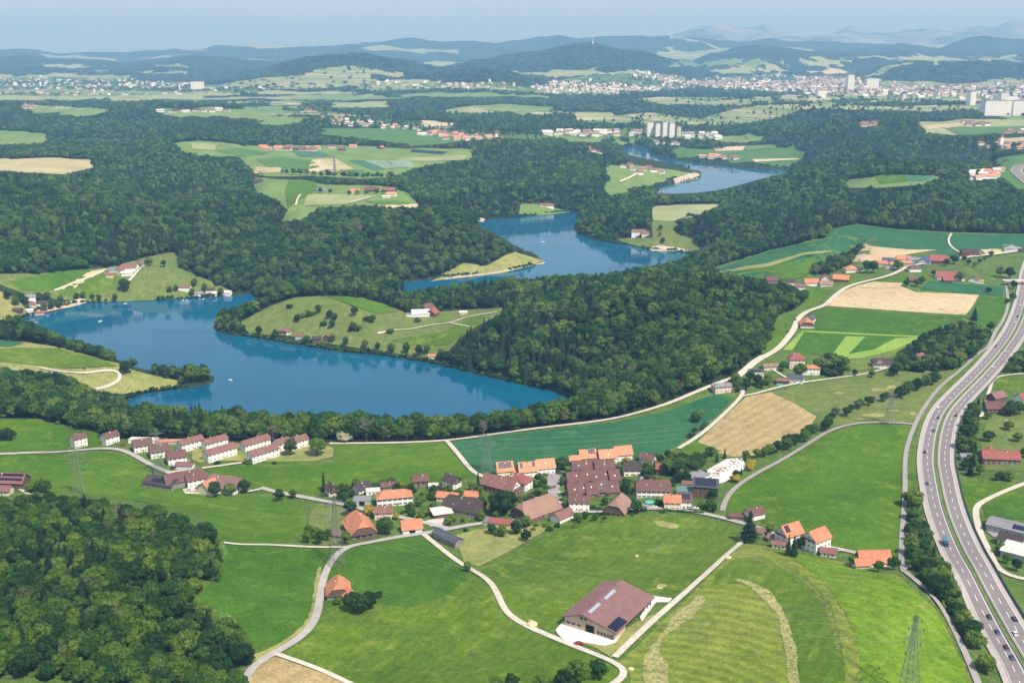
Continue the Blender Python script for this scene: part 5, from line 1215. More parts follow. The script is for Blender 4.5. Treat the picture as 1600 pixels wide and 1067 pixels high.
# farther hamlets: no windows can be told apart there
HF = [
 (1267,446,18,12,4,4.5,0,'g','r_orange','white','orange-roofed house lowest in the upper hamlet'),(1248,450,16,9,3.4,2.4,-15,'g','r_mauve','white','pale house at the left end of the upper hamlet'),
 (1289,439,11,11,4,5,80,'g','r_red','cream','narrow red gabled house in the upper hamlet'),(1290,447,17,10,3.4,3,0,'g','r_tan','cream','pale brown roof below the narrow red gable'),
 (1314,440,20,13,4.2,5,-22,'g','r_orange','timber','orange house with black solar roof in the upper hamlet'),(1232,443,13,10,3,2.4,0,'g','r_dark','cream','dark roof among trees at the left of the upper hamlet'),
 (1205,442,13,11,4,4,0,'g','r_brown','greywood','brown roof at the edge of the main wood'),
 (1329,425,17,14,4.4,4.6,0,'h','r_orange','white','orange hipped house left of the big dark tree pair'),(1342,424,9,8,3.4,2,0,'g','r_dark','white','small grey house behind the orange hipped house'),
 (1377,416,15,11,4.6,3.4,-28,'g','r_orange','white','white house right of the big dark tree pair'),(1387,411,15,9,4,3.4,-20,'g','r_slate','white','dark roof behind the white hamlet house'),
 (1391,419,14,12,4,4,60,'g','r_orange','cream','orange roof beside the yellowish tree'),(1411,409,19,11,4.4,4,-8,'g','r_orange','cream','rust and orange roof in the hamlet centre'),(1417,414,10,9,3.4,3,-20,'g','r_orange','cream','small orange annex in the hamlet centre'),
 (1429,410,20,12,4.4,2.6,-8,'g','r_grey','greyw','grey barn roof in the hamlet centre'),(1444,412,17,17,4.6,5,60,'g','r_blue','greyw','blue-roofed barn in the hamlet'),
 (1465,411,27,19,4.6,7,-8,'k','r_red','timber','large red barn right of the blue roof'),(1428,424,16,12,5,4,0,'h','r_brown','white','white house with brown roof below the grey barn'),
 (1483,436,36,14,4.4,6,-3,'g','r_red','cream','long red barn above the dark teal crop'),(1480,441,12,9,3.4,3.4,-3,'g','r_red','timber','small red porch of the long red barn'),
 (1522,440,15,13,3.8,3.6,60,'g','r_brown','white','white gabled house with brown roof right of the red barn'),(1529,442,11,6,2.6,1,0,'g','r_orange','cream','orange lean-to by the white gabled house'),
 (1514,399,23,16,3.6,6.4,-8,'k','r_dark','redpaint','dark hipped barn beside the stubble plots'),(1528,400,8,6,3,1.8,0,'g','r_rust','timber','small hut right of the dark hipped barn'),(1427,441,14,12,3.6,4.4,0,'k','r_brown','timber','brown house wrapped in trees below the road'),(1597,394,10,7,3,2,0,'g','r_dark','timber','small hut at the right edge'),
 (657,493,24,14,4,4.6,8,'g','r_pale','white','long pale barn of the peninsula farm'),(676,493,15,14,4.4,5,70,'g','r_red','timber','red barn of the peninsula farm'),(668,487,18,16,4.6,7.4,50,'k','r_brown','white','brown-roofed farmhouse of the peninsula farm'),(643,494,15,9,3,1,0,'f','r_grey','white','low white shed of the peninsula farm'),(724,491,10,7,3,1.6,0,'g','r_pale','cream','small pale shed right of the peninsula farm'),
 (444,519,12,8,3,2.4,0,'g','r_rust','timber','rust-roofed cabin highest on the peninsula bank'),(452,521,7,6,2.6,1.6,0,'g','r_rust','white','tiny hut beside the rust-roofed cabin'),(467,527,9,7,2.6,1.8,0,'g','r_rust','greyw','small cabin below the rust-roofed cabin'),(495,532,11,8,3,2.4,10,'g','r_dark','timber','dark boathouse on the peninsula shore'),(512,530,9,8,3,4,80,'g','r_rust','timber','steep rust cabin by the bare shrubs'),
 (466,537,9,5,2.4,1.2,-10,'g','r_dark','greyw','low dark boathouse at the waterline'),(675,559,8,6,2.6,1.8,0,'g','r_orange','white','tiny orange hut at the right end of the shore trees'),
 (200,422,22,15,4.6,6,20,'k','r_rust','white','main farmhouse of the far left hill farm'),(190,425,15,11,4,4,60,'g','r_rust','cream','orange wing of the far left hill farm'),(207,420,17,12,4.4,3.8,-5,'g','r_mauve','white','mauve roofed barn of the far left hill farm'),(180,424,18,9,3.4,1.6,10,'g','r_grey','greyw','grey shed of the far left hill farm'),(172,432,11,8,3,2,0,'g','r_red','cream','small red shed below the hill farm'),(224,416,11,9,4.4,3.4,50,'h','r_rust','cream','square house right of the hill farm drive'),(199,429,17,8,3,1.6,10,'g','r_pale','white','pale lean-to in front of the hill farm'),
 (289,452,18,11,3.6,3,-3,'g','r_rust','white','long cabin with rust roof on the north shore'),(311,461,12,8,3,2,5,'g','r_grey','white','grey cabin on the north shore'),(329,456,13,9,3,2.4,0,'g','r_dark','white','dark-roofed house on the north shore'),(334,461,10,7,3,2,0,'g','r_pale','white','pale house at the north shore waterline'),(354,460,15,9,3.4,2.4,-10,'g','r_pale','white','bright white house at the right end of the north shore'),
 (48,467,14,9,3.6,2.8,20,'g','r_grey','white','grey house on the far left shore'),(67,477,15,10,3.6,3,10,'g','r_dark','white','dark-roofed house in the left shore grove'),(28,488,12,9,3.4,2.6,0,'g','r_dark','timber','dark cabin at the left edge shore'),(46,488,9,8,3,2,40,'g','r_pale','white','white hut above the red boathouse'),(62,491,13,8,2.6,2,20,'g','r_red','cream','red boathouse at the left waterline'),(52,478,9,7,3,2,0,'g','r_mauve','cream','mauve hut in the left shore grove'),
 (998,365,28,14,4,4,-8,'g','r_rust','white','white shore house on the small wooded headland'),(1008,367,14,10,3.4,3,0,'g','r_rust','cream','rust annex of the headland house'),
 (858,324,22,12,4,4,0,'g','r_rust','white','white house with rust roof on the far bank'),(846,322,10,9,3,3,0,'g','r_rust','cream','small house left of the far bank house'),
 (555,301,19,13,4,4,0,'g','r_orange','cream','orange roof at the left of the small far hamlet'),(548,301,12,9,3.4,3,0,'g','r_rust','white','small rust roof at the left of the hamlet'),(581,299,28,16,4,6,-8,'k','r_brown','timber','dark farmhouse in the small far hamlet'),(608,300,28,18,4.4,6,-8,'k','r_rust','timber','rust barn in the small far hamlet'),(612,306,19,14,4,4,-8,'g','r_salmon','white','salmon roof in the small far hamlet'),(604,309,17,7,3,1.6,0,'g','r_pale','white','white shed in the small far hamlet'),(503,298,20,12,3,2,-10,'g','r_grey','greyw','grey shed left in the far meadow'),(404,285,22,16,3.4,3.4,0,'g','r_dark','timber','dark barn at the edge of the left wood'),
]
for q in HT: house(*q[:11], **q[11])
for q in HF: house(*q, win=None, ch=0, detail=False, door=0)
# dormers on the mansard farmhouse, big barn by hand
def big_barn():
    A = [hit1(904, 985), hit1(977, 936)]
    L, Wd = 45.9, 31.8; ang = 1.0
    x, y = 52.3, 529.6; z = Hs(x, y)+.2
    E = bpy.data.objects.new('cattle_barn', None); C.objects.link(E); E.location = (x, y, z); E.rotation_euler[2] = ang
    tag(E, 'huge cattle barn with mauve roof and pale boarded gable', 'barn')
    HFOOT.append((x, y, L, Wd, ang, 'huge cattle barn', 944, 970))
    X, Y = L/2, Wd/2; e1, e2, r, yr = 5.6, 5.3, 9.9, 3.9      # local +y is the far left side; ridge shifted to it
    b = MB(); t = .25
    prof = [(-Y+1.2, -1.5), (-Y+1.2, e2), (yr, r-.3), (Y-1.0, e1), (Y-1.0, -1.5)]
    for s in (-1, 1): b.poly([(s*(X-1.2), p[0], p[1]) for p in (prof if s > 0 else prof[::-1])])
    b.poly([(-X+1.2, Y-1, -1.5), (-X+1.2, Y-1, e1), (X-1.2, Y-1, e1), (X-1.2, Y-1, -1.5)])
    b.poly([(-X+1.2, -Y+1.2, -1.5), (-X+14, -Y+1.2, -1.5), (-X+14, -Y+1.2, e2), (-X+1.2, -Y+1.2, e2)])
    b.obj('wall', ['barnwood'], E)
    rb = MB()
    rb.slab([(-X, -Y-.6, e2-.1), (X, -Y-.6, e2-.1), (X, yr, r), (-X, yr, r)], .3); rb.slab([(-X, Y+.4, e1-.2), (X, Y+.4, e1-.2), (X, yr, r), (-X, yr, r)], .3)
    rb.box(-X, X, yr-.25, yr+.25, r-.1, r+.18)
    R = rb.obj('roof', ['r_mauve'], E)
    def on(u0, u1, v0, v1, off, mat, name, nu=1, nv=1):
        sb = MB()
        P = lambda u, v: Vector((-X+L*u, -Y-.6+(yr+Y+.6)*v, e2-.1+(r-e2+.1)*v+off))
        for i_ in range(nu):
            for j_ in range(nv):
                a, c = u0+(u1-u0)*(i_+.03)/nu, u0+(u1-u0)*(i_+.97)/nu; d, f = v0+(v1-v0)*(j_+.03)/nv, v0+(v1-v0)*(j_+.97)/nv
                sb.slab([P(a, d), P(c, d), P(c, f), P(a, f)], .1)
        sb.obj(name, [mat], R)
    on(.10, .35, .86, .96, .22, 'skylight', 'ridge_skylight', 6); on(.48, .73, .86, .96, .22, 'skylight', 'ridge_skylight', 6)
    on(.02, .30, .03, .30, .20, 'panel', 'solar_array', 8, 5)
    for k in range(9):
        pb = MB(); xx = -X+14+k*(L-16)/8.0; pb.box(xx-.12, xx+.12, -Y+1.1, -Y+1.4, -1.2, e2); pb.obj('post', ['timber'], E)
    cb = MB(); cb.box(-X+14, X-1.2, -Y+9, -Y+9.2, -1.0, 5.6); cb.obj('inner_wall', ['dark'], E)
    def gable(y0, y1, z0, z1, name, mat, ex=.06):
        g = MB(); g.box(-X+1.2-ex, -X+1.22, y0, y1, z0, z1); return g.obj(name, [mat], E)
    gable(-2.4, 2.0, -.3, 4.4, 'barn_door', 'dark')
    fr = MB(); fr.box(-X+1.08, -X+1.2, 2.05, 2.4, -.3, 4.7); fr.box(-X+1.08, -X+1.2, -2.8, -2.45, -.3, 4.7); fr.obj('door_frame', ['timber'], E)
    for k in range(3): gable(5.2+k*3.2, 7.6+k*3.2, 1.7, 3.1, 'window', 'glass')
    for k in range(5): gable(-6-k*1.9, -4.5-k*1.9, .8, 2.6, 'window', 'glass')
    for k in range(2): gable(3.2+k*2.4-1.6, 5.0+k*2.4-1.6, 6.2, 7.8, 'window', 'glass')
    gable(-14.2, -13.2, 0, 2.1, 'door', 'redpaint')
    tr = MB(); tr.bar((-X-.05, -Y-.6, e2-.4), (-X-.05, yr, r-.35), .16); tr.bar((-X-.05, yr, r-.35), (-X-.05, Y+.4, e1-.45), .16); tr.obj('verge_board', ['timber'], E)
big_barn()
def red_farm():   # farmhouse with cross wing, left of the barn lane
    house(529,929,14,13,3.4,6.6,100,'k','r_orange','greywood','old farmhouse with orange half-hipped roof below the lane', win='w')
    house(543,934,12,8,3.0,2.8,-52,'g','r_orange','greywood','low orange wing running down from the old farmhouse', win=None, ch=0, name='barn_wing', cat='barn')
red_farm()
HN = len(HFOOT)
# far high blocks
def block(px, py, w, d, h, label, mat='white', group=None, ang=8):
    x, y = hit1(px, py); z = Hs(x, y)
    E = bpy.data.objects.new('apartment_block', None); C.objects.link(E); E.location = (x, y, z); E.rotation_euler[2] = math.radians(ang)
    tag(E, label, 'apartment block', group)
    b = MB(); b.box(-w/2, w/2, -d/2, d/2, -4, h); b.obj('wall', [mat], E)
    c = MB(); c.box(-w/2-.4, w/2+.4, -d/2-.4, d/2+.4, h, h+1.2); c.box(-w/5, w/5, -d/5, d/5, h+1.2, h+4); c.obj('roof', ['r_grey'], E)
    nf = max(2, int(h/7)); g = MB()
    for k in range(nf):
        z0 = (k+.45)*h/nf; g.box(-w/2+1.2, w/2-1.2, -d/2-.25, -d/2+.1, z0, z0+h/nf*.10)
    s = g.obj('window_band', ['glass'], E)
    HFOOT.append((x, y, w, d, 0, label, px, py))
for k, (a, b, w, h) in enumerate([(1015,216,24,52),(1027,216,18,47),(1038,217,17,54),(1049,218,20,52),(1060,217,14,36)]):
    block(a, b-4, w, 20, h, ['leftmost slender white tower block above the far lake','second white tower block above the far lake','third and tallest white tower block above the far lake','fourth white tower block above the far lake','short grey tower block right of the white ones'][k], 'white' if k != 4 else 'cream', 'white tower blocks above the far lake')
for k, (a, b, w, h, lab) in enumerate([(1327,141,44,95,'tall slim pale tower standing in the city'),(1361,141,90,80,'broad white office block in the city'),(1282,153,50,42,'square white block at the front of the city'),(1516,165,26,62,'white slab tower at the right city edge'),(1539,168,70,16,'low white works left of the residential slabs'),(1566,163,45,60,'pale power plant tower at the right city edge'),(1545,181,62,60,'left grey residential slab on the right'),(1564,181,62,60,'middle grey residential slab on the right'),(1588,181,58,60,'right grey residential slab on the right'),(1571,158,120,26,'long pale factory hall at the right city edge'),(309,139,90,50,'white silo block in the far left town')]):
    block(a, b, w, 40, h, lab, 'white')
# churches and the mast
def church(px, py, h, label):
    x, y = hit1(px, py); E = bpy.data.objects.new('church', None); C.objects.link(E); E.location = (x, y, Hs(x, y)); tag(E, label, 'church')
    b = MB(); b.box(-5, 5, -4, 4, -2, h*.6); b.box(5, 22, -6, 6, -2, 9); b.obj('wall', ['white'], E)
    r = MB(); 
    for q in ([(-5,-4),(5,-4)], [(5,-4),(5,4)], [(5,4),(-5,4)], [(-5,4),(-5,-4)]): r.poly([(*q[0], h*.6), (*q[1], h*.6), (0, 0, h)])
    for s in (-1, 1): r.slab([(5, s*7, 8.5), (23, s*7, 8.5), (23, 0, 15), (5, 0, 15)], .3)
    r.obj('roof', ['r_rust'], E)
church(1564, 229, 44, 'white church tower in the village at the right edge'); church(776, 221, 40, 'white church with red roof at the far village end'); church(281, 141, 70, 'slender church spire in the far left town')
x, y = 925-800, 0
D_ = 10800; x = (925-800)/F*(D_*CP+300*SP); z = Hs(x, D_)
E = bpy.data.objects.new('hilltop_mast', None); C.objects.link(E); E.location = (x, D_, z); tag(E, 'red and white broadcasting mast on the far wooded summit', 'mast')
for k in range(5):
    b = MB(); w_ = 6-.8*k; b.box(-w_, w_, -w_, w_, k*28-8*(k == 0), (k+1)*28); b.obj('mast_section', ['white' if k % 2 else 'r_red'], E)
b = MB(); b.box(-10, 10, -10, 10, 66, 76); b.obj('platform', ['greyw'], E)
# far houses as individuals: wall and roof meshes shared
WALLS = {}
def far_house(x, y, L, Wd, e, r, a, roof, wall, label, group, name='house', cat='house'):
    E = bpy.data.objects.new(name, None); C.objects.link(E); E.location = (x, y, Hs(x, y)); E.rotation_euler[2] = a; E.scale = (L/12, Wd/10, (e+r)/8); tag(E, label, cat, group)
    if ('w', wall) not in WALLS:
        WALLS[('w', wall)] = one('wall', lambda b: (b.box(-6, 6, -5, 5, -2, 5), b.poly([(-6,-5,5),(-6,0,8),(-6,5,5)]), b.poly([(6,-5,5),(6,5,5),(6,0,8)])), [wall])
    if ('r', roof) not in WALLS:
        WALLS[('r', roof)] = one('roof', lambda b: [b.slab([(-6.6, s*5.8, 4.75), (6.6, s*5.8, 4.75), (6.6, 0, 8.3), (-6.6, 0, 8.3)], .3) for s in (-1, 1)], [roof])
    for nm, me in (('wall', WALLS[('w', wall)]), ('roof', WALLS[('r', roof)])):
        o = bpy.data.objects.new(nm, me); C.objects.link(o); o.parent = E
FARC = [  # polygon strip, count, size, roofs, walls, label
 ([(500,183),(560,188),(640,197),(650,203),(560,200),(505,192)],34,15,['r_salmon','r_rust','r_tan','r_pale'],['white','cream'],'small pale house at the left end of the far village strip'),
 ([(640,203),(700,205),(690,214),(650,212)],12,15,['r_rust','r_pale'],['white'],'small house in the middle of the far village strip'),
 ([(672,208),(760,212),(775,219),(700,220)],26,19,['r_orange','r_salmon','r_rust'],['cream','white'],'red-roofed house at the right end of the far village strip'),
 ([(850,207),(900,206),(1005,207),(1005,213),(900,213),(852,211)],26,27,['r_pale','r_grey','r_tan'],['white','white','cream'],'white housing row above the far lake'),
 ([(1068,210),(1118,211),(1122,218),(1072,217)],12,26,['r_pale','r_grey'],['white'],'stepped white block right of the tower blocks'),
 ([(1010,219),(1065,221),(1060,227),(1015,225)],7,14,['r_tan','r_rust'],['white'],'small house below the tower blocks'),
 ([(1092,244),(1122,244),(1122,248),(1092,248)],5,22,['r_orange','r_salmon'],['cream'],'left row of orange roofs on the far shore'),
 ([(1128,245),(1150,246),(1150,249),(1128,249)],5,22,['r_orange','r_rust'],['cream'],'right group of orange roofs on the far shore'),
 ([(962,258),(1010,260),(1045,272),(1000,273)],8,20,['r_rust','r_tan'],['cream','white'],'shore house on the far low peninsula'),
 ([(920,232),(945,236),(940,244),(922,240)],3,18,['r_rust'],['white'],'house among trees left of the upper lake'),
 ([(407,229),(437,231),(437,236),(407,234)],5,22,['r_orange','r_salmon'],['cream'],'orange-roofed farm at the left of the patchwork'),
 ([(438,232),(540,230),(600,232),(600,235),(440,238)],13,20,['r_rust','r_orange','r_brown'],['cream','timber'],'farm building along the top of the patchwork'),
 ([(480,173),(500,172),(502,176),(484,177)],4,24,['r_rust'],['cream'],'red roof behind the left wood'),
 ([(245,175),(355,172),(355,175),(250,178)],10,24,['r_rust','r_pale','r_dark'],['white','cream'],'farmstead along the long light field'),
 ([(25,160),(48,162),(60,172),(30,168)],6,22,['r_rust','r_brown'],['cream'],'farm roofs at the far left clearing'),
 ([(1340,193),(1368,193),(1376,197),(1348,198)],6,20,['r_rust','r_brown'],['cream'],'farm on the right plateau fields'),
 ([(1505,192),(1545,192),(1545,197),(1508,197)],8,20,['r_rust','r_brown'],['cream','white'],'farm group on the broad right fields'),
 ([(1530,226),(1600,224),(1600,233),(1560,234),(1535,231)],14,22,['r_orange','r_rust','r_tan'],['white','cream'],'red-roofed house by the right edge church'),
 ([(1560,204),(1600,205),(1600,211),(1570,210)],5,20,['r_rust','r_pale'],['white'],'house above the church at the right'),
 ([(1515,272),(1535,269),(1565,266),(1562,276),(1530,284),(1515,281)],16,17,['r_orange','r_salmon','r_pale'],['white','white'],'pale house in the hamlet by the motorway bend'),
]
REST = []
nf = 0
for poly, cnt, sz, rfs, wls, lab in FARC:
    xs = [p[0] for p in poly]; ys = [p[1] for p in poly]; k = 0; tr_ = 0; taken = []
    spots_ = []
    while k < cnt and tr_ < 900:
        tr_ += 1; a, b = rnd.uniform(min(xs), max(xs)), rnd.uniform(min(ys), max(ys))
        if not inpoly(np.array([a]), np.array([b]), poly)[0]: continue
        x, y = hit1(a, b)
        if any((x-q[0])**2+(y-q[1])**2 < (sz*1.25)**2 for q in taken): continue
        taken.append((x, y)); k += 1; nf += 1; spots_.append((a, b, x, y))
    for k, (a, b, x, y) in enumerate(sorted(spots_)):
        s = sz*rnd.uniform(.75, 1.3); wl_ = rnd.choice(wls); h_ = rnd.uniform(5, 7.5)*(1.8 if 'white' in lab and 'row' in lab or 'block' in lab and 'stepped' in lab else 1)
        far_house(x, y, s, s*rnd.uniform(.6, .8), h_, 3, rnd.choice((0, .2, -.25, 1.4))+rnd.uniform(-.1, .1), rnd.choice(rfs), wl_, ' '.join((ordinal(k)+' from left: '+lab).split()[:16]), 'far buildings: '+lab)
        HFOOT.append((x, y, s, s, 0, lab, a, b))
# the towns beyond: thousands of buildings nobody could count
def town_mass(name, label, poly, n, sz, cols):
    W_ = None
    wp = [w for nm, w in TW if nm == poly][0]; P = np.array(wp); pts = []
    while len(pts) < n:
        q = np.column_stack([rng.uniform(P[:, 0].min(), P[:, 0].max(), 4000), rng.uniform(P[:, 1].min(), P[:, 1].max(), 4000)])
        q = q[inpoly(q[:, 0], q[:, 1], wp)]
        dn = vnoise(q[:, 0]/600, q[:, 1]/420, 31); q = q[dn > rng.uniform(.15, .75, len(q))]; pts += q.tolist()
    pts = np.array(pts[:n]); z = H(pts[:, 0], pts[:, 1])
    b = MB()
    for (x, y), zz in zip(pts, z):
        w_ = sz*rng.uniform(.5, 1.5); d = sz*rng.uniform(.5, 1.1); h = rng.choice([7, 9, 12, 16, 24], p=[.35, .3, .2, .1, .05]); c = int(rng.choice(len(cols), p=[c_[1] for c_ in cols])); a = rng.uniform(-.5, .5); ca, sa = math.cos(a), math.sin(a)
        k = len(b.v)
        for zt in (zz-3, zz+h):
            for i_, j_ in ((-1, -1), (1, -1), (1, 1), (-1, 1)): b.v.append((x+ca*i_*w_/2-sa*j_*d/2, y+sa*i_*w_/2+ca*j_*d/2, zt))
        rx, ry = ca*w_/2, sa*w_/2; b.v += [(x-rx, y-ry, zz+h+d*.32), (x+rx, y+ry, zz+h+d*.32)]
        wi = int(rng.integers(0, 2))
        for f in ((0,1,5,4),(2,3,7,6),(1,2,6,5),(3,0,4,7)): b.f.append(tuple(k+i_ for i_ in f)); b.m.append(wi)
        for f in ((4,5,9,8),(6,7,8,9),(5,6,9),(7,4,8)): b.f.append(tuple(k+i_ for i_ in f)); b.m.append(2+c)
    o = b.obj(name, ['white', 'cream']+[c_[0] for c_ in cols]); tag(o, label, kind='stuff')
town_mass('distant_city', 'distant city of pale and red roofs on the right', 'city', 1500, 24, [('r_rust', .4), ('r_tan', .25), ('r_grey', .2), ('r_pale', .15)])
town_mass('distant_town', 'bright scattered town in the valley below the mast hill', 'valley town', 600, 19, [('r_tan', .3), ('r_grey', .25), ('r_pale', .3), ('r_rust', .15)])
town_mass('distant_town', 'scattered town in front of the far left ridges', 'far left town', 230, 19, [('r_tan', .35), ('r_rust', .25), ('r_pale', .25), ('r_grey', .15)])
# ------------------------------------------------------------------ where trees stand
def on_road(x, y, pad=3.0):
    m = np.zeros(x.shape, bool)
    for A, w in ROADS:
        lo = A.min(0)-w; hi = A.max(0)+w; s = (x > lo[0]-5) & (x < hi[0]+5) & (y > lo[1]-5) & (y < hi[1]+5)
        if not s.any(): continue
        idx = np.where(s)[0]
        B = A[::max(1, int(6/6))]
        for c in range(0, len(idx), 2000):
            ii = idx[c:c+2000]; d = ((x[ii][:, None]-B[:, 0])**2+(y[ii][:, None]-B[:, 1])**2).min(1)
            m[ii] |= d < (w/2+pad)**2
    return m
def on_house(x, y, pad=3.0):
    m = np.zeros(x.shape, bool)
    for (hx, hy, L, W_, a, *_r) in HFOOT:
        s = (abs(x-hx) < L+W_) & (abs(y-hy) < L+W_)
        if not s.any(): continue
        ca, sa = math.cos(a), math.sin(a); u = (x-hx)*ca+(y-hy)*sa; v = -(x-hx)*sa+(y-hy)*ca
        m |= s & (abs(u) < L/2+pad) & (abs(v) < W_/2+pad)
    return m
def hides_house(px, py0, pyt, hw_):
    """would the crown cover a house the photograph shows?"""
    m = np.zeros(px.shape, bool)
    for h in HFOOT:
        hx, hy = h[6], h[7]; s = F/1000.0
        d = math.hypot(h[0], h[1]); wpx = max(h[2], h[3])*F/d*.42
        m |= (abs(px-hx) < wpx+hw_*.5) & (py0 > hy) & (pyt < hy+2)
    return m
bands = [(430, 1150, 5.9), (1150, 1900, 7.6), (1900, 3200, 10.5), (3200, 5000, 14.5), (5000, 7500, 21), (7500, 11200, 30)]
FX = []
FGWOOD_W = [worldpoly(w[1], 1) for w in FG_WOODS]
for y0, y1, sp in bands:
    ys = np.arange(y0, y1, sp*.88); 
    for k, yy in enumerate(ys):
        hw_ = (yy*CP+300*SP)*.58+60
        xs = np.arange(-hw_, hw_, sp)+(k % 2)*sp/2
        FX.append(np.column_stack([xs+rng.uniform(-.36, .36, len(xs))*sp, np.full(len(xs), yy)+rng.uniform(-.36, .36, len(xs))*sp, np.full(len(xs), sp)]))
T = np.concatenate(FX)
z = H(T[:, 0], T[:, 1]); T = np.column_stack([T, z])
T = T[z > 1.2]
# closed land in world space
inop = inpoly(T[:, 0], T[:, 1], FGW)
inw = np.zeros(len(T), bool); LL = np.zeros(len(T), bool)
for q_, wp in enumerate(FGWOOD_W):
    mm = inpoly(T[:, 0], T[:, 1], wp); inw |= mm
    if q_ == 0: LL = mm
keep = ~inop | inw
for wp in OPW: keep &= ~inpoly(T[:, 0], T[:, 1], wp)
spars = np.zeros(len(T), bool)
for nm, wp in TW: spars |= inpoly(T[:, 0], T[:, 1], wp)
keep &= ~spars | (rng.uniform(size=len(T)) < .30)
keep &= rng.uniform(size=len(T)) > .07
_f = (farm_noise(T[:, 0], T[:, 1]) > np.interp(T[:, 1], [4300, 5000, 6600, 8000, 9500, 12000], [.3, .07, .02, .06, .12, .14])+np.clip((T[:, 3]-110)/90, 0, 1)*.12) & (T[:, 1] > 4300)
keep &= ~_f | (rng.uniform(size=len(T)) < .07)
T = T[keep]; LL = LL[keep]; inw = inw[keep]; spars = spars[keep]
# kinds and heights
x, y = T[:, 0], T[:, 1]
cn = fbm(x/180, y/180, 3, 77)+rng.uniform(-.32, .32, len(T))
conifer = cn > .22
conifer = np.where(LL, cn > .30, np.where(y < 1130, cn > .36, conifer))
hgt = np.where(conifer, rng.uniform(15, 25, len(T)), rng.uniform(11, 20, len(T)))*(1+.35*fbm(x/90, y/90, 2, 5))*rng.uniform(.78, 1.18, len(T))
hgt = np.where(LL, hgt*.72, hgt); hgt = np.where(inw & ~LL, hgt*.62, hgt); hgt = np.where(spars, hgt*.8, hgt)
far = T[:, 2] > 14; wid = np.where(T[:, 2] > 14, T[:, 2]/15.0, 1.0); wid = np.where(T[:, 2] > 20, T[:, 2]/14.5, wid)
wid = np.where(inw & ~LL, 1.25, wid)*rng.uniform(.78, 1.32, len(T))
px, py, d = project(x, y, T[:, 3])
_, pyt, _ = project(x, y, T[:, 3]+hgt*.80)
_, pym, _ = project(x, y, T[:, 3]+hgt*.5)
rw = hgt*.28*F/d
bad = np.zeros(len(T), bool)
for (qx, qy) in ((px, pyt), (px, pym), (px-rw*.7, pym), (px+rw*.7, pym), (px-rw*.5, (pyt+pym)/2), (px+rw*.5, (pyt+pym)/2)):
    bad |= clsat(qx, qy) == 1
bad &= ~spars
bad |= on_road(x, y, 3.2) | on_house(x, y, 2.5)
nearm = T[:, 2] < 20
bad |= hides_house(px, py, pyt, rw) & nearm
bad |= (np.abs(px-800) > 1000) | (py > 1130)
T = T[~bad]; conifer = conifer[~bad]; hgt = hgt[~bad]; wid = wid[~bad]; px = px[~bad]; py = py[~bad]; d = d[~bad]; LL = LL[~bad]
# a clearing in the lower left wood
m = ~((np.abs(px-65) < 8) & (np.abs(py-900) < 14)); T = T[m]; conifer = conifer[m]; hgt = hgt[m]; wid = wid[m]; px = px[m]; py = py[m]; d = d[m]; LL = LL[m]

# ------------------------------------------------------------------ trees set one by one
HAND = []  # (px, py, h, wr, kind, label)
def ht(kind, h, wr, label, *pts):
    if kind == 'c': wr = wr*1.7
    for p in pts: HAND.append((p[0], p[1], h*rnd.uniform(.94, 1.06), wr, kind, label))
ht('b',19,1.35,'huge round dark tree beside the white terraces',(496,712))
ht('o',15,1.1,'grey-green garden tree in front of the right white terrace',(455,712))
ht('c',17,.45,'slim dark poplar beside the small dark chalet',(506,768))
ht('b',9,1.2,'left of the two small trees on the village street',(437,783)); ht('b',9,1.1,'right of the two small trees on the village street',(458,779))
ht('b',11,1.2,'round tree at the roadside above the big orange farmhouse',(547,805))
ht('y',9,1.0,'yellow-green conical tree beside the rust roof',(576,806))
ht('b',15,1.35,'large round tree in front of the rust-roofed house',(602,835)); ht('y',5.5,.9,'yellow shrub beside the large round tree',(619,812))
ht('b',17,1.35,'large domed tree between dark farmhouse and red-shuttered farmhouse',(783,806)); ht('b',12,1.3,'second crown behind the large domed tree',(797,795))
ht('c',15,.5,'thin spruce left of the red-shuttered farmhouse',(747,765)); ht('b',10,1.2,'tree behind the red-shuttered farmhouse',(738,768))
ht('b',8,1.1,'isolated round tree beside the lane to the barn',(730,893))
ht('c',19,.95,'big dark pine at the lane corner with a long shadow',(1170,846))
ht('b',9,1.0,'small tree at the roadside right of the dark pine',(1203,836))
ht('c',13,.6,'left dark spruce before the tall solar house',(1231,868)); ht('c',14,.6,'middle dark spruce before the tall solar house',(1240,870)); ht('b',10,1.0,'round tree left of the three-storey house',(1251,858))
ht('b',9,1.2,'garden tree in front of the motorway farmhouse',(1372,893)); ht('b',8,1.3,'shrubby tree right of the motorway farmhouse',(1396,890)); ht('b',8,1.3,'tree left of the motorway farmhouse annex',(1334,886)); ht('b',7,1.5,'low bushy tree by the lane bend',(1408,885))
ht('b',12,1.2,'left bushy tree before the old orange farmhouse',(552,955)); ht('b',13,1.25,'middle bushy tree before the old orange farmhouse',(564,959)); ht('b',11,1.2,'right bushy tree before the old orange farmhouse',(577,951))
ht('s',3.5,1.2,'light shrub in the field near the old farmhouse',(592,932)); ht('b',6,1.2,'small shrubby tree at the old farmhouse corner',(528,945))
ht('b',15,1.1,'broad tree standing on the bottom edge right',(902,1075)); ht('b',13,1.2,'tree on the bottom edge behind the broad one',(935,1062)); ht('b',9,1.2,'leftmost low tree on the bottom edge',(800,1080)); ht('b',9,1.2,'low tree on the bottom edge left of the gap',(845,1080)); ht('b',8,1.2,'low tree on the bottom edge near the lane',(775,1082)); ht('b',10,1.2,'tree on the bottom edge under the pair',(880,1078))
ht('c',16,1.0,'isolated dark conical tree at the stubble corner',(1522,501)); ht('b',11,1.2,'isolated tree near the service lane bend',(1547,517))
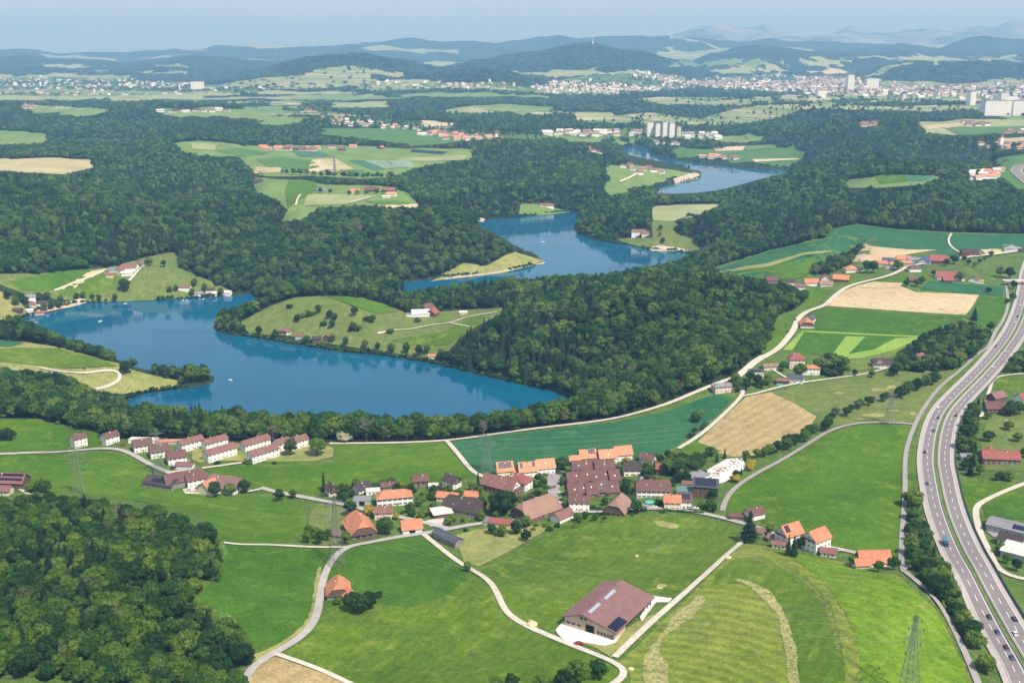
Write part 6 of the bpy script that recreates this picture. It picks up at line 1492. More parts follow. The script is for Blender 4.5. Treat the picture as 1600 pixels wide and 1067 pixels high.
ht('b',22,1.1,'left crown of the big dark tree pair in the hamlet',(1354,427)); ht('b',22,1.1,'right crown of the big dark tree pair in the hamlet',(1364,427))
ht('b',14,1.5,'broad yellowish tree in the hamlet centre',(1403,422)); ht('b',14,1.4,'large tree right of the long red barn roof',(1478,416)); ht('b',14,1.4,'large tree between red barn and dark hipped barn',(1490,413))
ht('b',11,1.2,'tree beside the dark hipped barn',(1506,409)); ht('b',9,1.2,'orchard tree right of the hamlet',(1513,414),(1523,418),(1530,412),(1538,408)); ht('b',10,1.2,'tree pair below the right lane',(1548,402)); 
ht('b',15,1.1,'left tree of the pair by the motorway bridge',(1562,434)); ht('b',16,1.2,'right tree of the pair by the motorway bridge',(1577,436)); ht('b',11,1.2,'tree below the motorway bridge',(1583,452),(1582,470)); 
ht('b',13,1.2,'tree at the right end of the long red barn',(1500,440)); ht('b',11,1.2,'tree left of the long red barn',(1459,432)); ht('b',9,1.4,'small tree alone in the dark teal crop',(1544,458)); ht('b',11,1.3,'tree wrapped round the brown hamlet house',(1432,448),(1416,448),(1440,444))
ht('b',11,1.2,'orchard tree on the small hill of the peninsula',(482,495),(552,517),(583,504),(523,501)); 
ht('b',20,1.3,'tall double tree on the left hill pasture',(195,455)); ht('b',14,1.2,'tree beside the left hill pasture edge',(256,417)); ht('b',13,1.4,'tree behind the hill farm',(190,416),(233,416))
ht('b',17,1.25,'leftmost tree at the headland hollow',(197,584)); ht('b',16,1.3,'big round tree at the tip of the headland',(318,595)); ht('b',15,1.3,'second tree from the tip of the headland',(306,592)); ht('b',13,1.2,'third tree from the tip of the headland',(290,588)); ht('b',12,1.2,'fourth tree from the tip of the headland',(275,590))
ht('b',12,1.1,'shrubby tree in the middle of the peninsula hill',(465,503),(515,498),(554,493),(519,513),(498,490)); ht('s',6,1.2,'shrub on the peninsula hill',(453,481),(464,501),(506,508),(548,517),(559,516),(610,520),(652,503),(573,500),(473,496),(487,493))
ht('b',14,1.0,'shore tree along the peninsula bank',(590,548),(612,552),(635,552),(655,557),(540,540),(570,545),(520,535),(380,520),(365,519),(430,530),(480,538),(405,525),(690,562),(700,566),(667,553))
ht('b',13,1.2,'bushy tree in the left shore grove',(75,470),(95,473),(60,470),(40,475),(70,487),(92,482),(25,478),(12,468)); ht('b',12,1.1,'tree along the north shore below the pasture',(120,468),(130,467),(145,468),(155,470),(180,471),(225,470),(235,470),(250,470),(262,469),(275,455),(304,448),(320,455),(340,447),(300,462),(345,462),(367,462),(380,460),(265,458))
ht('d',17,1.2,'bare pale tree in the gap of the lake tree row',(427,692)); ht('d',14,1.2,'bare tree at the right part of the lake tree row',(636,690)); ht('d',16,1.1,'bare pale tree near the right end of the lake tree row',(755,683))
ht('w',10,1.3,'creamy blossoming tree in the lake tree row',(539,690)); ht('w',8,1.2,'blossoming tree beside the diagonal hedge',(1283,682))
ht('p',11,1.1,'dark purple tree deep in the lower left wood',(196,1010)); ht('o',14,1.1,'pale grey-green tree high in the left wood',(40,955)); ht('d',13,1.0,'bare whitish tree in the lower left wood',(182,985)); 
ht('y',6,1.1,'golden shrub beside the rightmost orange back-row roof',(978,724)); ht('y',4.5,1,'golden shrub beside the red hipped house',(794,752)); ht('b',11,1.7,'bright wide tree between the orange houses',(877,734))
ht('b',14,1.3,'left garden tree above the mansard farmhouse',(1044,742)); ht('b',15,1.2,'tree right of the red roof among gardens',(1083,742)); ht('c',9,.6,'blue spruce left at the stone yard',(1120,722)); ht('c',9,.6,'blue spruce right at the stone yard',(1132,716))
ht('b',9,1.2,'orchard tree in the dry meadow',(769,835),(784,839),(806,835),(822,845)); 
ht('b',11,1.2,'tree beside the pyramid-roofed farmhouse',(1000,795),(994,803)); ht('b',11,1.2,'round tree left of the two-storey white house',(885,795)); ht('b',10,1.1,'round tree below the huge weathered farmhouse',(821,826))
ht('b',12,1.2,'tree in front of the large red farmhouse',(336,776)); ht('b',11,1.2,'yellow-green tree before the large red farmhouse',(360,774)); ht('b',12,1.2,'dark tree at the right gable of the large red farmhouse',(383,770))
ht('b',9,1.3,'tree in the left farm garden',(48,770),(60,768),(72,770)); ht('c',9,.7,'small dark spruce in the left farm garden',(66,762))
ht('b',9,1.1,'orchard tree in the rough paddock',(480,848),(494,842),(500,850),(483,838),(512,845),(540,850))
ht('b',13,1.2,'tall garden tree left of the mansion',(1223,580)); ht('b',14,1.3,'large tree right of the mansion',(1250,590)); ht('b',14,1.1,'tree right of the dark-roofed farmhouse',(1401,585),(1408,578),(1396,588)); ht('b',9,1.1,'garden tree left of the dark-roofed farmhouse',(1335,588),(1345,586),(1362,590)); ht('b',11,1.2,'garden tree at the pale low house',(1172,597),(1183,603),(1200,602),(1212,608),(1165,610),(1152,612),(1149,600),(1190,607))
ht('b',10,1.5,'round tree in the right garden meadow',(1590,690),(1575,672),(1545,690),(1600,715)); ht('b',9,1.1,'tree near the right grove shed',(1530,742)); ht('b',13,1.1,'isolated tree right of the motorway by the lane',(1554,892)); ht('b',8,1.2,'garden tree behind the white hall',(1562,865),(1572,880),(1588,892))
ht('b',15,1.2,'tree at the right of the brown motorway farmhouse',(1578,650),(1592,648)); ht('b',8,1.2,'tree at the left of the brown motorway farmhouse',(1543,655))
# hedge lines: (polyline, spacing m, h0, h1, kind, label, group)
def hedge(pts, sp, h0, h1, kinds, label, group=None, spread=2.5):
    A = wline(pts, False, step=sp)
    for p in A:
        a, b = p[0]+rnd.uniform(-spread, spread), p[1]+rnd.uniform(-spread, spread)
        HAND.append((None, (a, b), rnd.uniform(h0, h1), rnd.uniform(1.0, 1.4), rnd.choice(kinds), label, group or label))
hedge([(1168,720),(1185,717),(1215,706),(1240,700),(1262,685)],7,8,13,'bbb','leafy tree of the diagonal hedge left of the grain corner')
hedge([(1262,682),(1280,672),(1296,668)],7,10,15,'b','tall tree of the diagonal hedge at the grain corner')
hedge([(1298,658),(1330,645),(1345,636),(1375,628),(1398,622)],8,7,12,'bbo','tree of the diagonal hedge across the rough pasture')
hedge([(1405,622),(1425,615),(1445,603),(1460,598)],8,10,15,'b','tree at the upper end of the diagonal hedge')
hedge([(1060,700),(1075,692),(1090,680),(1100,668)],9,5,8,'b','small tree along the white track')
hedge([(300,725),(370,724),(430,725)],16,2,4,'s','low shrub on the terrace lawn')
hedge([(1525,580),(1505,600)],9,8,12,'b','tree at the motorway curve')
hedge([(1575,475),(1590,500)],11,6,9,'b','small tree between service lane and motorway')
hedge([(595,805),(610,806),(640,810),(660,812)],6,5,8,'bs','hedge tree behind the small orange barn')
hedge([(630,790),(660,785),(680,775)],8,5,9,'bs','garden tree right of the long orange hipped house')
hedge([(840,752),(850,765),(845,780),(825,785)],6,5,9,'bbo','garden tree beside the gravel street')
hedge([(975,765),(985,755),(995,765),(985,785)],7,4,8,'bsb','garden tree right of the terraced rows')
hedge([(1060,755),(1085,750),(1080,735),(1055,725)],7,7,12,'b','tree of the village wood above the dark hall')
hedge([(1115,775),(1125,765),(1118,790),(1100,803),(1110,800)],6,5,9,'b','tree around the right side of the dark hall')
hedge([(1145,752),(1160,740),(1172,730)],7,5,8,'bcy','garden tree along the stone yard')
hedge([(1030,735),(1000,728),(1005,750)],8,5,9,'bb','garden tree around the red roof')
hedge([(620,770),(640,765),(645,775)],6,6,10,'bc','conifer group behind the long orange roof')
hedge([(535,778),(548,782),(556,775)],6,6,9,'b','garden tree beside the grey-roofed bungalow')
hedge([(835,828),(850,822),(870,822)],7,2,4,'s','garden shrub below the weathered farmhouse')
hedge([(1075,340),(1110,345),(1130,350)],14,10,14,'b','tree on the small headland slope')
hedge([(1030,360),(1040,365),(1035,380)],14,8,12,'b','orchard tree on the small headland')
hedge([(1005,300),(1020,302),(1030,300)],14,10,16,'bc','dark tree on the far low peninsula')
hedge([(1065,262),(1075,264)],12,10,14,'b','tree on the far peninsula crest')
hedge([(1060,250),(1100,256),(1150,262),(1240,262)],24,8,12,'b','tree along the far lake shore')
hedge([(440,272),(500,277),(560,280),(612,280)],17,12,19,'b','tree of the dark line below the patchwork')
hedge([(545,305),(590,306),(620,300)],20,9,14,'b','tree around the small far hamlet')
hedge([(500,302),(515,303)],16,10,14,'b','tree by the grey shed in the far meadow')
ALLH = []
for q in HAND:
    if q[0] is None: X, Y = q[1]; g = q[6]
    else: X, Y = hit1(q[0], q[1]); g = None
    ALLH.append((X, Y)+tuple(q[2:6])+(g,))
hx = np.array([q[0] for q in ALLH]); hy = np.array([q[1] for q in ALLH])
ok = ~(on_house(hx, hy, 1.0)) & ~on_road(hx, hy, 1.0)
ok = ok | np.array([HAND[i][0] is not None and not on_road(np.array([hx[i]]), np.array([hy[i]]), .3)[0] for i in range(len(HAND))])
ALLH = [q for q, k in zip(ALLH, ok) if k and Hs(q[0], q[1]) > .4]
labs = {}
for q in ALLH: labs[q[5]] = labs.get(q[5], 0)+1
_o = sorted(range(len(ALLH)), key=lambda i: float(project(ALLH[i][0], ALLH[i][1], 50.)[0])); _c = {}; NEWL = {}
for i in _o:
    L_ = ALLH[i][5]
    if labs[L_] > 1: NEWL[i] = ' '.join((ordinal(_c.get(L_, 0))+' from left: '+L_).split()[:16]); _c[L_] = _c.get(L_, 0)+1
hid = 0
FARH = []
for _i, (X, Y, h, wr, kd, lab, g) in enumerate(ALLH):
    if _i in NEWL: g = g or lab; lab = NEWL[_i]; labs[lab] = 1
    if Y > 2100: FARH.append((X, Y, h, wr, kd)); continue
    tree(kd, X, Y, h, wr, lab, g or (lab if labs[lab] > 1 else None))
# random garden trees round the village houses
GV = [(500,762),(640,758),(740,772),(770,752),(860,745),(890,722),(990,712),(1030,712),(1100,735),(1120,770),(1110,800),(1000,803),(960,812),(900,825),(800,835),(700,830),(620,815),(560,800),(505,785)]
gw = worldpoly(GV); P = np.array(gw); cand = np.column_stack([rng.uniform(P[:, 0].min(), P[:, 0].max(), 2600), rng.uniform(P[:, 1].min(), P[:, 1].max(), 2600)])
cand = cand[inpoly(cand[:, 0], cand[:, 1], gw)]; cand = cand[~on_house(cand[:, 0], cand[:, 1], 2.2) & ~on_road(cand[:, 0], cand[:, 1], 2.0)]
q1, q2, _ = project(cand[:, 0], cand[:, 1], H(cand[:, 0], cand[:, 1])); _, q3, _ = project(cand[:, 0], cand[:, 1], H(cand[:, 0], cand[:, 1])+6)
cand = cand[~hides_house(q1, q2, q3, np.full(len(cand), 5.0))]
got = [(q[0], q[1]) for q in ALLH]; ng = 0
NEARH = HFOOT[:HN]; SEEN_L = set()
def near_label(X, Y, what):
    px_, py_, _ = project(X, Y, Hs(X, Y)); best = min(NEARH, key=lambda h: (h[6]-px_)**2+4*(h[7]-py_)**2)
    dx_, dy_ = px_-best[6], py_-best[7]
    rel = ('right of' if dx_ > 0 else 'left of') if abs(dx_) > 2*abs(dy_) else ('in front of' if dy_ > 0 else 'behind')
    what = (what if (what, best[5], rel) not in SEEN_L else (what.replace('garden', 'second garden', 1) if (what, best[5], rel, 2) not in SEEN_L else what.replace('garden', 'further garden', 1)))
    if (what, best[5], rel) in SEEN_L: SEEN_L.add((what, best[5], rel, 2))
    SEEN_L.add((what, best[5], rel))
    w_ = best[5].split(); return ' '.join((what+' '+rel+' the '+' '.join(w_)).split()[:15])
for (X, Y) in cand:
    if ng >= 190: break
    if any((X-a)**2+(Y-b)**2 < 5.0**2 for a, b in got[-260:]+got[:120]): continue
    got.append((X, Y)); ng += 1
    big = ng < 60
    kd = rnd.choice('bbbbo') if big else rnd.choice('sssssy' if rnd.random() < .2 else 'sssss')
    tree(kd, float(X), float(Y), rnd.uniform(5, 8.5) if big else rnd.uniform(1.8, 3.8), rnd.uniform(1.0, 1.4), near_label(float(X), float(Y), ('green garden tree' if kd == 'b' else 'grey-green garden tree') if big else ('golden shrub' if kd == 'y' else 'garden shrub')), 'garden trees of the village' if big else 'garden shrubs of the village')
# the wood trees that show largest, one by one; the rest as one mass
NT = 325-NIND.get('tree', 0)
prom = hgt/d; prom[hy.size*0:] = prom
order = np.argsort(-prom*(np.where((px > -10) & (px < 1610) & (py < 1075), 1, 0)))
nind = max(0, min(NT, 300)); ind = np.zeros(len(T), bool); ind[order[:nind]] = True
for k in np.where(ind)[0]:
    kd = 'c' if conifer[k] else ('o' if rnd.random() < .06 else 'b')
    a, b = px[k], py[k]
    if LL[k]: 
        w_ = 'front edge' if b > 1000 else ('middle' if b > 900 else 'upper part'); s_ = 'left' if a < 130 else ('centre' if a < 260 else 'right'); lab = '%s in the %s of the lower left wood, %s side' % ({'c': 'dark conifer', 'o': 'grey-green tree', 'b': 'leafy tree'}[kd], w_, s_)
    elif a > 1400 and b > 740: lab = '%s in the tree belt left of the motorway, %s' % ({'c': 'dark conifer', 'o': 'grey-green tree', 'b': 'leafy tree'}[kd], 'upper end' if b < 860 else ('middle stretch' if b < 960 else 'lowest stretch'))
    elif a > 1480: lab = '%s in the grove right of the motorway' % {'c': 'dark conifer', 'o': 'grey-green tree', 'b': 'leafy tree'}[kd]
    else: lab = '%s in the wood along the near lake shore' % {'c': 'dark conifer', 'o': 'grey-green tree', 'b': 'leafy tree'}[kd]
    tree(kd, float(T[k, 0]), float(T[k, 1]), float(hgt[k]), float(wid[k]), lab, lab, z=float(T[k, 3]), z0=.5)
NT_REST = ~ind
# ---- stuff: remaining trees as instanced points
PK = sorted(PR.keys())
col_p = bpy.data.collections.new('foliage_shapes')
for k in PK:
    o = bpy.data.objects.new(k, PR[k]); col_p.objects.link(o)
idx_of = {k: i for i, k in enumerate(PK)}
def grp_nodes():
    ng = bpy.data.node_groups.new('tree_scatter', 'GeometryNodeTree')
    ng.interface.new_socket('Geometry', in_out='INPUT', socket_type='NodeSocketGeometry'); ng.interface.new_socket('Geometry', in_out='OUTPUT', socket_type='NodeSocketGeometry')
    n = ng.nodes; l = ng.links; gi = n.new('NodeGroupInput'); go = n.new('NodeGroupOutput')
    ci = n.new('GeometryNodeCollectionInfo'); ci.inputs['Collection'].default_value = col_p; ci.inputs['Separate Children'].default_value = True; ci.inputs['Reset Children'].default_value = True
    ip = n.new('GeometryNodeInstanceOnPoints'); ip.inputs['Pick Instance'].default_value = True
    def at(nm, ty):
        a = n.new('GeometryNodeInputNamedAttribute'); a.data_type = ty; a.inputs['Name'].default_value = nm; return a.outputs['Attribute']
    l.new(gi.outputs[0], ip.inputs['Points']); l.new(ci.outputs[0], ip.inputs['Instance']); l.new(at('vid', 'INT'), ip.inputs['Instance Index'])
    r = n.new('ShaderNodeCombineXYZ'); l.new(at('rot', 'FLOAT'), r.inputs[2]); l.new(r.outputs[0], ip.inputs['Rotation']); l.new(at('scl', 'FLOAT_VECTOR'), ip.inputs['Scale'])
    l.new(ip.outputs[0], go.inputs[0]); return ng
NG = grp_nodes()
def scatter(name, label, P, vid, rot, scl):
    me = bpy.data.meshes.new(name); me.vertices.add(len(P)); me.vertices.foreach_set('co', np.asarray(P, np.float32).ravel())
    for nm, ty, v in (('vid', 'INT', np.asarray(vid, np.int32)), ('rot', 'FLOAT', np.asarray(rot, np.float32))):
        a = me.attributes.new(nm, ty, 'POINT'); a.data.foreach_set('value', v)
    a = me.attributes.new('scl', 'FLOAT_VECTOR', 'POINT'); a.data.foreach_set('vector', np.asarray(scl, np.float32).ravel())
    o = bpy.data.objects.new(name, me); C.objects.link(o); mo = o.modifiers.new('scatter', 'NODES'); mo.node_group = NG
    tag(o, label, kind='stuff'); return o
R = NT_REST
n_ = int(R.sum()); xx = T[R]; con = conifer[R]; hh = hgt[R]; ww = wid[R]; u = rng.uniform(size=n_)
vid = np.zeros(n_, int); base = np.zeros(n_)
farm = xx[:, 1] > 2300
for k in range(n_):
    if con[k]:
        if farm[k]: nm = 'far_conifer_%d' % int(u[k]*2)
        else: nm = 'conifer_%d' % int(u[k]*4)
    else:
        if farm[k]: nm = 'far_broadleaf_%d' % int(u[k]*3)
        elif u[k] < .05: nm = 'olive_%d' % int(u[k]*40 % 2)
        elif u[k] > .994: nm = 'dead_0'
        else: nm = 'broadleaf_%d' % int((u[k]-.05)/.95*5.99)
    vid[k] = idx_of[nm]; base[k] = 21 if con[k] else (16.5 if farm[k] else 14.8)
s_ = hh/base; Z = xx[:, 3]-.5
msk = xx[:, 1] < 2300
for nm, lab, mm in (('woodland', 'dense mixed woodland on the slopes round the lake', msk), ('far_woodland', 'endless dark woods rolling to the ridges', ~msk)):
    scatter(nm, lab, np.column_stack([xx[mm, 0], xx[mm, 1], Z[mm]]), vid[mm], rng.uniform(0, 6.28, mm.sum()), np.column_stack([s_[mm]*ww[mm]*1.08, s_[mm]*ww[mm]*1.08, s_[mm]]))
# undergrowth closing the wood edges and the shore fringe
uu_ = []
for r_, ring_ in enumerate(LK):
    A = np.array(densify(grow(ring_, 3.0), 5.5 if r_ == 0 else 12))
    for off in (0, 3.0):
        B = A+rng.normal(0, 1.2, A.shape)+off*0
        uu_.append(B)
B = np.concatenate(uu_); hz = H(B[:, 0], B[:, 1]); B = B[(hz > .15) & (hz < 9)]
pb, qb, _ = project(B[:, 0], B[:, 1], H(B[:, 0], B[:, 1])); gap = vnoise(B[:, 0]/40, B[:, 1]/40, 9) > .42
B = B[gap & (qb < 690)]
ex = []
for k in np.where(xx[:, 1] < 1500)[0][::3]:
    ex.append((xx[k, 0]+rng.normal(0, 2.5), xx[k, 1]+rng.normal(0, 2.5)))
ex = np.array(ex); B = np.concatenate([B, ex[~on_road(ex[:, 0], ex[:, 1], 1.5)]])
z_ = H(B[:, 0], B[:, 1])
scatter('undergrowth', 'low bushes fringing the shores and wood edges', np.column_stack([B, z_-.3]), [idx_of['bush_%d' % int(q*3)] for q in rng.uniform(size=len(B))], rng.uniform(0, 6.28, len(B)), np.repeat(rng.uniform(.6, 1.6, (len(B), 1)), 3, 1))
if FARH:
    scatter('far_tree_line', 'lone trees and tree lines in the far fields', [(q[0], q[1], Hs(q[0], q[1])-.4) for q in FARH], [idx_of['far_broadleaf_%d' % (i_ % 3)] for i_ in range(len(FARH))], [i_*1.7 for i_ in range(len(FARH))], [(q[2]/16*q[3], q[2]/16*q[3], q[2]/16) for q in FARH])
print('TREES individually', NIND, 'mass', n_, 'houses', NHOUSE, nf)
# ------------------------------------------------------------------ vehicles, pylons, boats, small things
for k, c in dict(car_white=(.78,.78,.76), car_silver=(.42,.44,.46), car_blue=(.02,.06,.16), car_black=(.015,.016,.02), car_red=(.36,.02,.02), truck_teal=(.04,.16,.18)).items(): M[k] = plain('paint_'+k, c, .25, .5, .03, 1)
M['tyre'] = plain('tyre_rubber', (.02,.02,.02), .9, .2)
def carmeshes(paint):
    def body(b):
        prof = [(-2.2,.35),(-2.2,.85),(-1.9,.98),(-1.2,1.0),(1.0,.95),(2.0,.82),(2.2,.6),(2.2,.35)]
        for s in (-1, 1): b.poly([(x_, s*.88, z_) for x_, z_ in (prof if s < 0 else prof[::-1])])
        for j in range(len(prof)):
            p, q = prof[j], prof[(j+1) % len(prof)]; b.poly([(p[0], .88, p[1]), (q[0], .88, q[1]), (q[0], -.88, q[1]), (p[0], -.88, p[1])])
        # roof panel
        b.box(-1.05, .25, -.66, .66, 1.42, 1.50)
    def glass(b):
        lo = [(-1.75,-.82,.97),(1.05,-.82,.94),(1.05,.82,.94),(-1.75,.82,.97)]; hi = [(-1.1,-.68,1.44),(.3,-.68,1.44),(.3,.68,1.44),(-1.1,.68,1.44)]
        for j in range(4): b.poly([lo[j], lo[(j+1) % 4], hi[(j+1) % 4], hi[j]])
        b.poly(hi)
    def wheel(b):
        for s in (0,):
            n_ = 10; k = len(b.v)
            for yy in (-.1, .1):
                for j in range(n_): b.v.append((.33*math.cos(j*.628), yy, .33*math.sin(j*.628)))
            for j in range(n_): b.f.append((k+j, k+(j+1) % n_, k+n_+(j+1) % n_, k+n_+j)); b.m.append(0)
            b.f.append(tuple(range(k+n_-1, k-1, -1))); b.m.append(0); b.f.append(tuple(range(k+n_, k+2*n_))); b.m.append(0)
    return one('body', body, [paint]), one('windows', glass, ['glass']), one('wheel', wheel, ['tyre'])
CARM = {k: carmeshes(k) for k in ('car_white', 'car_silver', 'car_blue', 'car_black', 'car_red')}
def car(x, y, ang, paint, label, lev=6, name='car', cat='car', group=None, s=1.0):
    E = bpy.data.objects.new(name, None); C.objects.link(E); E.location = (x, y, Hs(x, y)+float(eps(lev, y))+.02); E.rotation_euler[2] = ang; E.scale = (s, s, s); tag(E, label, cat, group)
    a, b, c = CARM[paint]; inst('body', a, E, (0, 0, 0)); inst('windows', b, E, (0, 0, 0))
    for i_ in (-1.35, 1.35):
        for j_ in (-.8, .8): inst('wheel', c, E, (i_, j_, .33))
    return E
sM = np.concatenate([[0], np.cumsum(np.linalg.norm(np.diff(MC, axis=0), axis=1))]); TM, NM = frame(MC)
def on_motorway(px_, py_, paint, label, truck=False):
    x, y = hit1(px_, py_); d2 = (MC[:, 0]-x)**2+(MC[:, 1]-y)**2; k = int(d2.argmin()); o = (x-MC[k, 0])*NM[k, 0]+(y-MC[k, 1])*NM[k, 1]
    lanes = [4.3, 8.5, -4.3, -8.5]; o = min(lanes, key=lambda q: abs(q-o)); p = MC[k]+NM[k]*o; t = TM[k]; ang = math.atan2(t[1], t[0])+(math.pi if o > 0 else 0)
    if truck: return lorry(p[0], p[1], ang, label)
    car(p[0], p[1], ang, paint, label, group='cars on the motorway', s=1.08)
def lorry(x, y, ang, label):
    E = bpy.data.objects.new('lorry', None); C.objects.link(E); E.location = (x, y, Hs(x, y)+float(eps(6, y))+.02); E.rotation_euler[2] = ang; tag(E, label, 'lorry')
    b = MB(); b.box(-5.2, 2.2, -1.25, 1.25, 1.0, 3.6); b.obj('cargo_box', ['truck_teal'], E)
    b = MB(); b.box(2.5, 4.6, -1.2, 1.2, .6, 3.0); b.obj('cab', ['car_blue'], E)
    b = MB(); b.box(4.5, 4.64, -1.05, 1.05, 1.7, 2.7); b.obj('windscreen', ['glass'], E)
    b = MB(); b.box(-5.2, 4.4, -.5, .5, .6, .98); b.obj('chassis', ['tyre'], E)
    for i_ in (-4.2, -3.0, 3.4):
        for j_ in (-1.0, 1.0): o = inst('wheel', CARM['car_blue'][2], E, (i_, j_, .5)); o.scale = (1.5, 1.6, 1.5)
for (a, b, c, lab) in [(1483,626,'car_silver','silver car on the upper motorway right of the pylon'),(1468,642,'car_white','white car ahead of two blue cars on the upper motorway'),(1463,655,'car_blue','upper of the two blue cars behind the white car'),(1455,677,'car_blue','lower of the two blue cars behind the white car'),(1446,711,'car_black','dark car where the motorway straightens'),
 (1557,545,'car_blue','blue car on the bend before the wood'),(1548,577,'car_white','white car in the far lane of the bend'),(1564,553,'car_white','white car near the median of the bend'),(1497,652,'car_black','dark car in the right carriageway by the belt'),(1590,507,'car_white','white car on the upper bend'),(1592,498,'car_black','dark car on the upper bend ahead of the white one'),(1596,480,'car_white','white van far up the motorway'),(1598,470,'car_silver','silver car far up the motorway'),
 (1448,758,'car_blue','lone blue car left of the centre line'),(1548,966,'car_black','first of two dark cars in the lower left lanes'),(1551,988,'car_blue','second of two dark cars in the lower left lanes'),(1584,972,'car_black','dark car in the right carriageway lower down'),(1585,991,'car_white','white car in the right carriageway lower down'),(1580,1019,'car_black','upper of the last pair of cars at the bottom'),(1575,1029,'car_blue','lower of the last pair of cars at the bottom')]:
    on_motorway(a, b, c, lab)
on_motorway(1480, 855, None, 'teal box lorry alone on the left carriageway', True)
for (a, b, ang, c, lab) in [(1243,502,60,'car_black','dark car on the country road above the pyramid roof'),(1231,520,60,'car_black','dark car on the country road below the pyramid roof'),(383,725,10,'car_black','black car parked in front of the white terrace'),(296,768,-5,'car_white','white van parked at the dark farm'),(1311,862,10,'car_white','white car parked right of the three-storey house'),
 (866,763,70,'car_red','red car parked by the terraces'),(874,772,10,'car_white','white car parked below the red car'),(872,781,10,'car_silver','silver car parked in the village car park'),(875,788,10,'car_white','lowest white car in the village car park'),(271,733,20,'car_black','dark car parked below the rightmost chalet'),(1022,795,5,'car_white','white car beside the pool garden'),(1080,796,0,'car_silver','silver car before the solar-roofed double house'),(1087,797,0,'car_white','white car before the solar-roofed double house'),(192,697,35,'car_red','red and white vehicle on the lakeside road'),
 (1541,817,30,'car_red','small red car in the grey yard'),(1573,661,5,'car_white','white car beside the right garden meadow'),(132,577,0,'car_blue','blue car on the headland track'),(160,684,0,'car_white','white car beside the second white house'),(905,1008,0,'car_red','red trailer on the barn forecourt')]:
    x, y = hit1(a, b); car(x, y, math.radians(ang), c, lab, lev=4)
# overpass at the upper right
x, y = hit1(1598, 446); E = bpy.data.objects.new('overpass', None); C.objects.link(E); E.location = (x, y, Hs(x, y)); tag(E, 'pale concrete overpass crossing the motorway at the right edge', 'bridge')
b = MB(); b.box(-26, 40, -4, 4, 5.4, 6.6); b.obj('deck', ['shoulder'], E)
for s in (-1, 1): b = MB(); b.box(-26, 40, s*4-.15, s*4+.15, 6.6, 7.6); b.obj('parapet', ['concrete'], E)
for k in (-18, 15): b = MB(); b.box(k-.6, k+.6, -3, 3, -1, 5.4); b.obj('pier', ['concrete'], E)
# lattice pylons
M['lattice'] = plain('weathered_lattice', (.19,.21,.20), .6, .4, .08, 1, .3)
def pylon(px_, py_, h, ang, label, w=3.6, arms=((.62, 6.5), (.76, 8.5), (.89, 5.5)), th=.08):
    x, y = hit1(px_, py_); E = bpy.data.objects.new('pylon', None); C.objects.link(E); E.location = (x, y, Hs(x, y)-.3); E.rotation_euler[2] = math.radians(ang); tag(E, label, 'pylon', 'lattice power pylons')
    def wd(t): return w*(1-t)**1.15+.55 if t < .58 else .55+w*(.42**1.15)*(1-(t-.58)/.42)*.75
    lv = [0, .10, .20, .29, .38, .46, .54, .62, .69, .76, .83, .89, .95, 1.0]
    for sx in (-1, 1):
        for sy in (-1, 1):
            b = MB()
            for a, c in zip(lv[:-1], lv[1:]): b.bar((sx*wd(a), sy*wd(a), a*h), (sx*wd(c), sy*wd(c), c*h), th)
            b.obj('leg', ['lattice'], E)
    b = MB()
    for a, c in zip(lv[:-1], lv[1:]):
        A, Cc = wd(a), wd(c)
        for s in (-1, 1):
            for (p, q) in (((-A, s*A), (Cc, s*Cc)), ((A, s*A), (-Cc, s*Cc)), ((s*A, -A), (s*Cc, Cc)), ((s*A, A), (s*Cc, -Cc))): b.bar((p[0], p[1], a*h), (q[0], q[1], c*h), th*.6)
            b.bar((-Cc, s*Cc, c*h), (Cc, s*Cc, c*h), th*.6); b.bar((s*Cc, -Cc, c*h), (s*Cc, Cc, c*h), th*.6)
    b.obj('bracing', ['lattice'], E)
    tips = []
    for t, L in arms:
        q = wd(t)
        for s in (-1, 1):
            b = MB(); tip = (s*L, 0, t*h+.6)
            for sy in (-1, 1):
                b.bar((s*q, sy*q, t*h), tip, th*.8); b.bar((s*q, sy*q, t*h+1.5), tip, th*.8)
                for f in (.33, .66): b.bar((s*(q+(L-q)*f), sy*q*(1-f), t*h+.6*f), (s*(q+(L-q)*f), sy*q*(1-f), t*h+1.5-.9*f), th*.5)
            a_ = b.obj('crossarm', ['lattice'], E)
            i_ = MB(); i_.box(tip[0]-.12, tip[0]+.12, -.12, .12, tip[2]-1.6, tip[2]); i_.obj('insulator', ['glass'], a_)
            ca, sa = math.cos(math.radians(ang)), math.sin(math.radians(ang)); tips.append(Vector((x+ca*tip[0], y+sa*tip[0], Hs(x, y)-.3+tip[2]-1.6)))
    tips.append(Vector((x, y, Hs(x, y)+h-.3))); return tips
P1 = pylon(760, 736, 31, 15, 'lattice pylon in the dark crop corner by the solar house')
P2 = pylon(1390, 664, 30, 15, 'lattice pylon standing on the rough pasture near the motorway')
P3 = pylon(250, 742, 38, 20, 'lattice pylon rising in front of the middle chalet')
P4 = pylon(124, 772, 40, 20, 'pale lattice pylon at the edge of the lower left wood')
P5 = pylon(527, 886, 47, 35, 'tall lattice pylon standing beside the curved lane')
P6 = pylon(1418, 1092, 44, 40, 'tall lattice pylon cut by the bottom edge at the right')
P7 = pylon(523, 268, 42, 10, 'tiny pylon silhouette in the far patchwork', th=.4)
def wires(A, B, label, sag=7):
    b = MB()
    for p, q in zip(A, B):
        pr = None
        for k in range(15):
            t = k/14; c = p.lerp(q, t); c.z -= sag*4*t*(1-t)
            if pr is not None: b.bar(pr, c, .022)
            pr = c
    tag(b.obj('power_line', ['steel']), label, 'power line')
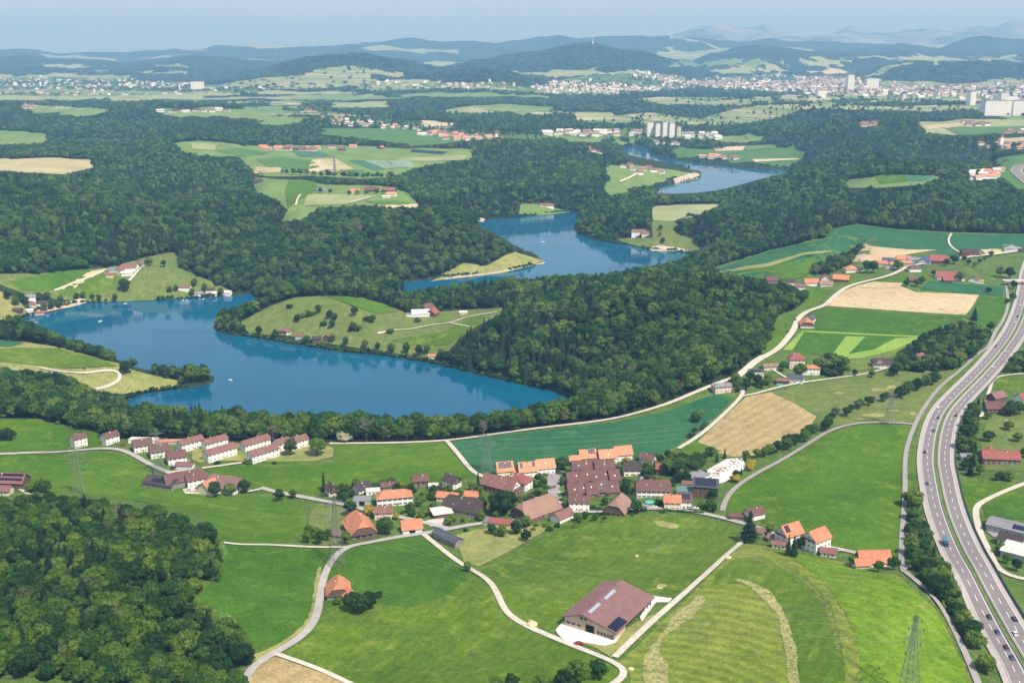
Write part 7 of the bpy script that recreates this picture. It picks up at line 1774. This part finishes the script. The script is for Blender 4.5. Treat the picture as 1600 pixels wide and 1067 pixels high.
wires(P3, P1, 'thin power line from the chalet pylon to the crop pylon'); wires(P1, P2, 'thin power line from the crop pylon to the pasture pylon', 9); wires(P4, P5, 'thin power line above the lower left wood', 9); wires(P5, P6, 'thin power line crossing above the barn', 14)
# boats
def boat(px_, py_, L, label, ang=20):
    x, y = onplane(px_, py_, .3); E = bpy.data.objects.new('boat', None); C.objects.link(E); E.location = (float(x), float(y), .0); E.rotation_euler[2] = math.radians(ang); tag(E, label, 'boat', 'small boats on the lake')
    b = MB(); st = [(-.5, .30), (-.2, .36), (.15, .34), (.35, .2), (.5, .02)]; R = []
    for (t, w_) in st: R.append([(t*L, -w_*L*.5, .7), (t*L, -w_*L*.36, -.2), (t*L, w_*L*.36, -.2), (t*L, w_*L*.5, .7)])
    for p, q in zip(R[:-1], R[1:]):
        for j in range(3): b.poly([p[j], q[j], q[j+1], p[j+1]])
    b.poly(R[0]); b.poly([r_[0] for r_ in R]+[r_[3] for r_ in R[::-1]]); b.obj('hull', ['white'], E)
    c = MB(); c.box(-.15*L, .15*L, -.12*L, .12*L, .7, 1.5); c.obj('cabin', ['bluew'], E)
boat(449, 648, 6, 'white boat nearest the lake tree row'); boat(360, 594, 6, 'white boat in the middle of the wide lake', -30); boat(157, 502, 7, 'small red-white boat in the left bay', 60); boat(848, 378, 9, 'tiny boat on the upper lake arm'); boat(110, 476, 6, 'moored boat at the left shore beach', 80)
for (a, b_, s_) in ((286,468,5),(292,468,5),(318,466,4),(196,473,5),(470,536,5)): boat(a, b_+1.5, s_, 'small moored boat on the bank near the cabins, '+('beside the long rust-roofed cabin' if a < 290 else 'just right of the long rust-roofed cabin' if a < 300 else 'by the grey cabin' if a < 330 else 'below the dark boathouse'), rnd.uniform(0, 90))
# stone blocks in the yard
b = MB()
for k in range(170):
    a = rnd.uniform(0, 1); px_ = 1092+a*66+rnd.uniform(-8, 8); py_ = 754-a*34+rnd.uniform(-5, 5); x, y = hit1(px_, py_); s = rnd.uniform(.3, 1.1); z = Hs(x, y)+.4
    b.box(x-s, x+s*rnd.uniform(.6, 1.4), y-s, y+s*rnd.uniform(.6, 1.2), z-.4, z+rnd.uniform(.4, 1.6), rnd.randrange(4))
tag(b.obj('stone_blocks', ['white', 'concrete', 'r_tan', 'greyw']), 'pale stone blocks and pallets stacked in the stone yard', kind='stuff')
# swimming pool, straw heaps, fences
def disc(name, px_, py_, r, mat, label, cat, h=.5, n_=12, z0=.15):
    x, y = hit1(px_, py_); b = MB(); z = Hs(x, y)+z0; k = [(x+math.cos(j*6.283/n_)*r, y+math.sin(j*6.283/n_)*r) for j in range(n_)]
    for j in range(n_): p, q = k[j], k[(j+1) % n_]; b.poly([(*p, z-.6), (*q, z-.6), (*q, z+h*.7), (*p, z+h*.7)])
    kk = [((p[0]-x)*.7+x, (p[1]-y)*.7+y) for p in k]
    for j in range(n_): b.poly([(*k[j], z+h*.7), (*k[(j+1) % n_], z+h*.7), (*kk[(j+1) % n_], z+h), (*kk[j], z+h)])
    b.poly([(*p, z+h) for p in kk]); tag(b.obj(name, [mat]), label, cat)
M['pool'] = plain('pool_water', (.08,.42,.48), .1, .5, .05, 1); M['straw'] = plain('straw', (.55,.43,.26), .95, .1, .2, 1)
disc('swimming_pool', 1015, 785, 3.2, 'pool', 'round turquoise pool beside the mansard farmhouse', 'pool'); disc('swimming_pool', 1218, 601, 3.4, 'pool', 'turquoise pool in the garden under the mansion', 'pool')
disc('straw_heap', 832, 977, 2.8, 'straw', 'pale earth heap by the lane left of the big barn', 'heap', 1.6); disc('straw_heap', 1138, 872, 2.0, 'straw', 'pale heap at the top of the straight lane', 'heap', 1.0); disc('straw_heap', 986, 1046, 1.4, 'straw', 'small heap at the lane crossing below the barn', 'heap', .9); disc('straw_heap', 995, 870, 1.1, 'straw', 'pale round bale alone in the green field', 'bale', 1.2)
disc('straw_heap', 1035, 917, 3.2, 'straw', 'flat pale manure patch behind the big barn', 'heap', .3)
def fence(pts, label, sp=4.0, h=1.3):
    A = wline(pts, False, step=sp); E = bpy.data.objects.new('fence', None); C.objects.link(E); tag(E, label, 'fence')
    post = one('post', lambda b: b.box(-.07, .07, -.07, .07, -.3, h), ['timber'])
    for p in A: inst('post', post, E, (p[0], p[1], Hs(*p)+.2))
    b = MB()
    for z_ in (.5, .95, 1.25):
        for p, q in zip(A[:-1], A[1:]): b.bar((p[0], p[1], Hs(*p)+z_+.2), (q[0], q[1], Hs(*q)+z_+.2), .025)
    b.obj('wire', ['steel'], E)
fence([(482,850),(482,820),(487,790),(488,782)], 'thin wire fence along the rough paddock')
fence([(521,694),(524,712),(526,726),(480,727),(410,729)], 'fence round the pale terrace lawn')
fence([(1086,810),(1070,828),(1045,845),(1020,862)], 'overgrown fence line in the green field', 5)
def hedge_row(pts, label, h=1.6, w_=1.2):
    A = wline(pts, False, step=1.6); b = MB()
    for k, p in enumerate(A):
        z = Hs(*p); s = w_*rnd.uniform(.6, .9); b.box(p[0]-s, p[0]+s, p[1]-s, p[1]+s, z-.3, z+h*rnd.uniform(.75, 1.1))
    tag(b.obj('clipped_hedge', ['leaf']), label, 'hedge')
hedge_row([(1038,798),(1060,800),(1098,803)], 'clipped hedge along the village road below the double house')
# ------------------------------------------------------------------ haze
hb = MB(); hb.box(-60000, 60000, -3000, 61500, -7, 1750)
hz_ = mesh_obj('haze', hb.v, hb.f, []); tag(hz_, 'thin blue summer haze over the whole valley', kind='stuff')
hm = bpy.data.materials.new('haze'); hm.use_nodes = True; hn = hm.node_tree.nodes; hn.clear()
ho = hn.new('ShaderNodeOutputMaterial'); pv = hn.new('ShaderNodeVolumePrincipled'); pv.inputs['Color'].default_value = (.27, .56, 1.0, 1); pv.inputs['Absorption Color'].default_value = (.45, .45, .45, 1); pv.inputs['Density'].default_value = HAZE; pv.inputs['Anisotropy'].default_value = 0.0
hm.node_tree.links.new(pv.outputs[0], ho.inputs['Volume']); hz_.data.materials.append(hm)
